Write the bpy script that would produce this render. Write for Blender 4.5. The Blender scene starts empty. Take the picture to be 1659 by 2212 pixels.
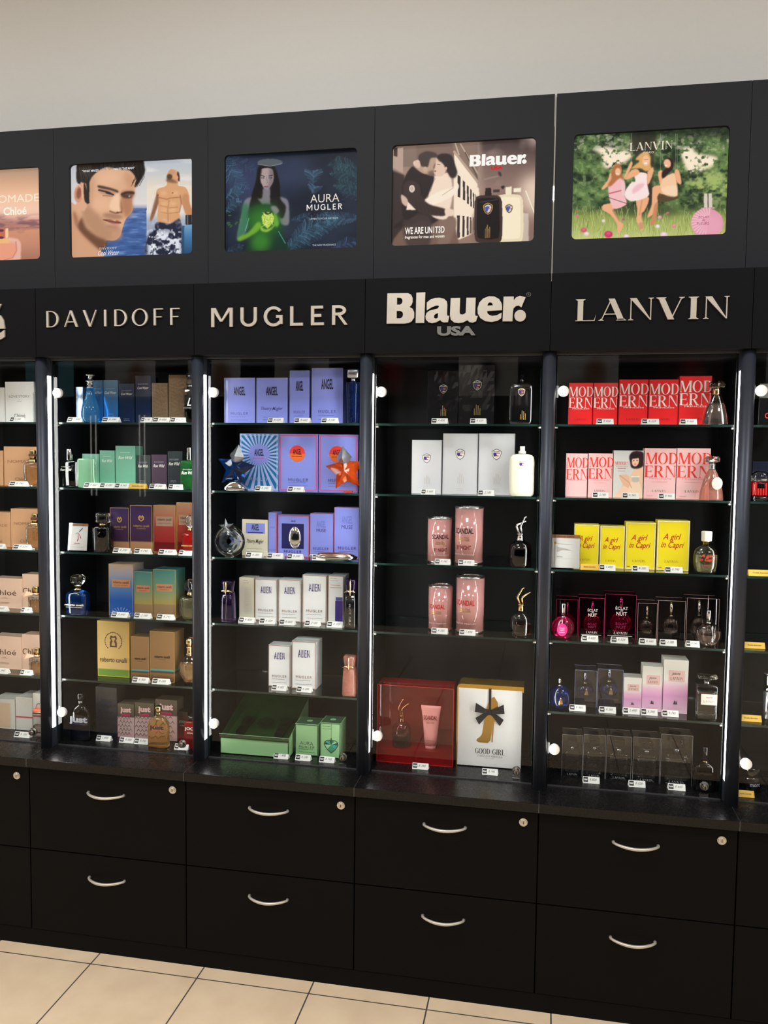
import bpy, bmesh, math, random
import numpy as np
from mathutils import Matrix, Vector
PI=math.pi
scene=bpy.context.scene; COL=scene.collection
random.seed(7); RS=np.random.RandomState(11)

# ------------------------------------------------------------------ materials
def lin(c):
    return tuple((v/255/12.92) if v<=10.31 else ((v/255+.055)/1.055)**2.4 for v in c)
MATS={}
def nodes(name):
    m=bpy.data.materials.new(name); m.use_nodes=True
    nt=m.node_tree; nt.nodes.clear()
    out=nt.nodes.new('ShaderNodeOutputMaterial'); MATS[name]=m
    return m,nt,out
def M(name,c,rough=.45,metal=0,coat=0,bump=0,scale=60,spec=.5,trans=0,ior=1.45,emit=0,ramp=None,axis=2,var=.04):
    """principled material; a noise texture breaks up roughness and colour a little"""
    m,nt,out=nodes(name); N=nt.nodes; L=nt.links
    p=N.new('ShaderNodeBsdfPrincipled'); L.new(p.outputs[0],out.inputs[0])
    tc=N.new('ShaderNodeTexCoord')
    nz=N.new('ShaderNodeTexNoise'); nz.inputs['Scale'].default_value=scale; nz.inputs['Detail'].default_value=3
    L.new(tc.outputs['Object'],nz.inputs['Vector'])
    mr=N.new('ShaderNodeMapRange'); mr.inputs['To Min'].default_value=max(.01,rough-.05); mr.inputs['To Max'].default_value=rough+.05
    L.new(nz.outputs['Fac'],mr.inputs['Value']); L.new(mr.outputs[0],p.inputs['Roughness'])
    if ramp:
        sp=N.new('ShaderNodeSeparateXYZ'); L.new(tc.outputs['Generated'],sp.inputs[0])
        rp=N.new('ShaderNodeValToRGB'); el=rp.color_ramp.elements
        while len(el)<len(ramp): el.new(.5)
        for e,(q,cc) in zip(el,ramp): e.position=q; e.color=(*lin(cc),1)
        L.new(sp.outputs[axis],rp.inputs[0]); src=rp.outputs[0]
    else:
        rgb=N.new('ShaderNodeRGB'); rgb.outputs[0].default_value=(*lin(c),1); src=rgb.outputs[0]
    if var:
        mx=N.new('ShaderNodeMix'); mx.data_type='RGBA'; mx.blend_type='MULTIPLY'; mx.inputs[0].default_value=1
        mv=N.new('ShaderNodeMapRange'); mv.inputs['To Min'].default_value=1-var; mv.inputs['To Max'].default_value=1
        L.new(nz.outputs['Fac'],mv.inputs['Value'])
        L.new(src,mx.inputs[6]); L.new(mv.outputs[0],mx.inputs[7]); src=mx.outputs[2]
    L.new(src,p.inputs['Base Color'])
    p.inputs['Metallic'].default_value=metal; p.inputs['Coat Weight'].default_value=coat; p.inputs['Coat Roughness'].default_value=.06
    p.inputs['Specular IOR Level'].default_value=spec; p.inputs['Transmission Weight'].default_value=trans; p.inputs['IOR'].default_value=ior
    if emit: L.new(src,p.inputs['Emission Color']); p.inputs['Emission Strength'].default_value=emit
    if bump:
        b=N.new('ShaderNodeBump'); b.inputs['Strength'].default_value=bump; b.inputs['Distance'].default_value=.002
        L.new(nz.outputs['Fac'],b.inputs['Height']); L.new(b.outputs[0],p.inputs['Normal'])
    return m
def THIN(name,c,boost=1.0,rough=.015,film=(0,0,0),filmw=0,base=.04):
    """single sheet of clear glass or acrylic: tinted see-through plus a Schlick reflection"""
    m,nt,out=nodes(name); N=nt.nodes; L=nt.links
    t=N.new('ShaderNodeBsdfTransparent'); t.inputs[0].default_value=(*c,1)
    g=N.new('ShaderNodeBsdfGlossy'); g.inputs['Roughness'].default_value=rough
    lw=N.new('ShaderNodeLayerWeight'); lw.inputs[0].default_value=.5
    pw=N.new('ShaderNodeMath'); pw.operation='POWER'; L.new(lw.outputs['Facing'],pw.inputs[0]); pw.inputs[1].default_value=5
    ml=N.new('ShaderNodeMath'); ml.operation='MULTIPLY_ADD'; L.new(pw.outputs[0],ml.inputs[0]); ml.inputs[1].default_value=.9*boost; ml.inputs[2].default_value=base*boost
    ml.use_clamp=True
    mx=N.new('ShaderNodeMixShader'); L.new(ml.outputs[0],mx.inputs[0]); L.new(t.outputs[0],mx.inputs[1]); L.new(g.outputs[0],mx.inputs[2])
    res=mx
    if filmw:
        d=N.new('ShaderNodeBsdfDiffuse'); d.inputs[0].default_value=(*lin(film),1)
        m2=N.new('ShaderNodeMixShader'); m2.inputs[0].default_value=filmw; L.new(mx.outputs[0],m2.inputs[1]); L.new(d.outputs[0],m2.inputs[2]); res=m2
    L.new(res.outputs[0],out.inputs[0]); return m
def LIGHT(name,c,s):
    m,nt,out=nodes(name); e=nt.nodes.new('ShaderNodeEmission'); e.inputs[0].default_value=(*c,1); e.inputs[1].default_value=s
    nt.links.new(e.outputs[0],out.inputs[0]); return m
def PRINT(name,strength,gloss=.4):
    """back-lit print: the picture stored on the mesh gives off light, with a glossy film over it"""
    m,nt,out=nodes(name); N=nt.nodes; L=nt.links
    a=N.new('ShaderNodeVertexColor'); a.layer_name='picture'
    p=N.new('ShaderNodeBsdfPrincipled'); p.inputs['Roughness'].default_value=gloss; p.inputs['Specular IOR Level'].default_value=.12
    mb=N.new('ShaderNodeMix'); mb.data_type='RGBA'; mb.blend_type='MULTIPLY'; mb.inputs[0].default_value=1; L.new(a.outputs[0],mb.inputs[6]); mb.inputs[7].default_value=(.12,.12,.12,1) if strength else (1,1,1,1); L.new(mb.outputs[2],p.inputs['Base Color']); L.new(a.outputs[0],p.inputs['Emission Color']); p.inputs['Emission Strength'].default_value=strength
    L.new(p.outputs[0],out.inputs[0]); return m

LED=20; LAMP=32; EXPO=0.0
M('laminate_black',(14,13,13),.5,bump=.03,scale=220,spec=.1)
M('worktop_black',(17,16,16),.27,bump=.02,scale=300,spec=.35)
M('fascia_grey',(43,44,47),.6,bump=.02,scale=200,spec=.15)
M('sign_black',(15,15,17),.55,spec=.12)
M('satin_alu',(216,210,198),.42,metal=.55)
M('satin_disc',(240,236,228),.36,metal=.45)
M('post_grey',(62,66,76),.42,metal=.5,scale=30)
M('interior_black',(28,30,34),.42,spec=.4)
M('wall_paint',(230,229,225),.85,bump=.06,scale=90,spec=.2)
M('ceiling_paint',(225,218,206),.9,spec=.2)
M('chrome',(215,215,215),.1,metal=1)
M('steel',(205,202,196),.28,metal=1)
M('letter_metal',(222,212,196),.34,metal=.55,spec=.5)
M('letter_dim',(128,128,124),.4,metal=.5)
M('gold',(226,196,140),.2,metal=1)
M('rosegold',(205,150,115),.22,metal=1)
M('trim_alu',(120,122,124),.3,metal=.8)
M('cream_liner',(210,204,190),.6)
LIGHT('led_white',(1.0,.985,.955),LED)
LIGHT('lamp_panel',(1.0,.93,.82),6.0)
LIGHT('tube_white',(.9,.95,1),9)
THIN('door_glass',(.955,.97,.965),1.0,base=.032)
M('shelf_glass_edge',(26,44,40),.12,spec=.7)
THIN('shelf_glass',(.90,.95,.935),1.3)
THIN('clear_acrylic',(.9,.9,.9),1.6,base=.05)
THIN('acrylic_magenta',(.66,.20,.40),1.3,base=.05)
THIN('acrylic_rose',(.88,.80,.77),1.3,base=.05)
THIN('acrylic_blue',(.82,.84,.95),1.4,base=.05)
THIN('acrylic_grey',(.84,.86,.88),1.4,base=.05)
THIN('acrylic_red',(.92,.66,.66),.7,base=.05)
THIN('acrylic_green',(.15,.27,.18),1.2,base=.05)
THIN('cello',(.97,.97,.97),1.3)
def G(name,c,tr=1.0,rough=.02,ior=1.45): return M(name,c,rough+.03,trans=tr,ior=ior,var=0,spec=.6)
G('g_clear',(244,246,245)); G('g_blue',(90,190,255),.8); G('g_navy',(35,60,125),0.85); G('g_deepblue',(18,62,125),0.8); G('g_green',(60,150,80),0.8); G('g_mint',(190,240,205),0.7)
G('g_rose',(246,222,212),0.96); G('g_amber',(240,190,130),0.86); G('g_gold',(232,190,120),0.86); G('g_smoke',(120,120,125)); G('g_purple',(60,35,95),0.85); G('g_yellow',(240,232,180),0.95)
G('g_red',(190,35,30),0.75); G('g_magenta',(190,30,90),0.82); G('g_orange',(240,100,40),0.7); G('g_pink',(240,170,150),0.72); G('g_brown',(110,62,45)); G('g_lilac',(190,205,225),0.97); G('g_dark',(45,40,44)); G('g_emerald',(40,175,95),0.8)
THIN('shell_clear',(.86,.88,.88),1.25,base=.05); THIN('shell_smoke',(.45,.46,.48),1.2,base=.05); THIN('shell_rose',(.84,.80,.78),1.3,base=.05); THIN('shell_blue',(.40,.42,.72),1.3,base=.05)
INK={'white':(240,238,232),'grey':(120,116,112),'dgrey':(70,68,68),'black':(20,18,20),'red':(214,40,40),'mred':(232,62,52),'brown':(86,58,46),'tan':(150,108,80),
 'gold':(190,150,80),'silver':(170,172,180),'navy':(34,34,92),'lilacdark':(92,92,150),'violet':(70,52,130),'green':(70,150,110),'cyan':(60,150,160),'pink':(232,150,160),'crim':(190,30,40),
 'orange':(240,110,40),'yellow':(238,190,70),'lilac':(136,146,226),'rayblue':(22,104,160),'paleblue':(176,190,236),'copper':(176,120,84),'blush':(236,196,190),'khaki':(150,120,70),'mint':(160,215,165),'wine':(120,20,30),'skyb':(120,150,220),'beige':(222,190,158),'stripe':(214,84,84),'bronzeplate':(150,122,104),'dkgreen':(50,84,58),'aqua':(70,170,175),'hotpink':(240,50,120),'shade':(196,190,182),'cream':(236,228,206)}
for k,v in INK.items(): M('ink_'+k,v,.4,var=.02)
M('ink_goldfoil',(206,168,92),.3,metal=.9); M('ink_silverfoil',(200,200,205),.25,metal=.9)
def CT(name,c,**k):
    k.setdefault('rough',.38); k.setdefault('coat',.35); return M('ct_'+name,c,**k)
CT('white',(236,234,230)); CT('offwhite',(228,222,210)); CT('tan',(214,164,124)); CT('peach',(232,196,172)); CT('cream',(226,218,196)); CT('pale',(222,216,206))
CT('silverblue',(140,165,195),metal=.5,rough=.2); CT('bluefoil',(60,130,190),metal=.45,rough=.2,ramp=[(0,(40,120,200)),(.5,(70,130,185)),(1,(110,150,180))]); CT('navy',(16,34,66),rough=.15,coat=.8)
CT('bronze',(140,116,90),metal=.5,rough=.34,bump=.9,scale=120); CT('mint',(120,190,160),coat=.6,ramp=[(0,(130,205,170)),(1,(110,165,145))]); CT('dgrey',(58,66,68),coat=.8,rough=.2); CT('plum',(84,66,84),coat=.8,rough=.2)
CT('cavpurple',(60,40,80),ramp=[(0,(150,110,80)),(.2,(178,130,95)),(.235,(60,34,60)),(1,(62,42,92))]); CT('cavred',(170,40,40),ramp=[(0,(104,14,20)),(.21,(110,16,22)),(.23,(150,36,36)),(.55,(150,56,50)),(1,(180,136,108))],metal=.2)
CT('cavblue',(60,110,180),ramp=[(0,(45,95,170)),(.3,(30,85,165)),(.65,(95,130,170)),(1,(196,170,150))],metal=.25); CT('cavteal',(90,160,140),ramp=[(0,(150,124,92)),(.27,(150,122,90)),(.29,(166,150,84)),(.6,(104,142,118)),(1,(66,124,122))],metal=.25)
CT('gold',(200,165,95),metal=.55,rough=.3); CT('goldgreen',(214,178,104),ramp=[(0,(120,165,60)),(.13,(110,150,60)),(.15,(222,188,120)),(1,(204,172,104))],metal=.35); CT('browngold',(150,116,78),ramp=[(0,(40,32,26)),(.16,(150,110,70)),(.2,(58,44,36)),(.235,(70,180,180)),(.26,(150,114,74)),(1,(160,124,84))],metal=.35)
CT('snake',(205,170,166),ramp=[(0,(205,168,166)),(.6,(214,180,176)),(.62,(84,72,60)),(1,(110,96,78))]); CT('snakedark',(40,42,52),ramp=[(0,(30,32,44)),(.66,(44,46,58)),(.68,(50,48,48)),(1,(74,70,66))]); CT('joop',(92,16,24),ramp=[(0,(120,14,24)),(.6,(60,14,20)),(1,(24,18,18))])
CT('lilac',(138,148,232)); CT('rays',(170,186,236)); CT('white2',(238,238,238)); CT('aura',(160,206,148)); CT('auratop',(60,96,66)); CT('black',(20,20,23),rough=.25,coat=.8); CT('blsilver',(218,218,222),coat=.5)
CT('modred',(238,34,38)); CT('modpink',(246,196,196)); CT('yellow',(248,226,36)); CT('jeanne',(240,180,205),ramp=[(0,(232,196,214)),(.33,(226,160,205)),(.5,(240,190,216)),(.62,(240,234,226)),(1,(238,232,222))])
CT('darkred',(135,12,20),rough=.3,coat=.6); CT('goldbright',(214,170,70),metal=.8,rough=.22); CT('pinktin',(206,146,142),coat=1,rough=.12); CT('navybox',(24,32,58)); CT('pinktube',(250,220,212)); CT('gem',(30,60,42),coat=1,rough=.1)
M('white_gloss',(238,236,214),.18,coat=.8); M('black_gloss',(14,14,16),.12,coat=1); M('white_cap',(232,228,216),.4); M('coral',(236,110,84),.4); M('ribbon_peach',(226,186,156),.5); M('ribbon_black',(30,32,36),.4)
M('paper_white',(240,238,232),.6); M('card_yellow',(226,180,66),.5); M('tag_pink',(240,196,180),.5); M('tag_hot',(232,40,112),.4); M('silver_plastic',(180,182,186),.25,metal=.9); M('violet_silver',(150,140,160),.2,metal=.8)
P_POSTER=PRINT('poster_print',.82)
PICT=PRINT('photo_print',0.0,.3)
def LET(c,s): return LIGHT('lit_'+str(c)+str(s),lin(c),s)

# ------------------------------------------------------------------ mesh builder
class MB:
    def __init__(s): s.v=[]; s.f=[]; s.m=[]; s.mats=[]; s.sm=[]
    def mi(s,mat):
        if mat not in s.mats: s.mats.append(mat)
        return s.mats.index(mat)
    def add(s,vs,fs,mat,smooth=False):
        o=len(s.v); s.v+=[tuple(v) for v in vs]; i=s.mi(mat)
        for f in fs: s.f.append(tuple(o+k for k in f)); s.m.append(i); s.sm.append(smooth)
        return s
    def box(s,x0,x1,y0,y1,z0,z1,mat,bev=0):
        if bev:
            bm=bmesh.new(); bmesh.ops.create_cube(bm,size=1)
            for v in bm.verts: v.co=Vector(((x0+x1)/2+v.co.x*(x1-x0),(y0+y1)/2+v.co.y*(y1-y0),(z0+z1)/2+v.co.z*(z1-z0)))
            bmesh.ops.bevel(bm,geom=list(bm.edges),offset=bev,segments=2,affect='EDGES',profile=.6)
            bm.verts.ensure_lookup_table(); bm.verts.index_update()
            s.add([v.co[:] for v in bm.verts],[[v.index for v in f.verts] for f in bm.faces],mat); bm.free(); return s
        vs=[(x0,y0,z0),(x1,y0,z0),(x1,y1,z0),(x0,y1,z0),(x0,y0,z1),(x1,y0,z1),(x1,y1,z1),(x0,y1,z1)]
        return s.add(vs,[(0,3,2,1),(4,5,6,7),(0,1,5,4),(1,2,6,5),(2,3,7,6),(3,0,4,7)],mat)
    def loft(s,secs,mat,seg=32,cx=0,cy=0,smooth=True,caps=True,rot=0):
        """secs: (z, rx, ry, n) superellipse rings stacked along z"""
        vs=[];fs=[]
        for z,rx,ry,n in secs:
            for i in range(seg):
                a=2*PI*i/seg+rot; c,q=math.cos(a),math.sin(a)
                vs.append((cx+rx*math.copysign(abs(c)**(2/n),c),cy+ry*math.copysign(abs(q)**(2/n),q),z))
        for k in range(len(secs)-1):
            for i in range(seg):
                j=(i+1)%seg; fs.append((k*seg+i,k*seg+j,(k+1)*seg+j,(k+1)*seg+i))
        s.add(vs,fs,mat,smooth)
        if caps:
            o=len(s.v)-len(vs); i=s.mi(mat); b=len(vs)-seg
            s.f+= [tuple(o+k for k in reversed(range(seg))),tuple(o+b+k for k in range(seg))]; s.m+=[i,i]; s.sm+=[False,False]
        return s
    def tube(s,pts,rad,mat,seg=10):
        P=[Vector(p) for p in pts]; vs=[];fs=[]
        if not hasattr(rad,'__len__'): rad=[rad]*len(P)
        t0=(P[1]-P[0]).normalized(); n=t0.orthogonal().normalized()
        for k,p in enumerate(P):
            t=(P[min(k+1,len(P)-1)]-P[max(k-1,0)]).normalized()
            n=(n-t*n.dot(t)).normalized(); b=t.cross(n)
            for i in range(seg):
                a=2*PI*i/seg; vs.append(p+(n*math.cos(a)+b*math.sin(a))*rad[k])
        for k in range(len(P)-1):
            for i in range(seg):
                j=(i+1)%seg; fs.append((k*seg+i,k*seg+j,(k+1)*seg+j,(k+1)*seg+i))
        e=(len(P)-1)*seg
        fs+= [tuple(reversed(range(seg))),tuple(e+i for i in range(seg))]
        return s.add(vs,fs,mat,True)
    def front(s,pts,y,mat):
        """flat polygon facing the viewer side (-Y); pts are (x,z)"""
        a=sum(p[0]*q[1]-q[0]*p[1] for p,q in zip(pts,pts[1:]+pts[:1]))
        if a<0: pts=pts[::-1]
        return s.add([(x,y,z) for x,z in pts],[tuple(range(len(pts)))],mat)
    def prism(s,pts,y0,y1,mat):
        a=sum(p[0]*q[1]-q[0]*p[1] for p,q in zip(pts,pts[1:]+pts[:1]))
        if a<0: pts=pts[::-1]
        n=len(pts); vs=[(x,y0,z) for x,z in pts]+[(x,y1,z) for x,z in pts]
        return s.add(vs,[tuple(range(n)),tuple(n+i for i in reversed(range(n)))]+[(i,n+i,n+(i+1)%n,(i+1)%n) for i in range(n)],mat)
    def text(s,g,x0,z0,w,h,y,mat,depth=0,wrap=0):
        V,F=g
        vs=[(x0+a*w,y,z0+b*h) for a,b in V]; G_=[]
        for f in F:
            a=sum(vs[p][0]*vs[q][2]-vs[q][0]*vs[p][2] for p,q in zip(f,f[1:]+f[:1])); G_.append(tuple(f) if a>0 else tuple(f[::-1]))
        F=G_
        par=list(range(len(vs)))
        def root(i):
            while par[i]!=i: par[i]=par[par[i]]; i=par[i]
            return i
        for f in F:
            for q in f[1:]: par[root(q)]=root(f[0])
        cs={}; comp=[cs.setdefault(root(i),len(cs)) for i in range(len(vs))]; st=.00022 if depth else .00004
        vs=[(x,y_-(comp[i]%5)*st,z) for i,(x,y_,z) in enumerate(vs)]
        if depth:
            key={}; ids=[key.setdefault((round(v[0],6),round(v[1],6),round(v[2],6)),i) for i,v in enumerate(vs)]; E={}
            for f in F:
                for p_,q_ in zip(f,f[1:]+f[:1]): e=(ids[p_],ids[q_]); E[e]=E.get(e,0)+1
            n=len(vs); side=[(q_,p_,n+p_,n+q_) for (p_,q_) in E if (q_,p_) not in E]
            s.add([(x,y_-depth,z) for x,y_,z in vs]+[(x,y,z) for x,y_,z in vs],F+[(p_,n+p_,n+q_,q_) for (p_,q_) in E if (q_,p_) not in E],mat); return s
        if wrap: vs=[(wrap*math.sin(x/wrap),y_+wrap*(1-math.cos(x/wrap)),z) for x,y_,z in vs]
        return s.add(vs,F,mat)
    def mesh(s,name):
        me=bpy.data.meshes.new(name); me.from_pydata(s.v,[],s.f)
        for m in s.mats: me.materials.append(MATS[m])
        me.polygons.foreach_set('material_index',s.m); me.polygons.foreach_set('use_smooth',s.sm); me.update()
        return me
    def build(s,name,parent=None,loc=None):
        o=bpy.data.objects.new(name,s.mesh(name)); COL.objects.link(o)
        if loc: o.location=loc
        if parent: o.parent=parent
        return o
def tag(o,label,cat,group=None,kind=None):
    if label: o['label']=label
    if cat: o['category']=cat
    if group: o['group']=group
    if kind: o['kind']=kind
    return o
def empty(name,loc,rz=0):
    o=bpy.data.objects.new(name,None); COL.objects.link(o); o.location=loc; o.rotation_euler=(0,0,rz); o.empty_display_size=.02; return o
def struct(o): o['kind']='structure'; return o

# ------------------------------------------------------------------ lettering
TC={}
def norm(V,F):
    V=np.array(V,float); a=V.min(0); b=V.max(0); asp=(b[0]-a[0])/max(1e-6,b[1]-a[1])
    return [tuple(p) for p in (V-a)/np.maximum(b-a,1e-6)],F,asp
def bf(s,font='S'):
    key=(s,font)
    if key in TC: return TC[key]
    cu=bpy.data.curves.new('t','FONT'); cu.body=s; cu.resolution_u=3; cu.size=1
    cu.offset={'S':0,'B':.022,'X':.05,'T':-.008,'I':.004,'IB':.014}[font]
    if font in('I','IB'): cu.shear=.38
    o=bpy.data.objects.new('t',cu); COL.objects.link(o)
    dg=bpy.context.evaluated_depsgraph_get(); dg.update()
    me=bpy.data.meshes.new_from_object(o.evaluated_get(dg))
    V=[(v.co.x,v.co.y) for v in me.vertices]; F=[tuple(p.vertices) for p in me.polygons]
    bpy.data.objects.remove(o); bpy.data.curves.remove(cu); bpy.data.meshes.remove(me)
    if not V: V=[(0,0),(1,0),(1,1)];F=[(0,1,2)]
    TC[key]=norm(V,F); return TC[key]
class SF:
    """drawn capitals: thick t, thin h, serif length s"""
    def __init__(s,t,h,sf): s.t,s.h,s.s=t,h,sf; s.V=[];s.F=[]
    def poly(s,p): o=len(s.V); s.V+=p; s.F.append(tuple(range(o,o+len(p))))
    def rect(s,x0,x1,z0,z1): s.poly([(x0,z0),(x1,z0),(x1,z1),(x0,z1)])
    def serif(s,x,z,w,up):
        if s.s<=0: return
        q=s.h*.8; k=1 if up else -1; z0=z-(q if up else 0)
        s.rect(x-w/2-s.s,x+w/2+s.s,z0,z0+q)
        zb=z0 if up else z0+q; g=.05*k*-1
        s.poly([(x-w/2-s.s*.6,zb),(x+w/2+s.s*.6,zb),(x+w/2,zb+g),(x-w/2,zb+g)][::(1 if g>0 else -1)])
    def stem(s,x,w,z0=0,z1=1,top=1,bot=1):
        s.rect(x-w/2,x+w/2,z0,z1)
        if top: s.serif(x,z1,w,1)
        if bot: s.serif(x,z0,w,0)
    def diag(s,xa,za,xb,zb,w): s.poly([(xa-w/2,za),(xa+w/2,za),(xb+w/2,zb),(xb-w/2,zb)])
    def ring(s,cx,cz,rx,rz,t,h,a0=0,a1=360,n=28):
        o=len(s.V)
        for i in range(n+1):
            a=math.radians(a0+(a1-a0)*i/n); c,q=math.cos(a),math.sin(a)
            s.V+= [(cx+rx*c,cz+rz*q),(cx+(rx-t)*c,cz+(rz-h)*q)]
        for i in range(n): s.F.append((o+2*i,o+2*i+1,o+2*i+3,o+2*i+2))
    def put(s,ch,x):
        t,h,sf=s.t,s.h,s.s; n0=len(s.V)
        if ch=='I': s.stem(.22,t); w=.44
        elif ch=='L':
            s.stem(.2,t,bot=0); s.rect(.2-t/2-sf,.72,0,h); w=.78
            if sf: s.poly([(.72,0),(.76,.3),(.70,h),(.5,h)])
        elif ch=='A':
            s.diag(.1,0,.46,1,h*1.2); s.diag(.82,0,.46,1,t*1.1); s.rect(.22,.7,.28,.28+h); s.serif(.1,0,h,0); s.serif(.82,0,t,0); w=.94
        elif ch=='V': s.diag(.12,1,.48,0,t*1.1); s.diag(.84,1,.48,0,h*1.2); s.serif(.12,1,t,1); s.serif(.84,1,h,1); w=.96
        elif ch=='N':
            s.stem(.14,h,top=0); s.stem(.84,h,bot=0); s.poly([(.14-h/2-sf*.4,1),(.14+t*.95,1),(.84+h/2,0),(.84-h/2,0)]); w=1.0
        elif ch=='M':
            e=t if sf<=0 else h
            s.stem(.12,e,top=0); s.stem(1.0,t); s.poly([(.12-e/2,1),(.12+t,1),(.56+.03,.28 if sf<=0 else .0),(.56-t*.6,.28 if sf<=0 else 0)][::-1])
            s.poly([(1.0+t*.3,1),(1.0-(t*.9 if sf<=0 else h*1.6),1),(.56-t*.5,.28 if sf<=0 else 0),(.56+t*.1,.28 if sf<=0 else 0)]); w=1.14
        elif ch=='O': s.ring(.48,.5,.46,.52,t*1.05,h); w=.96
        elif ch in'CG':
            s.ring(.48,.5,.46,.52,t*1.05,h,38,322); w=.92
            if ch=='G': s.rect(.60,.90,.42,.42+h); s.rect(.90-t,.90,.1,.45)
            elif sf: s.rect(.84-h,.84,.68,.9)
        elif ch=='D': s.stem(.18,t); s.ring(.38,.5,.48,.5,t*1.05,h,-90,90); s.rect(.18,.40,1-h,1); s.rect(.18,.40,0,h); w=.94
        elif ch in'EF':
            s.stem(.18,t); s.rect(.18,.66,1-h,1); s.rect(.18,.58,.5-h/2,.5+h/2); w=.76
            if ch=='E': s.rect(.18,.70,0,h)
            if sf:
                s.poly([(.66,1),(.60,1-h),(.68,.76),(.70,1)][::-1]); s.rect(.56,.56+h,.4,.6)
                if ch=='E': s.poly([(.70,0),(.62,h),(.72,.26),(.74,0)])
        elif ch in'RP':
            s.stem(.18,t); s.ring(.40,.74,.34,.26,t,h,-90,90); s.rect(.18,.42,1-h,1); s.rect(.18,.42,.48,.48+h); w=.8
            if ch=='R': s.diag(.74,0,.42,.5,t); s.serif(.76,0,t*.6,0); w=.9
        elif ch=='U':
            s.rect(.18-t/2,.18+t/2,.36,1); s.serif(.18,1,t,1); e=t if sf<=0 else h; s.rect(.80-e/2,.80+e/2,.36,1); s.serif(.80,1,e,1)
            s.ring(.49,.37,.31+t/2,.38,(t+e)/2,h,180,360); w=.98
        elif ch=='T': s.stem(.4,t,top=0); s.rect(0,.8,1-h,1); w=.8
        elif ch==' ': w=.4
        else:
            V,F,asp=bf(ch,'S'); o=len(s.V); s.V+=[(a*asp,b) for a,b in V]; s.F+=[tuple(o+i for i in f) for f in F]; w=asp+.1
        s.V[n0:]=[(a+x,b) for a,b in s.V[n0:]]
        return w
def sf(txt,t=.17,h=.04,s=.07,gap=.05):
    key=(txt,t,h,s)
    if key in TC: return TC[key]
    e=SF(t,h,s); x=0
    for ch in txt: x+=e.put(ch,x)+gap
    TC[key]=norm(e.V,e.F); return TC[key]
BLA=[[[(62,72),(290,72),(325,88),(343,125),(343,170),(330,200),(310,220),(345,240),(363,280),(362,335),(335,375),(300,392),(255,398),(57,398)],[(170,120),(205,120),(225,132),(232,155),(225,180),(205,195),(170,195)],[(168,262),(210,262),(232,275),(240,300),(232,328),(210,342),(168,342)]],
[[(384,68),(482,65),(475,392),(380,393)]],
[[(500,175),(540,143),(590,127),(640,125),(690,138),(718,165),(725,200),(723,300),(727,318),(748,318),(735,386),(690,388),(665,380),(650,362),(610,385),(560,395),(520,385),(492,355),(488,320),(500,285),(530,262),(620,240),(634,220),(625,207),(600,208),(550,228),(500,260)],[(625,288),(600,296),(582,312),(580,332),(592,346),(612,346),(624,335)]],
[[(760,130),(862,128),(860,280),(865,300),(885,306),(910,300),(925,285),(930,128),(1030,128),(1027,300),(1032,320),(1056,320),(1038,378),(1000,392),(965,385),(945,365),(900,388),(850,396),(800,388),(765,358),(755,310)]],
[[(1313,262),(1155,270),(1160,295),(1180,312),(1210,322),(1260,315),(1310,288),(1308,345),(1270,372),(1210,385),(1140,378),(1085,345),(1055,295),(1052,240),(1070,180),(1110,138),(1170,115),(1230,118),(1280,145),(1308,190),(1314,230)],[(1155,213),(1163,190),(1183,178),(1205,185),(1216,212)]],
[[(1328,120),(1435,120),(1435,160),(1460,130),(1500,112),(1560,130),(1518,235),(1490,215),(1460,220),(1435,245),(1430,280),(1427,380),(1322,380)]],
[[(1507+61*math.cos(a*PI/14),322+61*math.sin(a*PI/14)) for a in range(28)]]]
def blauer():
    if 'bl' in TC: return TC['bl']
    cu=bpy.data.curves.new('t','CURVE'); cu.dimensions='2D'; cu.fill_mode='BOTH'
    for L in BLA:
        for P in L:
            sp=cu.splines.new('POLY'); sp.points.add(len(P)-1); sp.use_cyclic_u=True
            for q,(x,y) in zip(sp.points,P): q.co=((x-55)/330,(400-20*(x-55)/1510-y)/330,0,1)
    o=bpy.data.objects.new('t',cu); COL.objects.link(o)
    dg=bpy.context.evaluated_depsgraph_get(); dg.update(); me=bpy.data.meshes.new_from_object(o.evaluated_get(dg))
    V=[(v.co.x,v.co.y) for v in me.vertices]; F=[]
    for p in me.polygons:
        i=list(p.vertices); a=sum(V[i[k]][0]*V[i[(k+1)%len(i)]][1]-V[i[(k+1)%len(i)]][0]*V[i[k]][1] for k in range(len(i)))
        F.append(tuple(i if a>0 else i[::-1]))
    bpy.data.objects.remove(o); bpy.data.curves.remove(cu); bpy.data.meshes.remove(me)
    TC['bl']=norm(V,F); return TC['bl']
def glyphs(txt,font):
    if font=='D': return sf(txt)[:2]
    if font=='d': return sf(txt,.13,.05,.05,.12)[:2]
    if font=='W': return sf(txt,.145,.145,0,.20)[:2]
    if font=='V': return sf(txt,.12,.055,0,.20)[:2]
    if font=='K': return blauer()[:2]
    return bf(txt,font)[:2]
SHIELD=[(-.5,.78),(-.28,.92),(0,1),(.28,.92),(.5,.78),(.47,.45),(.3,.16),(0,0),(-.3,.16),(-.47,.45)]
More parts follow.
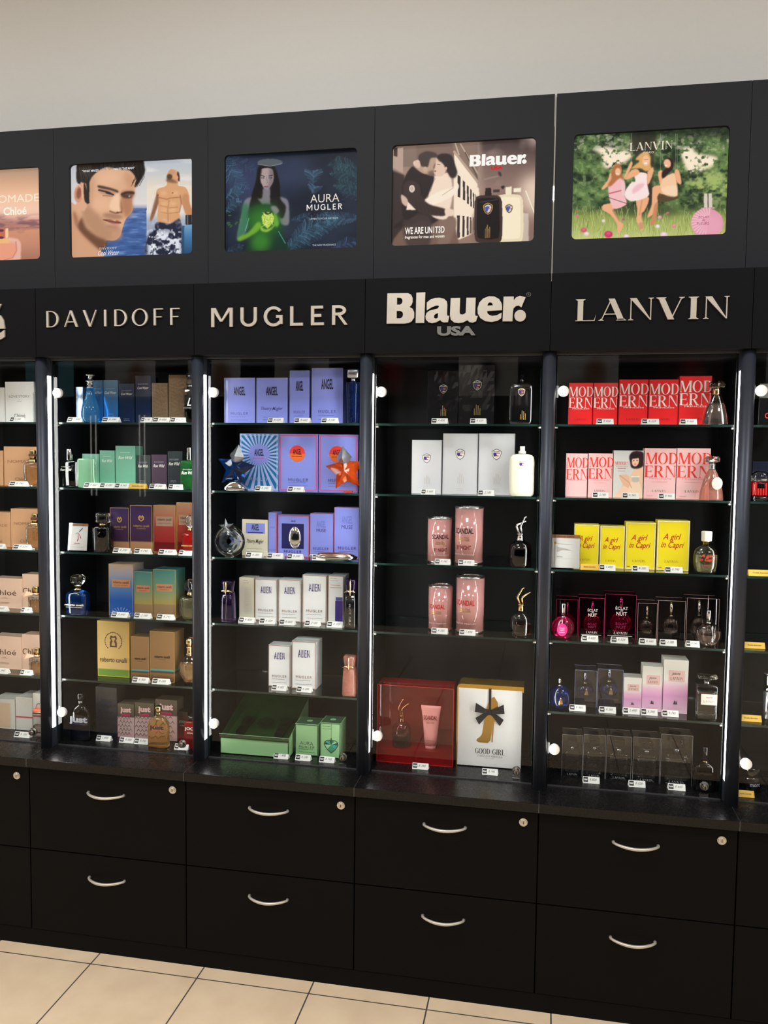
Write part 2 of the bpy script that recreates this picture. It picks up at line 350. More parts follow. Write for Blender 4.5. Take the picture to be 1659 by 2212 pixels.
def shield(mb,cx,cz,h,y,dark=False,rim='ink_black',w=.86):
    def sc(k,dy=0): return [(cx+px*h*w*k,cz-h/2+h*(.5+(pz-.5)*k)) for px,pz in SHIELD]
    mb.front(sc(1),y,rim); mb.front(sc(.9),y-.00025,'ink_white'); mb.front(sc(.82),y-.0005,'ink_black' if dark else 'ink_white')
    z=lambda f:cz-h/2+h*f; X=lambda f:cx+f*h*w
    mb.front([(X(-.33),z(.66)),(X(-.02),z(.66)),(X(.02),z(.42)),(X(-.22),z(.3)),(X(-.34),z(.45))],y-.0008,'ink_violet')
    for i in range(4):
        a=.66-.12*i; mb.front([(X(-.02+.02*i-.1*(i>2)),z(a)),(X(.33-.05*i),z(a-.02)),(X(.32-.06*i),z(a-.08)),(X(-.02-.09*(i>1)),z(a-.07))],y-.0008,'ink_crim' if i%2==0 else 'ink_white')
    mb.text(glyphs('BLAUER','B'),X(-.33),z(.72),h*w*.66,h*.1,y-.0008,'ink_white' if dark else 'ink_black')

# ------------------------------------------------------------------ printed pictures
def blur(a,s):
    if s<.3: return a
    r=int(s*3+.5); k=np.exp(-.5*(np.arange(-r,r+1)/s)**2); k/=k.sum()
    for ax in (0,1):
        p=np.pad(a,[(r,r) if i==ax else (0,0) for i in range(a.ndim)],mode='edge'); n=a.shape[ax]
        a=sum(k[i]*(p[i:i+n] if ax==0 else p[:,i:i+n]) for i in range(2*r+1))
    return a
class Pic:
    def __init__(s,q,nw,nh,bg):
        (ax,ay),(bx,by),(cx,cy),(dx,dy)=q
        u,v=np.meshgrid(np.linspace(0,1,nw),np.linspace(0,1,nh))
        s.X=(ax*(1-u)+bx*u)*(1-v)+(dx*(1-u)+cx*u)*v; s.Y=(ay*(1-u)+by*u)*(1-v)+(dy*(1-u)+cy*u)*v
        s.a=np.zeros((nh,nw,3))+np.array(bg,float); s.nw,s.nh=nw,nh; s.k=nw/abs(bx-ax)
    def put(s,m,c,al=1):
        m=(np.clip(m,0,1)*al)[...,None]; s.a=s.a*(1-m)+np.array(c,float)*m
    def pm(s,P,sm=0):
        if sm:
            P=np.array(P,float); n=len(P); out=[]
            for i in range(n):
                p0,p1,p2,p3=P[i-1],P[i],P[(i+1)%n],P[(i+2)%n]
                for t in (0,.25,.5,.75): out.append(.5*(2*p1+(p2-p0)*t+(2*p0-5*p1+4*p2-p3)*t*t+(3*p1-p0-3*p2+p3)*t**3))
            P=out
        m=np.zeros(s.X.shape,bool); n=len(P)
        for i in range(n):
            (x0,y0),(x1,y1)=P[i],P[(i+1)%n]
            if y0==y1: continue
            c=((y0>s.Y)!=(y1>s.Y)); m^=c&(s.X<(x1-x0)*(s.Y-y0)/(y1-y0)+x0)
        return m.astype(float)
    def poly(s,P,c,b=2.5,al=1,sm=1): s.put(blur(s.pm(P,sm),b*s.k),c,al)
    def em(s,cx,cy,rx,ry,rot=0):
        a=math.radians(rot); x=s.X-cx; y=s.Y-cy; u=x*math.cos(a)+y*math.sin(a); v=-x*math.sin(a)+y*math.cos(a)
        return ((u/rx)**2+(v/ry)**2<1).astype(float)
    def ell(s,cx,cy,rx,ry,c,b=2.5,al=1,rot=0): s.put(blur(s.em(cx,cy,rx,ry,rot),b*s.k),c,al)
    def line(s,P,w,c,b=1.5,al=1):
        d=np.full(s.X.shape,1e9)
        for (x0,y0),(x1,y1) in zip(P,P[1:]):
            L=(x1-x0)**2+(y1-y0)**2+1e-9; t=np.clip(((s.X-x0)*(x1-x0)+(s.Y-y0)*(y1-y0))/L,0,1)
            d=np.minimum(d,np.hypot(s.X-x0-t*(x1-x0),s.Y-y0-t*(y1-y0)))
        s.put(np.clip((w/2-d)/(b+1e-3)+.5,0,1),c,al)
    def grad(s,st,m=None):
        ys=[q for q,_ in st]; g=np.stack([np.interp(s.Y,ys,[c[i] for _,c in st]) for i in range(3)],-1)
        m=(np.ones(s.X.shape) if m is None else m)[...,None]; s.a=s.a*(1-m)+g*m
    def noise(s,sx,sy,seed):
        r=np.random.RandomState(seed); o=0
        for k,w in ((1,.55),(2,.3),(4,.15)):
            u=(s.X-s.X.min())/sx*k; v=(s.Y-s.Y.min())/sy*k; i=u.astype(int); j=v.astype(int); fu=u-i; fv=v-j
            fu=fu*fu*(3-2*fu); fv=fv*fv*(3-2*fv); g=r.rand(j.max()+2,i.max()+2)
            o=o+w*((g[j,i]*(1-fu)+g[j,i+1]*fu)*(1-fv)+(g[j+1,i]*(1-fu)+g[j+1,i+1]*fu)*fv)
        return o
    def mesh(s,name,w,h,mat):
        nw,nh=s.nw,s.nh; x=np.linspace(-w/2,w/2,nw); z=np.linspace(h,0,nh); xx,zz=np.meshgrid(x,z)
        co=np.stack([xx,np.zeros_like(xx),zz],-1).reshape(-1,3).astype(np.float32)
        i=np.arange(nw*nh).reshape(nh,nw); f=np.stack([i[1:,:-1],i[1:,1:],i[:-1,1:],i[:-1,:-1]],-1).reshape(-1,4)
        me=bpy.data.meshes.new(name); me.vertices.add(len(co)); me.vertices.foreach_set('co',co.ravel())
        me.loops.add(f.size); me.loops.foreach_set('vertex_index',f.ravel().astype(np.int32))
        me.polygons.add(len(f)); me.polygons.foreach_set('loop_start',np.arange(0,f.size,4,dtype=np.int32))
        try: me.polygons.foreach_set('loop_total',np.full(len(f),4,np.int32))
        except Exception: pass
        me.update(calc_edges=True); me.validate()
        c=np.clip(s.a.reshape(-1,3),0,255)/255; l=np.where(c<=.04045,c/12.92,((c+.055)/1.055)**2.4)
        at=me.color_attributes.new('picture','FLOAT_COLOR','POINT'); at.data.foreach_set('color',np.concatenate([l,np.ones((len(l),1))],1).astype(np.float32).ravel())
        me.materials.append(mat); return me
def pic_man():
    p=Pic([(62,125),(1585,45),(1595,1225),(80,1285)],380,266,(200,205,210))
    p.grad([(60,(196,200,206)),(350,(214,212,212)),(600,(228,220,214)),(640,(170,178,205)),(680,(96,122,178)),(900,(72,104,166)),(1285,(58,92,150))])
    n=p.noise(160,34,3); sea=blur((p.Y>650).astype(float),6*p.k); p.put(sea*np.clip((n-.5)*3,0,1),(150,178,220),.8); p.put(sea*np.clip((.45-n)*3,0,1),(40,66,120),.8)
    p.poly([(40,1300),(60,640),(115,605),(215,650),(250,590),(290,320),(420,190),(720,130),(865,200),(872,400),(858,470),(832,560),(842,680),(762,780),(722,880),(690,985),(620,1050),(515,1052),(500,1130),(450,1180),(470,1300)],(226,176,140))
    p.poly([(235,620),(330,650),(470,780),(560,900),(690,900),(690,985),(620,1050),(515,1050),(400,1000),(270,880),(210,740)],(176,130,100),24,.75)
    p.poly([(200,760),(260,890),(400,1000),(520,1052),(505,1130),(445,1180),(300,1080),(150,900)],(104,66,44),16,.9)
    p.poly([(90,700),(200,760),(150,900),(440,1185),(470,1300),(60,1300)],(214,160,126),14,.8); p.poly([(95,690),(150,760),(160,900),(120,840)],(150,96,70),14,.7)
    p.poly([(720,440),(862,450),(835,560),(842,680),(765,770),(720,690),(690,520)],(176,118,86),18,.85)
    p.ell(540,290,150,80,(238,192,156),40,.7,-15); p.poly([(300,330),(360,300),(330,560),(300,700),(250,640)],(190,140,108),30,.6); p.poly([(760,200),(880,290),(870,400),(800,420),(740,300)],(190,138,104),30,.55); p.ell(450,610,110,70,(240,188,150),35,.8); p.ell(640,980,70,50,(206,156,122),20,.8)
    p.poly([(560,590),(620,480),(672,480),(690,570),(706,690),(620,695),(556,655)],(248,208,172),14,.9); p.poly([(690,540),(720,650),(712,720),(690,690)],(150,96,70),10,.8)
    p.line([(560,690),(630,715),(705,700)],18,(140,86,62),10,.85); p.ell(655,705,16,9,(90,50,40),5,.8)
    p.ell(595,750,130,36,(150,108,84),16,.7,6); p.ell(590,880,80,26,(160,112,88),14,.6,6)
    p.poly([(470,790),(560,790),(620,812),(650,800),(702,832),(640,848),(560,832)],(156,92,80),4); p.line([(475,795),(570,815),(640,826),(700,834)],7,(84,40,38),4); p.ell(620,858,60,14,(204,146,128),8,.8,6)
    p.ell(520,455,110,34,(170,120,92),14,.6,12); p.ell(775,490,80,34,(130,88,66),12,.7); p.poly([(412,372),(520,392),(650,432),(655,462),(560,430),(420,402)],(74,58,50),7); p.line([(420,430),(520,452),(600,488)],22,(62,44,40),7,.9); p.ell(540,466,40,15,(52,40,40),4,.9,14); p.line([(470,498),(590,505)],9,(120,80,62),7,.7)
    p.poly([(700,470),(780,445),(860,452),(852,482),(770,478),(705,500)],(62,44,38),7); p.ell(770,508,62,22,(70,48,42),8,.85,4); p.ell(800,506,14,10,(190,190,196),4,.8)
    p.poly([(140,100),(142,330),(232,380),(236,560),(288,592),(300,450),(312,300),(420,190),(530,150),(690,180),(800,190),(880,290),(866,402),(926,330),(985,220),(985,150),(930,40),(600,30),(140,60)],(38,31,28),6)
    for i in range(60):
        a=RS.rand(); x=420+a*480; p.line([(x,60+RS.rand()*50),(x-40+RS.rand()*60,150+RS.rand()*40)],5,(80,66,58) if i%2 else (20,17,16),3,.4)
    p.poly([(190,330),(262,350),(270,640),(235,690),(120,650),(150,560)],(224,172,138),6,1,0)
    p.poly([(230,360),(248,360),(300,560),(288,592),(240,556)],(44,36,32),5)
    for i in range(40):
        x=160+RS.rand()*160; p.line([(x,110+RS.rand()*60),(x+40,220+RS.rand()*120)],5,(92,76,64),3,.35)
    for i in range(14):
        x=850+RS.rand()*110; p.line([(x,120),(x+30,220+RS.rand()*60),(x-30,330+RS.rand()*60)],5,(20,17,17),3,.7)
    p.ell(166,470,56,112,(214,150,120),5,1,6); p.ell(168,468,30,70,(140,78,60),8,.9,6); p.line([(130,400),(165,362),(205,400),(212,520)],14,(238,190,160),5,.8)
    m=blur((p.X>1013).astype(float),1*p.k); p.grad([(60,(186,196,206)),(240,(206,206,206)),(420,(238,222,200)),(700,(236,226,216)),(800,(170,180,196)),(1240,(120,130,150))],m)
    p.put(m*np.clip((p.noise(240,50,5)-.5)*3,0,1)*(p.Y<500),(236,232,226),.7)
    p.poly([(1128,500),(1145,420),(1250,380),(1256,300),(1262,235),(1300,182),(1370,192),(1405,270),(1392,345),(1400,380),(1482,400),(1522,480),(1535,600),(1592,730),(1592,770),(1500,750),(1440,600),(1412,700),(1420,810),(1300,842),(1150,832),(1155,600),(1090,790),(1055,780),(1128,580)],(220,164,118))
    p.poly([(1440,560),(1470,480),(1520,500),(1535,600),(1590,740),(1500,745)],(196,138,96),10,.8); p.poly([(1128,500),(1150,480),(1155,600),(1085,790),(1055,780)],(130,84,60),8,.85)
    p.ell(1290,270,34,36,(78,54,44),7,.9,20); p.poly([(1262,290),(1330,300),(1385,345),(1260,330)],(96,66,50),10,.7); p.ell(1398,268,14,62,(58,40,36),5,.95,-8); p.ell(1320,215,38,26,(206,150,116),6,.9,20); p.ell(1380,280,16,24,(226,160,130),4)
    for q,w in (([(1150,520),(1260,545),(1300,530),(1420,520)],14),([(1285,560),(1270,660),(1275,820)],10),([(1180,620),(1260,640)],9),([(1290,650),(1390,640)],9),([(1190,700),(1260,715)],9),([(1290,715),(1390,705)],9),([(1420,500),(1435,600),(1412,700)],16)): p.line(q,w,(150,98,66),10,.55)
    for x,y in ((1220,470),(1360,470),(1230,600),(1330,600),(1225,680),(1330,680)): p.ell(x,y,40,26,(242,192,146),14,.6)
    p.ell(1330,468,9,8,(110,60,48),2); p.ell(1152,495,7,8,(110,60,48),2)
    p.poly([(1138,825),(1300,845),(1425,800),(1440,1240),(1028,1240),(1030,1000),(1100,930)],(34,38,60),6)
    n=p.noise(70,60,9); mm=blur(((p.X>1025)&(p.X<1440)&(p.Y>790)).astype(float),20*p.k)*np.clip((p.Y-820)/160,0.25,1); p.put(mm*np.clip((n-.46)*7,0,1),(226,230,240)); p.put(mm*np.clip((p.noise(30,30,12)-.6)*6,0,1),(250,250,252),.9)
    p.grad([(855,(120,168,204)),(1000,(70,124,170)),(1240,(34,70,110))],p.pm([(1440,868),(1600,855),(1600,1250),(1440,1250)])); p.poly([(1440,868),(1472,868),(1472,1250),(1440,1250)],(40,70,100),4,.8,0); p.poly([(1484,738),(1562,732),(1564,852),(1488,858)],(40,38,42),3,1,0); p.poly([(1500,738),(1515,738),(1517,856),(1502,856)],(130,130,136),4,.8,0)
    return p
def pic_jungle():
    p=Pic([(45,120),(1612,35),(1612,1225),(45,1270)],380,270,(26,32,46))
    n=p.noise(420,320,21); p.put(np.clip((n-.3)*2,0,1),(46,57,78),.8); p.ell(320,420,330,300,(66,76,116),120,.7); p.ell(820,330,240,220,(58,68,100),90,.6); p.put(np.clip((p.Y-1000)/500,0,1),(18,24,36),.7); p.put(blur((p.Y<110).astype(float),30*p.k),(14,18,26),.9)
    def fern(x,y,a0,a1,n,L,c,w=9,curve=.5,al=.75):
        for i in range(n):
            a=math.radians(a0+(a1-a0)*i/max(1,n-1)+RS.randn()*3); l=L*(.6+.5*RS.rand()); pts=[]
            for k in range(6):
                t=k/5; pts.append((x+l*t*math.cos(a+curve*t),y+l*t*math.sin(a+curve*t)))
            p.line(pts,w*(.5+RS.rand()),tuple(np.array(c)*(.6+.6*RS.rand())),4,al)
    def frond(x0,y0,x1,y1,bend,n,L,c,al=.55,w=9):
        dx,dy=x1-x0,y1-y0; D=math.hypot(dx,dy); nx,ny=-dy/D,dx/D
        for i in range(n):
            t=i/(n-1); q=bend*math.sin(PI*t); x=x0+dx*t+nx*q; y=y0+dy*t+ny*q; l=L*math.sin(PI*(.12+.86*t))*(.8+.4*RS.rand())
            for sg in(-1,1):
                e=(x+dx/D*l*.65+sg*nx*l,y+dy/D*l*.65+sg*ny*l); k=.45+.75*RS.rand()
                p.line([(x,y),((x+e[0])/2+dx/D*l*.12,(y+e[1])/2+dy/D*l*.12),e],w*(.7+.6*RS.rand()),tuple(np.array([min(255,v*k*1.1) for v in c])*.8+np.array([18,22,26])),9,min(1,al*1.15)*(.4+.6*RS.rand()))
    frond(30,110,330,500,60,22,110,(70,116,140)); frond(20,90,200,620,-40,22,90,(64,112,138)); frond(60,140,420,330,-30,18,70,(60,90,120),.4)
    frond(50,620,260,540,-40,14,60,(76,140,160)); frond(50,780,240,640,-30,14,60,(84,150,166)); frond(60,1240,260,1170,10,12,50,(70,100,130))
    frond(1640,330,1260,230,60,22,80,(60,120,124)); frond(1640,430,1290,330,50,22,90,(52,112,112)); frond(1640,560,1330,470,40,22,80,(50,106,106)); frond(1640,650,1400,540,30,16,60,(60,100,120),.4)
    frond(770,1250,1380,850,-80,40,110,(70,128,150),.6,10); frond(800,1250,1500,800,-20,40,90,(60,116,140),.5,10); frond(1620,860,1180,800,-30,26,70,(74,130,160)); frond(840,880,1050,800,10,14,40,(70,110,140)); frond(1300,1250,1620,1130,-20,20,70,(84,110,170))
    frond(1090,440,1090,300,0,8,110,(84,140,170),.5,16); frond(1080,560,1110,480,0,8,90,(80,120,150),.5,14)
    for i in range(14): p.ell(70+RS.rand()*170,800+RS.rand()*150,12,9,(70,130,60),4,.7)
    p.poly([(445,250),(520,225),(635,250),(690,430),(705,620),(770,720),(720,860),(590,760),(480,760),(340,800),(330,720),(372,560),(415,420)],(24,19,22),8)
    p.ell(580,196,150,44,(98,106,110),4,.85); p.line([(435,215),(580,240),(725,208)],6,(160,165,165),3,.7)
    p.poly([(462,300),(500,265),(575,262),(618,300),(622,400),(585,480),(545,522),(500,485),(465,400)],(176,158,156),5); p.poly([(575,265),(620,300),(622,400),(585,480),(550,520),(572,400)],(116,100,108),14,.75)
    p.line([(475,345),(515,360)],9,(46,36,40),3); p.line([(565,355),(610,345)],9,(46,36,40),3); p.ell(495,376,20,9,(64,64,76),3); p.ell(585,376,20,9,(58,58,70),3); p.ell(492,376,6,6,(190,200,205),2,.8); p.ell(582,376,6,6,(180,190,200),2,.8)
    p.line([(540,370),(548,430),(535,445)],7,(130,112,114),5,.8); p.ell(535,480,28,9,(140,90,92),4); p.line([(508,480),(562,480)],4,(90,56,60),2)
    p.poly([(500,500),(580,500),(590,620),(700,600),(790,640),(810,760),(800,930),(690,900),(640,720),(380,720),(300,990),(210,1110),(190,1050),(250,760),(280,640),(370,600),(480,620)],(140,134,148),8,.9)
    p.poly([(445,250),(480,290),(455,420),(430,600),(480,700),(340,800),(330,720),(372,560),(415,420)],(24,19,22),8,.95); p.poly([(620,280),(640,420),(600,560),(590,690),(720,860),(770,720),(705,620),(690,430)],(24,19,22),8,.95)
    p.poly([(300,800),(400,700),(640,700),(700,880),(760,1100),(800,1280),(300,1280),(360,1060)],(20,54,38),14,.95); p.ell(500,880,210,170,(64,140,44),80,.85); p.ell(470,1140,120,110,(70,150,44),40,.75)
    p.poly([(250,700),(320,700),(300,980),(200,1120),(190,1040),(235,860)],(50,120,80),14,.8); p.poly([(200,1080),(330,1010),(430,900),(480,920),(440,1000),(300,1090),(215,1120)],(120,180,50),10,.9)
    p.poly([(590,720),(650,710),(690,770),(640,800)],(140,140,140),8,.9); p.poly([(480,1000),(560,1010),(640,940),(650,900),(600,960),(520,985),(470,940)],(150,200,70),8); p.poly([(640,780),(690,900),(660,960),(620,880)],(110,180,60),10,.9)
    p.poly([(480,830),(520,780),(600,785),(632,840),(620,900),(555,975),(495,920)],(198,222,92),4,1,0)
    for k in range(40): x=490+RS.rand()*130; y=800+RS.rand()*140; p.line([(x,y),(x+RS.randn()*22,y+RS.randn()*22)],5,(236,246,170) if k%2 else (120,150,40),3,.8)
    p.poly([(520,770),(560,795),(600,770),(590,800),(530,805)],(40,50,30),4); p.line([(685,1010),(765,1150)],10,(90,170,160),5,.8); p.line([(330,850),(285,1000)],8,(100,190,170),5,.8)
    p.a*=.98; return p
def pic_couple():
    p=Pic([(45,105),(1617,30),(1590,1160),(30,1215)],380,266,(150,126,112))
    p.grad([(40,(120,98,86)),(500,(176,150,134)),(1200,(150,120,104))]); p.poly([(30,130),(165,120),(165,400),(30,330)],(188,160,144),3,1,0); p.poly([(60,120),(100,118),(100,220),(60,210)],(70,54,48),3,1,0); p.poly([(165,110),(310,100),(310,330),(165,330)],(136,114,100),3,1,0); p.poly([(310,100),(730,70),(730,420),(310,420)],(128,104,92),6,1,0)
    p.poly([(30,360),(180,420),(180,1230),(30,1230)],(60,48,44),8,1,0); p.poly([(728,170),(990,500),(1030,900),(940,1060),(720,1150)],(252,232,208),4,1,0); p.poly([(690,60),(985,50),(1045,450),(1010,560),(830,250),(735,160)],(140,116,100),4,1,0)
    p.line([(730,170),(1000,520)],26,(190,164,144),6); p.line([(800,90),(1030,480)],14,(196,170,150),5); p.line([(850,180),(990,470)],12,(90,72,62),5); p.line([(735,60),(780,200)],16,(200,176,156),6)
    for x,y0,y1,w in ((782,420,660,30),(836,480,690,24),(878,530,730,20),(912,570,760,16),(940,610,780,13),(963,630,790,9)): p.poly([(x-w/2,y0),(x+w/2,y0+20),(x+w/2,y1+10),(x-w/2,y1)],(58,44,46),2,1,0)
    for x,y0,y1,w in ((775,860,1110,30),(830,868,1100,24),(875,876,1080,20),(908,880,1060,16),(936,885,1050,11)): p.poly([(x-w/2,y0),(x+w/2,y0),(x+w/2,y1-8),(x-w/2,y1)],(66,50,50),2,1,0)
    p.poly([(985,70),(1040,60),(1045,560),(985,560)],(170,146,130),5,.9,0); m=blur(p.pm([(1010,50),(1620,20),(1600,700),(1050,700)]),30*p.k); p.grad([(30,(62,50,50)),(300,(120,96,88)),(600,(150,122,112))],m); n=p.noise(260,200,31); p.put(m*np.clip((n-.4)*2.2,0,1),(214,188,176),.8)
    p.poly([(1040,700),(1600,600),(1600,1170),(940,1170)],(140,112,102),20,.9); p.ell(1580,640,150,220,(246,222,198),70,.9); p.poly([(1450,840),(1530,840),(1530,1160),(1450,1160)],(222,204,188),4,.8,0); p.line([(1500,600),(1600,860)],12,(250,240,220),6); p.poly([(1205,390),(1235,400),(1240,440),(1215,430)],(70,56,54),4); p.poly([(1235,550),(1275,545),(1255,580)],(50,40,40),4); p.line([(1060,470),(1200,440)],20,(160,140,130),8,.6)
    p.poly([(60,1230),(180,980),(430,900),(640,870),(735,890),(745,1000),(720,1230)],(120,94,82),8); p.poly([(60,980),(180,880),(300,800),(520,860),(560,900),(460,960),(250,960),(90,1000)],(46,36,34),8); p.ell(380,960,80,46,(100,80,72),10,.9)
    p.poly([(170,900),(460,870),(440,1230),(230,1230)],(70,56,54),14,.85); p.poly([(560,930),(735,890),(740,1000),(640,1230),(560,1230)],(140,114,100),12,.8)
    p.poly([(470,520),(520,430),(665,400),(700,480),(710,640),(680,800),(640,900),(500,880),(440,760)],(246,222,200),6); p.poly([(400,700),(560,600),(700,560),(770,520),(775,570),(700,660),(520,740),(440,780)],(252,236,216),5); p.line([(520,460),(490,520),(470,600)],10,(190,160,140),6,.7); p.line([(600,640),(720,560)],8,(196,166,146),5,.7)
    p.poly([(170,470),(260,330),(330,370),(440,420),(510,450),(440,640),(400,690),(320,840),(170,900),(150,640)],(44,33,31),6); p.poly([(170,520),(240,480),(340,520),(380,660),(460,740),(630,790),(640,840),(600,868),(420,850),(310,800),(180,660)],(62,47,43),6); p.line([(350,500),(372,600),(360,640)],9,(26,20,20),5,.8)
    for k in range(7): p.line([(300+k*40,700+k*12),(320+k*44,800+k*8)],6,(40,30,29),4,.5)
    p.poly([(205,700),(310,800),(200,800)],(248,226,206),4,1,0); p.poly([(145,630),(215,690),(200,760),(150,720)],(214,184,162),5)
    p.poly([(300,330),(330,250),(350,190),(430,165),(520,190),(540,260),(500,330),(510,400),(450,410),(380,400)],(190,158,136),5); p.poly([(330,260),(345,195),(430,160),(530,185),(535,230),(470,240),(440,330),(400,330),(360,320)],(72,56,50),6); p.ell(412,360,24,30,(206,172,150),4); p.poly([(440,390),(500,370),(510,420),(460,430)],(100,78,68),9,.7)
    p.poly([(535,240),(560,270),(610,300),(640,370),(600,430),(530,430),(505,380),(520,330)],(232,200,176),5); p.poly([(535,225),(600,190),(700,210),(745,330),(755,400),(700,440),(650,380),(610,300)],(46,35,34),6); p.ell(715,400,46,56,(50,38,36),8); p.line([(545,305),(575,312)],6,(60,44,40),3); p.ell(520,378,12,9,(150,96,86),3); p.ell(640,350,12,18,(224,190,166),3)
    p.poly([(275,280),(330,255),(355,290),(350,340),(300,330)],(232,202,180),4)
    for k in range(4): p.line([(300,275+k*16),(352,290+k*14)],3,(160,128,110),2,.7)
    p.poly([(630,790),(720,800),(720,860),(640,865)],(240,214,192),5); p.ell(262,568,32,40,(236,222,204),3); p.ell(262,568,20,28,(200,180,160),3)
    def bottle(x0,x1,y0,y1,c,c2): p.poly([(x0+50,y0),(x1-50,y0),(x1-8,y0+50),(x1,y0+110),(x1,y1-90),(x1-50,y1-5),(x0+50,y1-5),(x0,y1-90),(x0,y0+110),(x0+8,y0+50)],c,3); p.poly([(x0+55,y0+30),(x1-55,y0+30),(x1-32,y0+80),(x1-30,y1-110),(x1-70,y1-50),(x0+70,y1-50),(x0+28,y1-110),(x0+30,y0+80)],c2,3)
    bottle(1180,1472,640,1165,(240,224,190),(252,238,206)); p.poly([(1285,560),(1350,550),(1350,640),(1285,640)],(246,232,202),3,1,0); p.poly([(1370,570),(1450,565),(1450,610),(1370,615)],(250,240,214),3,1,0)
    bottle(950,1248,648,1165,(66,48,44),(26,20,19)); p.poly([(1070,565),(1128,565),(1135,650),(1062,650)],(38,29,27),3,1,0); p.poly([(1150,585),(1220,580),(1220,612),(1150,615)],(70,56,50),3,1,0); p.line([(1010,720),(1200,690)],8,(110,96,88),5,.5)
    for cx,cy,h,r in ((1096,790,130,(190,150,80)),(1322,790,110,(230,206,150))):
        for k,c in ((1,r),(.86,(40,30,28)),(.7,(220,210,200))): p.poly([(cx+px*h*.8*k,cy-h*(pz-.5)*k) for px,pz in SHIELD],c,1.5,1,0)
        p.poly([(cx-28,cy-18),(cx+14,cy-24),(cx-10,cy+34),(cx-26,cy+14)],(80,84,170),2); p.line([(cx+5,cy-10),(cx+26,cy+4)],7,(200,70,70),2)
    for k in range(5): p.line([(1066+k*12,1105),(1066+k*12,1010-(k%3)*22)],6,(196,160,100),2,.8)
    for k in range(9): p.line([(20+0*k,0),(20,0)],1,(0,0,0),1,0)
    return p
def pic_swing():
    p=Pic([(50,120),(1610,25),(1560,1110),(28,1165)],380,264,(70,92,56))
    n=p.noise(150,130,41); f=p.noise(46,40,42); p.put(np.clip((n-.42)*4,0,1),(100,128,74),.9); p.put(np.clip((.45-n)*5,0,1),(36,50,34),.9); p.put(np.clip((f-.55)*6,0,1),(150,170,110),.55); p.put(np.clip((.4-f)*6,0,1),(24,34,24),.6)
    sky=np.maximum(blur(p.pm([(250,250),(400,230),(640,290),(600,370),(420,440),(360,420),(330,300)],1),14*p.k),blur(p.pm([(1130,260),(1240,230),(1290,290),(1480,330),(1440,420),(1240,490),(1170,420)],1),14*p.k)); g=p.noise(40,34,44); p.put(sky*np.clip((g-.28)*6,0,1),(250,232,206)); p.put(np.clip((p.Y<260)*(g-.52)*6,0,1),(214,206,190),.5)
    p.put(blur(p.em(1400,600,240,150),50*p.k)*np.clip((f-.35)*4,0,1),(176,192,112),.8); p.put(blur(p.em(520,470,110,90),40*p.k)*np.clip((f-.4)*4,0,1),(190,196,120),.6)
    p.poly([(640,90),(880,80),(870,300),(850,520),(870,800),(800,860),(690,840),(700,420),(670,300)],(58,52,44),12,.9); p.put(blur((p.Y<130).astype(float),26*p.k)*(1-blur((p.X<560).astype(float),60*p.k)),(30,38,28),.75)
    m=np.clip((p.Y-800)/110,0,1); p.grad([(800,(96,110,60)),(920,(146,160,86)),(1040,(170,182,104)),(1170,(206,206,136))],m); p.put(blur(p.em(780,860,330,60),30*p.k),(60,70,44),.7)
    for i in range(330):
        x=30+RS.rand()*1530; y=880+RS.rand()*290; l=30+RS.rand()*80; p.line([(x,y),(x+RS.randn()*14,y-l)],4,(214,214,140) if i%3 else (96,120,58),2,.55)
    for x,y,r,c in ((160,1052,30,(206,92,112)),(410,1094,42,(206,60,104)),(95,915,16,(214,110,124)),(360,962,18,(234,206,216)),(1060,1010,22,(226,130,150)),(960,1100,36,(230,196,214)),(920,925,20,(220,150,170)),(1000,882,14,(206,90,110)),(590,1115,26,(230,200,216)),(900,1015,22,(232,214,220)),(190,1090,24,(232,206,212)),(560,945,14,(160,90,120))):
        p.ell(x,y,r,r*.8,c,4); p.ell(x,y-r*.2,r*.5,r*.4,tuple(min(255,v+30) for v in c),5,.7)
    for x in (640,930,1095,1080): p.line([(x,100),(x,640)],6,(150,156,130),3,.6)
    S=(236,174,130); S2=(206,136,98)
    p.poly([(440,780),(480,720),(560,750),(590,800),(500,830),(455,860),(520,960),(560,1000),(525,1080),(500,1080),(495,990),(430,900),(350,850),(360,800)],S,4); p.line([(455,855),(520,960)],20,S2,10,.6)
    p.poly([(415,560),(480,510),(560,545),(580,640),(570,700),(590,790),(470,840),(415,720)],(242,188,190),4); p.line([(415,690),(535,660)],14,(206,110,124),4); p.poly([(430,480),(400,560),(345,630),(360,650),(440,570)],S,4); p.poly([(540,550),(575,600),(570,690),(545,700)],(236,200,196),4)
    p.ell(497,465,44,58,(232,176,138),4,1,14); p.poly([(440,470),(480,398),(530,410),(545,500),(560,560),(520,540),(430,620),(405,600),(440,540)],(178,110,64),6,.95); p.ell(505,475,28,38,(240,186,148),4); p.line([(486,492),(514,498)],6,(250,236,230),3)
    p.poly([(690,740),(800,720),(810,770),(770,860),(740,900),(760,1040),(730,1050),(705,990),(690,960),(700,860)],S,4); p.line([(745,760),(720,900)],16,S2,10,.6); p.ell(735,1010,26,36,(206,150,112),5)
    p.poly([(670,500),(730,480),(800,500),(800,600),(815,700),(760,740),(640,765),(575,720),(580,660),(640,580),(680,570)],(250,226,222),4); p.poly([(650,650),(700,600),(770,590),(740,640),(660,690)],(236,178,188),8,.8); p.poly([(580,540),(640,460),(700,450),(720,490),(650,530),(590,550)],S,4); p.poly([(580,540),(565,530),(620,400),(640,370),(650,400),(620,470)],S,4); p.poly([(800,480),(850,430),(860,470),(830,560),(800,600)],S,4)
    p.poly([(680,350),(740,290),(800,280),(832,330),(830,400),(840,440),(790,470),(730,440),(640,440),(720,370)],(222,170,104),6); p.ell(785,365,36,52,(244,190,152),4); p.ell(782,388,16,9,(255,245,240),3); p.line([(765,355),(805,352)],5,(120,76,56),3,.7)
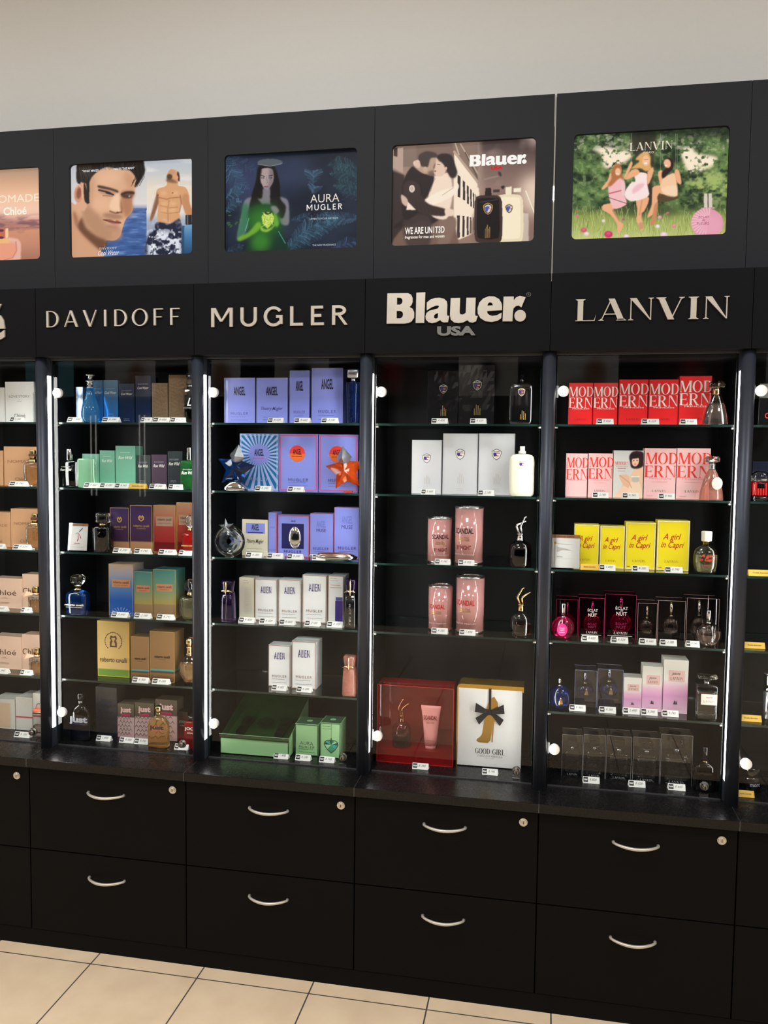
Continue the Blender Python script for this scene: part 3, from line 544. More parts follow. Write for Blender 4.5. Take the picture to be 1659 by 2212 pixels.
    p.poly([(860,620),(960,610),(1080,660),(1080,720),(960,700),(910,690),(900,780),(870,880),(810,925),(800,910),(840,800),(845,680)],S,4); p.poly([(870,800),(900,790),(880,960),(860,1000),(825,1000),(845,930)],S2,5)
    p.poly([(930,560),(1000,510),(1070,490),(1090,600),(1085,720),(980,700),(935,640)],(244,200,160),4); p.poly([(920,700),(1085,715),(1105,738),(960,775),(900,750)],(90,72,50),4); p.poly([(940,640),(1080,610),(1085,715),(980,705)],(246,214,178),6,.9); p.poly([(905,480),(945,460),(950,520),(930,600),(915,560)],S,4); p.poly([(1070,460),(1110,460),(1135,570),(1120,600),(1085,560)],S,4)
    p.poly([(975,360),(1020,335),(1060,370),(1050,440),(1000,500),(950,540),(945,480),(985,430)],(52,34,36),5); p.ell(998,392,34,44,(240,184,146),4,1,-14); p.ell(985,412,10,7,(255,240,236),2)
    p.line([(415,730),(600,790)],10,(100,80,60),3,.6)
    p.poly([(1352,690),(1430,688),(1434,830),(1352,838)],(214,204,186),3,1,0); p.line([(1392,690),(1392,835)],9,(70,62,56),3); p.line([(1330,838),(1450,832)],16,(190,160,150),4)
    p.ell(1382,985,156,150,(230,158,178),4,.96)
    for k in range(16): a=PI*(.1+1.0*k/15)+PI*.45; p.line([(1390+60*math.cos(a),960+55*math.sin(a)),(1385+150*math.cos(a),975+142*math.sin(a))],10,(246,204,214),7,.7)
    p.ell(1420,1000,95,85,(232,164,184),20,.8); p.a=p.a*1.03; return p
def pic_sunset():
    p=Pic([(-700,230),(830,150),(890,2055),(-680,2110)],300,212,(220,170,140))
    p.grad([(150,(176,146,120)),(420,(214,168,136)),(700,(246,196,160)),(1000,(250,206,178)),(1190,(240,190,168)),(1300,(196,142,126)),(1420,(216,150,116)),(1700,(204,140,112)),(2100,(168,112,94))]); p.poly([(-700,700),(-200,600),(40,960),(300,1120),(480,1190),(880,1235),(880,1330),(-700,1400)],(170,112,106),26,.6)
    n=p.noise(160,60,51); p.put(blur(((p.Y>1180)&(p.Y<1420)).astype(float),40*p.k)*np.clip((n-.45)*5,0,1),(126,84,92),.8)
    p.poly([(160,1620),(540,1605),(590,1900),(545,2080),(170,2095),(115,1950)],(240,190,172),8,.9); p.poly([(200,1700),(510,1690),(530,1880),(460,2030),(330,2060),(210,1980)],(240,158,128),12,.9); p.line([(200,1940),(330,2050),(480,1990),(530,1850),(520,1660)],16,(206,140,120),6); p.poly([(245,1600),(435,1595),(435,1690),(250,1695)],(244,190,126),4,1,0); p.poly([(262,1400),(415,1390),(415,1590),(262,1595)],(206,110,84),4,1,0); p.poly([(375,1385),(415,1385),(415,1590),(375,1590)],(248,206,160),4,1,0)
    for y in (1430,1575): p.line([(265,y),(330,y)],50,(96,54,62),6)
    return p
def pic_lady():
    p=Pic([(524,758),(746,758),(742,1105),(520,1100)],110,150,(216,214,208))
    p.grad([(750,(206,206,204)),(1100,(226,220,212))]); p.poly([(640,960),(690,880),(735,870),(752,1110),(560,1110),(580,1040),(600,980)],(240,196,164),2); p.poly([(530,1110),(560,1050),(600,1020),(640,1040),(670,1110)],(246,206,186),3); p.poly([(636,940),(575,935),(565,950),(600,1010),(650,1030),(640,980)],(232,186,154),2)
    p.poly([(638,800),(660,768),(700,760),(745,775),(752,850),(730,880),(690,890),(655,880),(645,840)],(52,38,38),3); p.ell(685,835,27,38,(240,196,168),2,1,8); p.poly([(650,790),(690,780),(715,800),(700,812),(660,815)],(46,34,34),3); p.ell(672,832,6,3,(60,44,44),1); p.ell(698,830,6,3,(60,44,44),1); p.ell(684,856,8,4,(200,80,80),1)
    p.poly([(658,985),(715,985),(740,1110),(630,1110)],(246,216,190),2,.9); p.poly([(668,945),(708,945),(712,985),(664,985)],(196,190,180),2); p.line([(660,948),(716,948)],9,(230,228,224),2); p.line([(570,940),(640,990),(660,1030)],6,(190,140,112),4,.6)
    return p

# ------------------------------------------------------------------ the room
Z_TOP,Z_SIGN0,Z_SIGN1,Z_COUNTER=2.4768,1.7749,1.9766,.582
WALL_Y=.392
def floor_mat():
    m,nt,out=nodes('floor_tiles'); N=nt.nodes; L=nt.links
    p=N.new('ShaderNodeBsdfPrincipled'); L.new(p.outputs[0],out.inputs[0]); tc=N.new('ShaderNodeTexCoord'); sp=N.new('ShaderNodeSeparateXYZ'); L.new(tc.outputs['Object'],sp.inputs[0])
    def line(axis,off):
        a=N.new('ShaderNodeMath'); a.operation='ADD'; a.inputs[1].default_value=off; L.new(sp.outputs[axis],a.inputs[0])
        b=N.new('ShaderNodeMath'); b.operation='PINGPONG'; b.inputs[1].default_value=.16525; L.new(a.outputs[0],b.inputs[0])
        c=N.new('ShaderNodeMath'); c.operation='LESS_THAN'; c.inputs[1].default_value=.0021; L.new(b.outputs[0],c.inputs[0]); return c
    gx,gy=line(0,-.2232+3.305),line(1,.0505+3.305*2)
    mx=N.new('ShaderNodeMath'); mx.operation='MAXIMUM'; L.new(gx.outputs[0],mx.inputs[0]); L.new(gy.outputs[0],mx.inputs[1])
    nz=N.new('ShaderNodeTexNoise'); nz.inputs['Scale'].default_value=9; nz.inputs['Detail'].default_value=6; L.new(tc.outputs['Object'],nz.inputs['Vector'])
    rp=N.new('ShaderNodeValToRGB'); rp.color_ramp.elements[0].color=(*lin((226,198,164)),1); rp.color_ramp.elements[1].color=(*lin((238,212,178)),1); rp.color_ramp.elements[0].position=.3; rp.color_ramp.elements[1].position=.7; L.new(nz.outputs['Fac'],rp.inputs[0])
    mc=N.new('ShaderNodeMix'); mc.data_type='RGBA'; L.new(mx.outputs[0],mc.inputs[0]); L.new(rp.outputs[0],mc.inputs[6]); mc.inputs[7].default_value=(*lin((84,78,74)),1)
    L.new(mc.outputs[2],p.inputs['Base Color']); p.inputs['Roughness'].default_value=.42
    b=N.new('ShaderNodeBump'); b.inputs['Strength'].default_value=.4; b.inputs['Distance'].default_value=.002; b.invert=True; L.new(mx.outputs[0],b.inputs['Height']); L.new(b.outputs[0],p.inputs['Normal'])
floor_mat()
struct(MB().box(-4,6.5,-5.4,.6,-.1,0,'floor_tiles').build('floor'))
struct(MB().box(-4,6.5,WALL_Y,.6,0,3.3,'wall_paint').build('wall_back'))
struct(MB().box(-4,6.5,-5.4,.6,3.3,3.4,'ceiling_paint').build('ceiling'))
struct(MB().box(-4.1,-4,-5.4,.6,0,3.3,'wall_paint').build('wall_left'))
struct(MB().box(6.5,6.6,-5.4,.6,0,3.3,'wall_paint').build('wall_right'))
struct(MB().box(-4,6.5,-5.5,-5.4,0,3.3,'wall_paint').build('wall_front'))

LIGHT('dim_strip',(1,.97,.9),5)
CN=['the far left cabinet','the man poster','the jungle poster','the couple poster','the swing poster','the far right cabinet']
PN=['the sunset poster cut by the left edge','the poster of a dark haired man','the jungle poster','the kissing couple poster','the garden swing poster','no poster at the right edge']
def X0(c): return (c-1)*.5
W=.5
# ---- base units with two drawers, worktops
def handle_mb():
    m=MB(); pts=[];rr=[]
    for i in range(17):
        t=i/16; x=-.0563+.1126*t; s=math.sin(PI*t); y=-.006-.026*s**.75; pts.append((x,y,-.001*s)); rr.append(.0033+.0009*s)
    m.tube([(-.0563,.0,0)]+pts+[(.0563,.0,0)],[.0046]+rr+[.0046],'satin_alu',12); return m
def lock_mb():
    m=MB(); R=Matrix.Rotation(PI/2,3,'X')
    def disc(r0,r1,y0,y1,mat,seg=28):
        vs=[]
        for r,y in ((r0,y0),(r1,y1)):
            for i in range(seg): a=2*PI*i/seg; vs.append((r*math.cos(a),y,r*math.sin(a)))
        m.add(vs,[(i,seg+i,seg+(i+1)%seg,(i+1)%seg) for i in range(seg)]+[tuple(seg+i for i in reversed(range(seg)))][:0]+[tuple(range(seg,2*seg))],mat,False)
    disc(.0115,.0112,0,-.004,'steel'); disc(.0085,.008,-.004,-.006,'chrome'); disc(.0058,.0055,-.006,-.007,'steel')
    m.box(-.0008,.0008,-.0076,-.0069,-.004,.0035,'ink_black'); return m
HM=handle_mb().mesh('drawer_handle'); LM=lock_mb().mesh('drawer_lock')
def link(name,me,parent,loc=(0,0,0)):
    o=bpy.data.objects.new(name,me); COL.objects.link(o); o.parent=parent; o.location=loc; return o
DM={}
for c in range(6):
    x=X0(c); r=empty('drawer_cabinet',(x+W/2,0,0))
    tag(r,'black two drawer base cabinet '+('below ' if 0<c<5 else 'of ')+CN[c],'cabinet','drawer cabinets along the wall')
    if not DM:
        DM['carcass']=MB().box(-.249,.249,.021,.388,.0516,.555,'laminate_black').mesh('carcass'); DM['plinth']=MB().box(-.25,.25,.003,.03,0,.0500,'laminate_black').mesh('plinth')
        DM['up']=MB().box(-.2484,.2484,0,.019,.3035,.5535,'laminate_black',.0012).mesh('drawer'); DM['lo']=MB().box(-.2484,.2484,0,.019,.0525,.3005,'laminate_black',.0012).mesh('drawer')
        DM['top']=MB().box(-.2494,.2494,-.0142,.39,.5565,Z_COUNTER,'worktop_black',.0009).mesh('worktop'); DM['joint']=MB().box(-.0006,.0006,-.0146,.39,.557,Z_COUNTER+.0001,'trim_alu').mesh('joint_strip')
    link('carcass',DM['carcass'],r); link('plinth',DM['plinth'],r)
    u=link('drawer',DM['up'],r); link('handle',HM,u,(0,0,.492)); link('lock',LM,u,(.2105,0,.5235))
    l=link('drawer',DM['lo'],r); link('handle',HM,l,(0,0,.2335))
    w=link('worktop',DM['top'],None,(x+W/2,0,0)); tag(w,'black worktop section '+('below ' if 0<c<5 else 'of ')+CN[c],'worktop','worktop sections')
    if c<5: link('joint_strip',DM['joint'],w,(.25,0,0))
# ---- display cabinets
def hinge_mb():
    m=MB(); seg=36; vs=[]
    prof=[(.0142,0),(.0145,-.002),(.0145,-.010),(.0136,-.0118),(0.0134,-.0118)]
    for r,y in prof:
        for i in range(seg): a=2*PI*i/seg; vs.append((r*math.cos(a),y,r*math.sin(a)))
    fs=[(k*seg+i,(k+1)*seg+i,(k+1)*seg+(i+1)%seg,k*seg+(i+1)%seg) for k in range(len(prof)-1) for i in range(seg)]
    m.add(vs,fs+[tuple((len(prof)-1)*seg+i for i in range(seg))],'satin_disc',False); m.box(-.019,-.013,.003,.006,-.016,.016,'trim_alu',.0008); return m
def doorlock_mb():
    m=MB()
    for r0,r1,y0,y1,mt in ((.0125,.0125,0,-.003,'chrome'),(.0105,.0105,-.003,-.006,'steel'),(.0095,.009,-.006,-.014,'chrome'),(.006,.006,-.014,-.019,'steel')):
        seg=28; vs=[(r*math.cos(2*PI*i/seg),y,r*math.sin(2*PI*i/seg)) for r,y in((r0,y0),(r1,y1)) for i in range(seg)]
        m.add(vs,[(i,seg+i,seg+(i+1)%seg,(i+1)%seg) for i in range(seg)]+[tuple(range(seg,2*seg))],mt)
    m.box(-.0012,.0012,-.0195,-.018,-.004,.004,'ink_black'); m.box(-.011,.011,-.004,.0,-.033,-.021,'chrome',.001); return m
HG=hinge_mb().mesh('hinge_disc'); DL=doorlock_mb().mesh('door_lock')
ZS=[1.585,1.385,1.187,.988,.788,.586]
SM={}
SM['back']=MB().box(-.2405,.2405,.378,.388,.586,1.76,'interior_black').mesh('back_panel')
SM['side']=MB().box(-.0045,.0045,.128,.388,.582,1.774,'interior_black').mesh('side_panel')
SM['top']=MB().box(-.2405,.2405,.128,.388,1.76,1.774,'interior_black').mesh('top_panel')
SM['bot']=MB().box(-.2405,.2405,.118,.388,.5821,.586,'worktop_black').mesh('bottom_panel')
SM['trim']=MB().box(-.228,.228,.1145,.1185,.5822,.5855,'trim_alu').mesh('door_sill')
SM['trimt']=MB().box(-.231,.231,.106,.120,1.7695,1.7745,'trim_alu').mesh('door_head')
SM['shelf']=(lambda m:(m.add([(-.2395,.134,z) if a==0 else (.2395,.134,z) if a==1 else (.2395,.374,z) if a==2 else (-.2395,.374,z) for z in (-.006,0) for a in range(4)],[(0,3,2,1),(4,5,6,7)],'shelf_glass').add([(-.2395,.134,-.006),(.2395,.134,-.006),(.2395,.134,0),(-.2395,.134,0)],[(0,1,2,3)],'shelf_glass_edge').add([(-.2395,.374,-.006),(.2395,.374,-.006),(.2395,.374,0),(-.2395,.374,0)],[(3,2,1,0)],'shelf_glass_edge')))(MB()).mesh('glass_shelf')
SM['door']=(lambda m:m.add([(-.2285,.1215,.588),(.2275,.1215,.588),(.2275,.1215,1.768),(-.2285,.1215,1.768)],[(0,1,2,3)],'door_glass').box(-.2290,-.2285,.1215,.1275,.588,1.768,'shelf_glass_edge').box(.2275,.2280,.1215,.1275,.588,1.768,'shelf_glass_edge'))(MB()).mesh('glass_door')
SM['clip']=MB().box(-.007,.007,-.004,.006,-.0115,-.0065,'steel',.001).mesh('shelf_clip')
for c in range(6):
    x=X0(c); r=empty('display_cabinet',(x+W/2,0,0))
    tag(r,'glass fronted black display cabinet '+('under '+CN[c] if 0<c<5 else ('cut by the left edge' if c==0 else 'cut by the right edge')),'cabinet','glass display cabinets')
    link('back_panel',SM['back'],r); link('side_panel',SM['side'],r,(-.2453,0,0)); link('side_panel',SM['side'],r,(.2453,0,0)); link('top_panel',SM['top'],r); link('bottom_panel',SM['bot'],r); link('door_sill',SM['trim'],r); link('door_head',SM['trimt'],r)
    for k in range(5):
        if c==3 and k==4: continue
        s=link('glass_shelf',SM['shelf'],r,(0,0,ZS[k])); link('shelf_clip',SM['clip'],s,(-.230,.142,0)); link('shelf_clip',SM['clip'],s,(.230,.142,0))
    d=link('glass_door',SM['door'],r); link('hinge_disc',HG,d,(-.211,.1212,1.6725)); link('hinge_disc',HG,d,(-.211,.1212,.687)); link('door_lock',DL,d,(.186,.1212,.6165))
# ---- posts with light strips
pp=[]
for i in range(17): a=PI+PI*i/16; pp.append((.0178*math.cos(a),.094+.0178*math.sin(a)))
pp+= [(.0178,.0948),(.0158,.0948),(.0158,.1155),(.0178,.1155),(.0178,.1275),(-.0178,.1275),(-.0178,.1155),(-.0158,.1155),(-.0158,.0948),(-.0178,.0948)]
m=MB(); n=len(pp); m.add([(x,y,Z_COUNTER+.0002) for x,y in pp]+[(x,y,1.7747) for x,y in pp],[tuple(reversed(range(n))),tuple(range(n,2*n))]+[(i,(i+1)%n,n+(i+1)%n,n+i) for i in range(n)],'post_grey')
for i in range(16): m.sm[2+i]=True
PM=m.mesh('post')
LS=MB().box(-.0007,.0007,.0960,.1143,.642,1.7222,'led_white').mesh('light_strip')

PL=['leftmost','second','third','fourth','fifth']
for k in range(5):
    o=link('post',PM,None,(k*.5,0,0)); tag(o,f'rounded dark grey metal post with glowing light strip, {PL[k]} from the left','post','posts between the cabinets')
    for s in (-1,1):
        if k==0 and s<0: pass
        link('light_strip',LS,o,(s*.0166,0,0))
for s_x in (-.5,2.5):
    pass
# ---- sign band
for c in range(6):
    x=X0(c)
    o=MB().box(-.2494,.2494,.0668,.389,Z_SIGN0,Z_SIGN1,'sign_black',.001).build('sign_panel',None,(x+W/2,0,0))
    tag(o,['black sign panel with cropped silver letters at left edge','black sign panel with thin spaced silver capitals','black sign panel with bold wide silver capitals','black sign panel with heavy slab silver lettering','black sign panel with silver serif capitals','blank black sign panel at the right edge'][c],'sign','sign panels above the cabinets')
    m=MB(); xc=x+W/2
    def L(g,xa,xb,za,zb,mat='letter_metal',d=.005): m.text(g,xa-xc,za,xb-xa,zb-za,.0666,mat,d)
    if c==0: L(bf('Chloé','B')[:2],-.40,-.0985,1.8262,1.938)
    if c==1: L(glyphs('DAVIDOFF','V'),.0384,.4588,1.8596,1.909)
    if c==2: L(glyphs('MUGLER','W'),.5543,.9520,1.8512,1.9065)
    if c==3: L(blauer()[:2],1.0614,1.4357,1.8508,1.9345); m.build('lettering',o); m=MB(); L(bf('USA','X')[:2],1.2004,1.3038,1.8178,1.8432,'letter_dim'); m.build('lettering',o); m=MB()
    if c==4: L(sf('LANVIN',.2,.035,.075,.07)[:2],1.5633,1.9429,1.850,1.9062)
    if c==3:
        ring=[(1.4415+.0055*math.cos(a*PI/9),1.9225+.0055*math.sin(a*PI/9)) for a in range(19)]
        m.tube([(px-xc,.0655,pz) for px,pz in ring],.0006,'letter_dim',6); L(bf('R','S')[:2],1.4395,1.4437,1.9200,1.9252,'letter_dim',.001); m.build('registered_mark',o); m=MB()
    if m.v: m.build('lettering',o)
# ---- upper panels with lit posters
def rrect(x0,x1,z0,z1,r,n=6):
    P=[]
    for cx,cz,a0 in ((x1-r,z1-r,0),(x0+r,z1-r,90),(x0+r,z0+r,180),(x1-r,z0+r,270)):
        for i in range(n+1): a=math.radians(a0+90*i/n); P.append((cx+r*math.cos(a),cz+r*math.sin(a)))
    return P
def panel_mesh(x0,x1,hole):
    bm=bmesh.new(); E=[]
    for P in [[(x0,Z_SIGN1+.0004),(x1,Z_SIGN1+.0004),(x1,Z_TOP),(x0,Z_TOP)]]+([rrect(-.199,.199,2.088,2.3665,.012)] if hole else []):
        vs=[bm.verts.new((a,.1716,b)) for a,b in P]; E+= [bm.edges.new((vs[i],vs[(i+1)%len(vs)])) for i in range(len(vs))]
    bmesh.ops.triangle_fill(bm,use_beauty=True,edges=E,normal=(0,-1,0))
    r=bmesh.ops.extrude_face_region(bm,geom=list(bm.faces))
    for e in r['geom']:
        if isinstance(e,bmesh.types.BMVert): e.co.y+=.0115
    bmesh.ops.recalc_face_normals(bm,faces=list(bm.faces))
    me=bpy.data.meshes.new('fascia_panel'); bm.to_mesh(me); bm.free(); me.materials.append(MATS['fascia_grey']); return me
PICS=[pic_sunset,pic_man,pic_jungle,pic_couple,pic_swing]
PLAB=['lit poster of a peach sunset with a perfume bottle, cut by left edge','lit poster of a dark haired man and a swimmer in splashing water','lit poster of a long haired woman glowing green in a jungle','lit sepia poster of a kissing couple beside two bottles','lit poster of three women on a swing in a garden']
PLET=[[('NOMADE','S',.020,.191,.178,.201,(255,240,214)),('Chloé','B',.068,.148,.140,.164,(255,250,232))],
 [('DAVIDOFF','d',-.107,-.050,.024,.0305,(236,236,240)),('Cool Water','I',-.112,-.043,.006,.021,(240,240,244)),('"WHAT MAKES','B',-.162,-.108,.257,.264,(226,226,226)),('MAKES THE MAN"','B',-.058,.01,.258,.265,(226,226,226))],
 [('AURA','T',.059,.145,.134,.157,(246,236,220)),('MUGLER','W',.048,.154,.112,.129,(250,246,240)),('LISTEN TO YOUR INSTINCT','S',.058,.142,.0855,.0905,(200,214,220)),('THE NEW FRAGRANCE','S',.066,.136,.0105,.0155,(196,206,214))],
 [('K','K',.018,.175,.212,.244,(255,252,246)),('USA','X',.078,.110,.201,.210,(226,40,44)),('WE ARE UN1T3D','B',-.162,-.049,.034,.053,(255,250,240)),('fragrances for man and woman','B',-.162,-.049,.019,.030,(250,240,226))],
 [('LANVIN','D',-.052,.058,.231,.252,(236,226,200)),('PARIS','I',-.018,.012,.222,.2275,(226,216,190)),('ÉCLAT','S',.131,.157,.046,.053,(150,92,104)),('de','I',.140,.147,.039,.044,(150,92,104)),('FLEURS','S',.127,.158,.029,.036,(150,92,104))]]
for c in range(6):
    x=X0(c); a=-.2494; b=.2494
    if c==3: b=.2472
    if c==4: a=-.2472
    o=bpy.data.objects.new('fascia_panel',panel_mesh(a,b,c<5)); COL.objects.link(o); o.location=(x+W/2,0,0)
    tag(o,['dark grey upper panel around the sunset poster at left','dark grey upper panel around the man poster','dark grey upper panel around the jungle poster','dark grey upper panel around the kissing couple poster','dark grey upper panel around the swing poster','plain dark grey upper panel at the right edge'][c],'panel','upper panels with posters')
    MB().box(-.2488,.2465,.1905,.389,Z_SIGN1+.0006,Z_TOP-.001,'sign_black').build('backing_box',o)
    if c<5:
        P=PICS[c](); me=P.mesh('lit_poster',.402,.2825,P_POSTER)
        q=bpy.data.objects.new('lit_poster',me); COL.objects.link(q); q.location=(x+W/2,.1845,2.086)
        tag(q,PLAB[c],'poster','lit posters above the cabinets')
        for t,f,xa,xb,za,zb,cl in PLET[c]:
            m=MB()
            nm='lit_'+str(cl)+'0.95'
            if nm not in MATS: LET(cl,.95)
            m.text(glyphs(t,f),xa,za+.002,xb-xa,zb-za,-.0006,nm); m.build('lettering',q)
o=MB().box(1.4980,1.5020,.1765,.1800,Z_SIGN1+.001,Z_TOP-.001,'cream_liner').build('joint_liner'); tag(o,'pale strip in the open joint beside the kissing couple poster','strip')
o=MB().tube([(1.5,.1745,2.196),(1.5,.1745,2.232)],.0019,'tube_white',10).build('light_tube'); tag(o,'short glowing light tube in the panel joint beside the swing poster','light')
# ---- opposite side of the shop, seen as reflections in the glass doors
o=MB().box(-3.6,4.6,-5.0,-4.75,.0,2.5,'sign_black').build('shop_display'); tag(o,'long black display along the opposite wall, mirrored in the glass doors','display')
def pic_plain(a,b,cx):
    p=Pic([(0,0),(400,0),(400,280),(0,280)],60,42,a); p.ell(cx,150,70,120,b,20); p.ell(cx+90,230,120,60,(120,110,100),20,.6); return p
OP=[pic_plain((226,222,212),(176,130,104),150).mesh('lit_poster',.5,.36,P_POSTER),pic_plain((120,190,196),(226,200,170),240).mesh('lit_poster',.5,.36,P_POSTER),pic_plain((200,190,176),(60,50,50),200).mesh('lit_poster',.5,.36,P_POSTER),pic_plain((70,34,34),(150,40,40),200).mesh('lit_poster',.5,.36,P_POSTER)]
OW=['first','second','third','fourth','fifth','sixth','seventh','eighth','ninth']
for i in range(9):
    q=bpy.data.objects.new('lit_poster',OP[[1,0,0,2,3,2,0,3,2][i]]); COL.objects.link(q); q.location=(-3.1+.82*i,-4.7495,2.02); q.rotation_euler=(0,0,PI)
    tag(q,f'lit poster on the opposite display, {OW[i]} from its left end, mirrored in glass','poster','opposite posters')
for i,xx in enumerate((-2.68,-2.63,-2.19,-2.14)):
    q=MB().box(xx-.004,xx+.004,-4.75,-4.742,1.1,1.85,'dim_strip').build('light_bar'); tag(q,f'vertical light strip on the opposite display, {OW[i]} of four, mirrored in glass','light','opposite light strips')

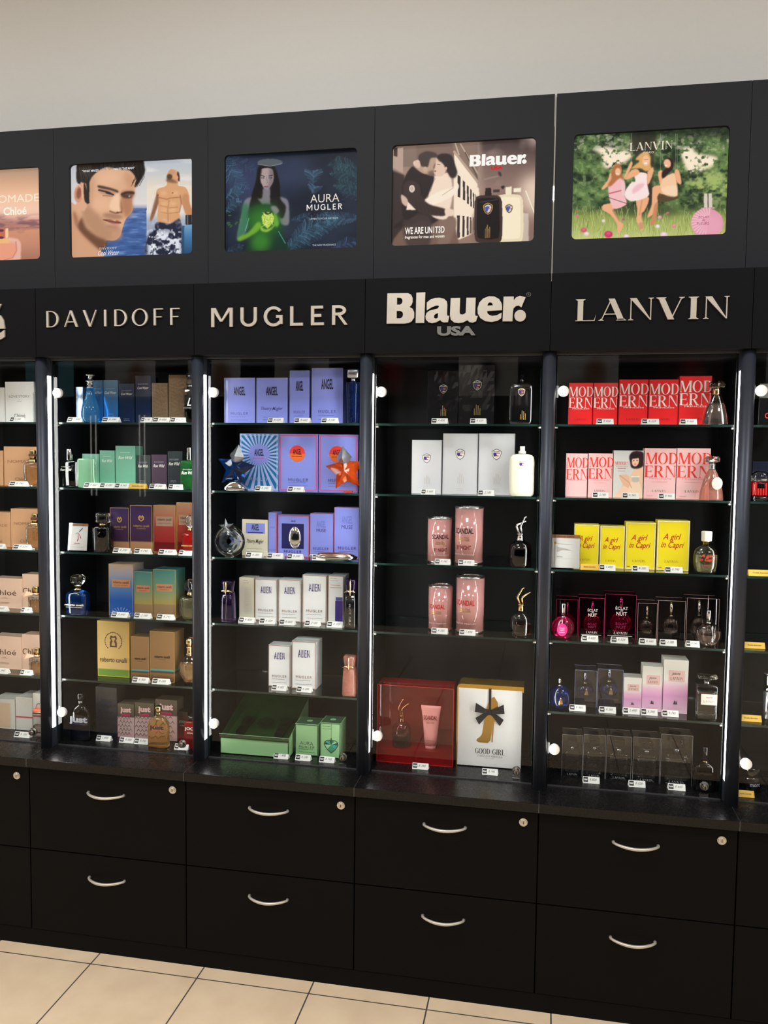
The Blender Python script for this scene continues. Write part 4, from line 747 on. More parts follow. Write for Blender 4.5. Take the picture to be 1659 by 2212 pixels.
# ------------------------------------------------------------------ cartons
# style: (carton material, [prints]); print = (text, cx, cz, w, h, font, ink) or ('#kind', ...)
def tx(*lines): return list(lines)
ST={
'love':('white',[('LOVE STORY',.5,.64,.72,.055,'T','dgrey'),('#bar',.5,.56,.06,.006,'grey'),('#bar',.5,.525,.16,.006,'grey'),('Chloé',.5,.17,.40,.09,'S','grey'),('#bar',.5,.10,.4,.004,'blush')]),
'nomade':('tan',[('NOMADE',.5,.62,.78,.075,'T','tan'),('Chloé',.5,.17,.36,.08,'S','tan')]),
'chloe':('peach',[('Chloé',.42,.52,.80,.17,'S','brown'),('#bar',.42,.36,.12,.008,'tan'),('#bar',.42,.33,.22,.008,'tan'),('#bar',.42,.19,.3,.008,'tan'),('#bar',.42,.16,.3,.008,'tan')]),
'panel':('pale',[('#rect',.42,.46,.78,.82,'beige')]),
'stripe':('pale',[('#rect',.5,.40,1.0,.045,'stripe'),('#tri',.5,.86,.9,.26,'shade')]),
'cwsilver':('silverblue',[('Cool Water',.5,.72,.8,.05,'I','white')]),
'cwblue':('bluefoil',[('DAVIDOFF',.5,.80,.6,.03,'d','silver'),('Cool Water',.5,.71,.8,.06,'I','white'),('#body',.5,.18,.5,.05,'silver')]),
'cwnavy':('navy',[('DAVIDOFF',.5,.82,.64,.035,'d','silver'),('Cool Water',.5,.74,.72,.055,'I','white'),('#body',.5,.08,.4,.04,'silver')]),
'bronze':('bronze',[('DAVIDOFF',.5,.90,.6,.03,'d','khaki'),('#body',.5,.12,.5,.05,'khaki')]),
'rwgreen':('mint',[('DAVIDOFF',.5,.84,.5,.025,'d','white'),('Run Wild',.5,.72,.72,.075,'I','white'),('#body',.5,.08,.5,.03,'white')]),
'rwdark':('dgrey',[('DAVIDOFF',.45,.78,.62,.045,'d','silver'),('Run Wild',.45,.67,.74,.085,'IB','white'),('#body',.4,.2,.4,.04,'silver')]),
'rwplum':('plum',[('DAVIDOFF',.5,.78,.62,.045,'d','silver'),('Run Wild',.5,.67,.74,.085,'IB','white'),('#body',.45,.12,.4,.04,'silver')]),
'cavpurple':('cavpurple',[('#crest',.5,.72,.26,.14,'gold'),('roberto cavalli',.5,.56,.70,.05,'S','gold'),('FLORENCE',.5,.50,.4,.022,'T','gold'),('#frame',.012,.02,'gold')]),
'cavred':('cavred',[('#rect',.5,.66,.72,.19,'bronzeplate'),('#edge',.5,.66,.74,.20,'gold'),('roberto cavalli',.5,.70,.62,.055,'B','brown'),('FLORENCE BLOSSOM',.5,.62,.58,.022,'S','brown'),('#frame',.012,.02,'gold')]),
'cavblue':('cavblue',[('#rect',.5,.63,.74,.15,'copper'),('roberto cavalli',.5,.65,.64,.05,'B','brown'),('PARADISO AZZURRO',.5,.59,.56,.02,'S','brown'),('#rays2',.5,.1,.9,.18,'skyb'),('#frame',.01,.015,'gold')]),
'cavteal':('cavteal',[('#rect',.5,.62,.74,.15,'copper'),('roberto cavalli',.5,.64,.64,.05,'B','brown'),('PARADISO',.5,.58,.4,.02,'S','brown'),('#frame',.01,.015,'gold')]),
'goldcrest':('goldgreen',[('#bigcrest',.5,.64,.52,.34,'brown'),('roberto cavalli',.5,.31,.84,.085,'S','black'),('#frame',.02,.012,'yellow')]),
'gold':('browngold',[('roberto cavalli',.5,.50,.62,.055,'B','black'),('#bar',.5,.44,.3,.008,'brown'),('#frame',.01,.015,'gold')]),
'justdark':('snakedark',[('just',.5,.80,.76,.16,'X','dgrey'),('roberto cavalli',.5,.70,.56,.045,'B','navy'),('#snake',0,0,1,.66,'black')]),
'just':('snake',[('just',.5,.80,.66,.20,'X','blush'),('#rect',.5,.665,.5,.05,'hotpink'),('roberto cavalli',.5,.665,.44,.03,'B','wine'),('#snake',0,0,1,.6,'dgrey')]),
'joop':('joop',[('JOOP!',.5,.66,.8,.10,'B','green'),('HOMME',.5,.54,.5,.04,'B','green')]),
'angel1':('lilac',[('ANGEL',.5,.71,.38,.19,'B','black'),('MUGLER',.5,.22,.56,.055,'W','lilacdark'),('#body',.5,.11,.56,.07,'lilacdark'),('#frame',.006,.012,'silver')]),
'angel2':('lilac',[('ANGEL',.5,.71,.38,.19,'B','black'),('Thierry Mugler',.5,.32,.70,.10,'I','lilacdark'),('#body',.5,.11,.56,.06,'lilacdark'),('#frame',.006,.012,'silver')]),
'rays':('rays',[('#rays',.5,.5,1,1,'rayblue'),('#blob',.5,.64,.52,.34,'lilac'),('ANGEL',.5,.67,.24,.12,'B','black'),('EAU CROISIERE',.5,.57,.28,.02,'B','hotpink'),('MUGLER',.5,.20,.52,.055,'W','paleblue'),('#frame',.03,.012,'paleblue')]),
'sun':('lilac',[('#frame2',.024,.014,'hotpink'),('#frame2',.05,.006,'orange'),('#sun',.47,.66,.40,.28,'orange'),('ANGEL',.47,.69,.22,.10,'B','black'),('EAU CROISIERE',.47,.61,.26,.018,'B','wine'),('MUGLER',.5,.20,.52,.055,'W','lilacdark'),('#body',.5,.12,.5,.05,'lilacdark')]),
'cream':('cream',[('#rect',.52,.72,.74,.27,'lilac'),('ANGEL',.52,.75,.30,.17,'B','black'),('#bar',.52,.61,.6,.02,'navy'),('Thierry Mugler',.52,.37,.66,.14,'I','dgrey'),('#body',.52,.14,.66,.08,'grey'),('#lid',.97)]),
'museslim':('lilac',[('MUSE',.5,.66,.5,.03,'T','lilacdark'),('MUGLER',.5,.14,.66,.03,'W','lilacdark'),('#sideedge','stripe')]),
'musewindow':('lilac',[('#rect',.48,.50,.70,.60,'navy'),('#egg',.55,.47,.44,.54),('MUSE',.5,.86,.14,.04,'B','violet'),('MUGLER',.48,.13,.56,.07,'W','violet'),('#frame',.004,.02,'stripe')]),
'muse':('lilac',[('ANGEL',.48,.76,.40,.15,'B','lilac2' ),('MUSE',.48,.62,.40,.075,'S','violet'),('MUGLER',.48,.21,.66,.06,'W','violet'),('#body',.48,.11,.66,.06,'lilacdark'),('#frame',.004,.014,'stripe')]),
'aliencream':('cream',[('#body',.45,.90,.36,.06,'tan'),('#body',.62,.45,.5,.6,'shade')]),
'alien':('white2',[('ALIEN',.5,.74,.48,.16,'T','violet'),('#alien',.5,.74,.48,.16,'violet'),('MUGLER',.5,.25,.66,.055,'W','tan'),('#body',.5,.135,.66,.08,'tan'),('#frame',.012,.022,'copper')]),
'alienpic':('white2',[('#body',.4,.92,.5,.05,'tan'),('#body',.5,.78,.7,.05,'tan'),('#rect',.72,.28,.5,.42,'violet'),('#rect',.72,.53,.44,.07,'lilacdark'),('#frame',.012,.03,'copper')]),
'aura':('aura',[('AURA',.5,.39,.56,.11,'T','dgrey'),('MUGLER',.5,.27,.66,.075,'W','dgrey'),('#body',.5,.15,.66,.09,'dkgreen'),('#frame',.008,.03,'dkgreen'),('#toppanel','auratop')]),
'aurapic':('aura',[('#body',.34,.86,.42,.07,'dkgreen'),('#heart',.55,.38,.72,.50),('#frame',.008,.03,'dkgreen'),('#toppanel','auratop')]),
'blackbl':('black',[('#shieldd',.52,.66,.21),('#vtext',.52,.26,.16,.20,'gold')]),
'whitebl':('blsilver',[('#shield',.50,.66,.20),('#vtext',.52,.28,.16,.19,'shade'),('#body',.5,.08,.2,.03,'shade'),('#frame',.004,.008,'silver')]),
'modred':('modred',[('MOD',.52,.79,1.0,.24,'D','white'),('ERN',.50,.53,.98,.24,'D','white'),('PRINCESS',.52,.385,.70,.03,'S','white'),('LANVIN',.5,.13,.45,.045,'d','wine'),('#frame',.006,.014,'crim')]),
'modpink':('modpink',[('MOD',.54,.79,1.0,.24,'D','mred'),('ERN',.52,.52,.98,.24,'D','mred'),('PRINCESS',.54,.385,.74,.03,'S','pink')]),
'modpink2':('modpink',[('MOD',.54,.80,1.0,.23,'D','mred'),('ERN',.50,.54,.98,.23,'D','mred'),('PRINCESS',.52,.395,.70,.028,'S','pink'),('EAU SENSUELLE',.5,.33,.5,.018,'S','pink'),('LANVIN',.48,.15,.44,.045,'D','grey'),('#bar',.2,.05,.2,.012,'pink')]),
'modphoto':('offwhite',[('MODERN',.28,.73,.46,.07,'D','mred'),('PRINCESS',.28,.665,.40,.02,'S','grey'),('#bar',.28,.62,.28,.012,'stripe'),('LANVIN',.28,.565,.24,.022,'D','grey'),('#photo',)]),
'capri':('yellow',[('A girl',.46,.66,.56,.16,'I','crim'),('in Capri',.48,.50,.72,.16,'I','crim'),('LANVIN',.46,.18,.42,.045,'D','tan'),('#frame',.012,.03,'cream'),('#bar',.12,.06,.1,.012,'tan')]),
'jeanne':('jeanne',[('#rect',.53,.70,.62,.19,'blush'),('#edge',.53,.70,.64,.20,'pink'),('Jeanne',.5,.74,.36,.065,'I','dgrey'),('LANVIN',.53,.655,.50,.05,'D','dgrey'),('#figure',.5,.22,.16,.10,'dgrey'),('LANVIN',.5,.09,.58,.03,'D','pink')]),
'orion':('black',[('ORION',.6,.36,.75,.2,'B','mred')]),'plainwhite':('white',[]),
'zippobox':('navybox',[('zippo',.56,.66,.6,.14,'B','cream')]),
}
M('ink_lilac2',(118,128,212),.4)
ORD={'top':0}
SHN=['top shelf','second shelf','third shelf','fourth shelf','fifth shelf','bottom shelf']
def where(c,s): return SHN[s]+(' under '+CN[c] if 0<c<5 else ' in '+CN[c])
def prints(mb,P,w,h,photo_parent=None):
    y=-.0004
    for it in P:
        k=it[0]; y-=.00012
        if not k.startswith('#'):
            t,cx,cz,tw,th,f,ink=it; mb.text(glyphs(t,f),(cx-.5-tw/2)*w,(cz-th/2)*h,tw*w,th*h,y,'ink_'+ink)
        elif k in('#rect','#bar'):
            _,cx,cz,tw,th,ink=it; mb.front([((cx-.5+a*tw/2)*w,(cz+b*th/2)*h) for a,b in((-1,-1),(1,-1),(1,1),(-1,1))],y,'ink_'+ink)
        elif k in('#frame','#frame2'):
            _,ins,th,ink=it; a=ins*w; t=th*w; X0_,X1_,Z0_,Z1_=-w/2+a,w/2-a,a,h-a
            for q in ((X0_,X1_,Z0_,Z0_+t),(X0_,X1_,Z1_-t,Z1_),(X0_,X0_+t,Z0_+t,Z1_-t),(X1_-t,X1_,Z0_+t,Z1_-t)): mb.front([(q[0],q[2]),(q[1],q[2]),(q[1],q[3]),(q[0],q[3])],y,'ink_'+ink)
        elif k=='#edge':
            _,cx,cz,tw,th,ink=it; t=.0006
            xa,xb,za,zb=(cx-.5-tw/2)*w,(cx-.5+tw/2)*w,(cz-th/2)*h,(cz+th/2)*h
            for q in ((xa,xb,za,za+t),(xa,xb,zb-t,zb),(xa,xa+t,za+t,zb-t),(xb-t,xb,za+t,zb-t)): mb.front([(q[0],q[2]),(q[1],q[2]),(q[1],q[3]),(q[0],q[3])],y,'ink_'+ink)
        elif k=='#body':
            _,cx,cz,tw,th,ink=it; n=max(2,int(th*h/.0042)); z=(cz+th/2)*h; R=random.Random(int(cx*99+cz*77))
            for i in range(n):
                zz=z-i*th*h/max(1,n-1); x=(cx-.5-tw/2)*w; e=(cx-.5+tw/2)*w
                if i==0: e-=.1*tw*w
                while x<e:
                    l=min(e-x,.0015+R.random()*.0045); mb.front([(x,zz),(x+l,zz),(x+l,zz+.0010),(x,zz+.0010)],y,'ink_'+ink); x+=l+.0012
        elif k=='#vtext':
            _,cx,cz,tw,th,ink=it
            for i in range(4):
                x=(cx-.5)*w+(-.5+i/3)*tw*w; hh=th*h*(.55+.45*((i*37)%10)/10); z=(cz-th/2)*h; R=random.Random(i)
                while z<(cz-th/2)*h+hh:
                    l=.0012+R.random()*.003; mb.front([(x,z),(x+.0016,z),(x+.0016,z+l),(x,z+l)],y,'ink_'+ink); z+=l+.0009
        elif k=='#tri':
            _,cx,cz,tw,th,ink=it; t=.0006
            for sgn in(-1,1): mb.front([((cx-.5+sgn*tw/2)*w,(cz+th/2)*h),((cx-.5+sgn*tw/2)*w+t,(cz+th/2)*h),((cx-.5)*w+t,(cz-th/2)*h),((cx-.5)*w,(cz-th/2)*h)],y,'ink_'+ink)
        elif k=='#rays':
            ink=it[5]; n=30; cx,cz=0,.62*h
            def clip(a):
                c,s_=math.cos(a),math.sin(a); r=1e9
                if c: r=min(r,((w/2 if c>0 else -w/2)-cx)/c)
                if s_: r=min(r,((h if s_>0 else 0)-cz)/s_)
                return (cx+.97*r*c,cz+.97*r*s_)
            for i in range(n):
                a=2*PI*i/n; mb.front([(cx+.1*w*math.cos(a),cz+.1*w*math.sin(a)),clip(a-.055),clip(a+.055)],y,'ink_'+ink)
        elif k=='#rays2':
            ink=it[5]
            for i in range(9): a=math.radians(20+17.5*i); mb.front([(0,.01*h),(.46*w*math.cos(a-.05),.01*h+.16*h*math.sin(a-.05)),(.46*w*math.cos(a+.05),.01*h+.16*h*math.sin(a+.05))],y,'ink_'+ink)
        elif k=='#blob':
            _,cx,cz,tw,th,ink=it; mb.front([((cx-.5)*w+tw*w/2*(1+.1*math.cos(8*a))*math.copysign(abs(math.cos(a))**.7,math.cos(a)),cz*h+th*h/2*(1+.1*math.cos(8*a))*math.copysign(abs(math.sin(a))**.7,math.sin(a))) for a in [2*PI*i/48 for i in range(48)]],y,'ink_'+ink)
        elif k=='#sun':
            _,cx,cz,tw,th,ink=it; r=tw*w/2
            mb.front([((cx-.5)*w+r*math.cos(2*PI*i/40),cz*h+r*math.sin(2*PI*i/40)) for i in range(40)],y,'ink_orange')
            mb.front([((cx-.5)*w+r*math.cos(PI*i/24),cz*h+r*math.sin(PI*i/24)) for i in range(25)],y-.0001,'ink_mred')
            for i in range(8): a=2*PI*i/8+.2; mb.front([((cx-.5)*w+1.08*r*math.cos(a-.05),cz*h+1.08*r*math.sin(a-.05)),((cx-.5)*w+1.08*r*math.cos(a+.05),cz*h+1.08*r*math.sin(a+.05)),((cx-.5)*w+1.22*r*math.cos(a),cz*h+1.22*r*math.sin(a))],y,'ink_paleblue')
        elif k=='#alien':
            _,cx,cz,tw,th,ink=it
            for i,f in enumerate((.06,.34,.55,.80)): x=(cx-.5-tw/2+f*tw)*w; mb.front([(x,(cz-th/2)*h),(x+.0011,(cz-th/2)*h),(x+.003,(cz+th/2)*h),(x+.0012,(cz+th/2)*h)],y,'ink_'+ink)
        elif k in('#shield','#shieldd'): shield(mb,(it[1]-.5)*w,it[2]*h,it[3]*h*.9,y,k=='#shieldd')
        elif k=='#crest':
            _,cx,cz,tw,th,ink=it
            for s_ in(-1,1):
                a=[((cx-.5)*w+s_*tw*w*.5*f,(cz-th/2+g*th)*h) for f,g in((0,0),(.9,.3),(1,.7),(.4,1),(.15,.8),(.6,.6),(.5,.35),(0,.15))]; mb.front(a,y,'ink_'+ink)
            mb.front([((cx-.5)*w+tw*w*.13*math.cos(i*PI/6),(cz+.02)*h+th*h*.2*math.sin(i*PI/6)) for i in range(12)],y-.0001,'ink_'+ink)
        elif k=='#bigcrest':
            _,cx,cz,tw,th,ink=it; c0,z0=(cx-.5)*w,cz*h
            for i in range(30):
                a=2*PI*i/30; r=tw*w/2; q=(c0+r*math.cos(a),z0+r*math.sin(a)); d=(.08*r*math.cos(a),.08*r*math.sin(a)); e=(-d[1]*1.2,d[0]*1.2)
                if abs(math.sin(a)+1)<.15: continue
                mb.front([(q[0]-d[0],q[1]-d[1]),(q[0]+e[0],q[1]+e[1]),(q[0]+d[0],q[1]+d[1]),(q[0]-e[0],q[1]-e[1])],y,'ink_'+ink)
            for s_ in(-1,1): mb.front([(c0+s_*tw*w*.5*f,z0+th*h*.5*g) for f,g in((0,-.62),(.42,-.62),(.42,-.1),(.28,.1),(.44,.3),(.3,.62),(0,.5),(0,.36),(.2,.4),(.24,.24),(.06,.02),(.2,-.2),(.2,-.46),(0,-.46))],y,'ink_'+ink)
        elif k=='#snake':
            _,_,_,tw,th,ink=it
            for r in range(5):
                z=th*h*(.12+.19*r)
                for i in range(5):
                    x=-w/2+w*(i+.5*(r%2))/5
                    if x+w/5>w/2: continue
                    mb.front([(x,z),(x+w*.1,z+.008),(x+w*.2,z),(x+w*.2,z+.0016),(x+w*.1,z+.011),(x,z+.0016)],y,'ink_'+ink)
        elif k=='#figure':
            _,cx,cz,tw,th,ink=it; c0,z0=(cx-.5)*w,(cz-th/2)*h
            mb.front([(c0-tw*w*.5,z0),(c0+tw*w*.2,z0),(c0+tw*w*.05,z0+th*h*.55),(c0-tw*w*.1,z0+th*h*.8),(c0-tw*w*.25,z0+th*h*.6)],y,'ink_'+ink); mb.front([(c0+tw*w*.2,z0),(c0+tw*w*.55,z0),(c0+tw*w*.38,z0+th*h*.7),(c0+tw*w*.25,z0+th*h*.5)],y,'ink_'+ink)
        elif k=='#heart':
            _,cx,cz,tw,th=it; c0,z0=(cx-.5)*w,(cz-th/2)*h
            P_=[(0,0),(.3,.22),(.5,.5),(.46,.66),(.3,.76),(.12,.78),(-.12,.78),(-.3,.76),(-.46,.66),(-.5,.5),(-.3,.22)]
            Q=[(c0+a*tw*w,z0+b*th*h) for a,b in P_]; mb.front(Q,y,'ink_dkgreen'); cc=(c0,z0+.5*th*h)
            cols=['green','aqua','dkgreen','mint','green','dkgreen']
            for i in range(len(Q)): a,b=Q[i],Q[(i+1)%len(Q)]; mb.front([(cc[0]*.12+a[0]*.88,cc[1]*.12+a[1]*.88),(cc[0]*.12+b[0]*.88,cc[1]*.12+b[1]*.88),cc],y-.0001,'ink_'+cols[i%6])
            mb.front([(c0-.002,z0+.78*th*h),(c0+.002,z0+.78*th*h),(c0+.002,z0+.88*th*h),(c0-.002,z0+.88*th*h)],y,'ink_dkgreen'); mb.front([(c0-.0004,z0+.88*th*h),(c0+.0004,z0+.88*th*h),(c0+.0004,h*.98),(c0-.0004,h*.98)],y,'ink_dkgreen')
CARTON={}
def carton(c,s,style,x,y,w,h,d,look):
    mat,P=ST[style]; mb=MB(); z=ZS[s]+.0004
    d=min(d,.376-y)
    mb.box(-w/2,w/2,0,d,0,h,'ct_'+mat,.0007); o=mb.build('perfume_carton',None,(x,y,z))
    tag(o,look+', '+where(c,s),'carton','perfume cartons')
    pb=MB(); prints(pb,P,w,h)
    for it in P:
        if it[0]=='#lid': MB().box(-w/2-.0008,w/2+.0008,-.0008,d+.0008,h*.955,h+.001,'black_gloss',.0006).build('lid',o)
        if it[0]=='#toppanel': pb.box(-w/2+.002,w/2-.002,.002,d-.002,h,h+.0003,'ct_auratop'); pb.loft([(h+.0003,.009,.009,2),(h+.0005,.009,.009,2)],'ink_mint',20,0,d/2)
        if it[0]=='#sideedge': pb.front([(w/2-.003,0),(w/2,0),(w/2,h),(w/2-.003,h)],-.0006,'ink_stripe')
        if it[0]=='#egg':
            _,cx,cz,tw,th=it; e=MB(); R=[]
            for i in range(13): t=i/12; a=-PI/2+PI*t; R.append(((cz+th/2*math.sin(a))*h,max(.0005,tw*w/2*math.cos(a)*(1-.1*t)),max(.0005,.010*math.cos(a)),2))
            e.loft(R,'chrome',28,(cx-.5)*w,-.0005); e.build('window_bottle',o)
        if it[0]=='#photo':
            me=pic_lady().mesh('photo_print',w-.001,h-.001,PICT); q=bpy.data.objects.new('photo_print',me); COL.objects.link(q); q.parent=o; q.location=(0,-.0003,.0005)
    if style=='modphoto': pass
    if pb.v: pb.build('printed_front',o)
    if style=='blackbl':
        f=MB(); n=9; vs=[];R=random.Random(int(x*1000))
        for j in range(n+1):
            for i in range(n+1): vs.append((-w/2-.001+(w+.002)*i/n,-.0018-R.random()*.0007,(h+.001)*j/n))
        f.add(vs,[(j*(n+1)+i,j*(n+1)+i+1,(j+1)*(n+1)+i+1,(j+1)*(n+1)+i) for j in range(n) for i in range(n)],'cello'); f.build('crinkled_wrap',o)
    return o
def case(c,s,style,x,y,w,h,d,look):
    """clear folded acrylic box"""
    mat={'casemag':'acrylic_magenta','caseclear':'acrylic_rose','caseblue':'acrylic_blue','casegrey':'acrylic_grey'}[style]; z=ZS[s]+.0006
    o=MB().box(-w/2,w/2,0,d,0,h,mat).build('clear_case',None,(x,y,z)); tag(o,look+', '+where(c,s),'display case','clear display cases')
    e=MB(); t=.0005; em={'casemag':'ink_hotpink','caseclear':'ink_blush','caseblue':'ink_paleblue','casegrey':'ink_silver'}[style]
    for xx in (-w/2,w/2):
        e.box(xx-t/2,xx+t/2,-t/2,t/2,0,h,em)
    e.box(-w/2,w/2,-t/2,t/2,h-t/2,h+t/2,em); e.box(-w/2,w/2,d-t/2,d+t/2,h-t/2,h+t/2,em)
    e.build('folded_edges',o)
    p=MB()
    if style=='casemag':
        prints(p,[('ÉCLAT',.54,.70,.40,.085,'S','white'),('DE',.54,.635,.10,.03,'I','white'),('NUIT',.54,.57,.34,.085,'S','white'),('LANVIN',.52,.13,.44,.055,'D','white'),('#bar',.5,.07,.8,.008,'white')],w,h)
    if style=='casegrey': prints(p,[('LANVIN',.52,.06,.48,.042,'D','silver')],w,h)
    if style in('casemag','casegrey') and 'leftmost magenta' not in look: p.build('printed_front',o)
    return o
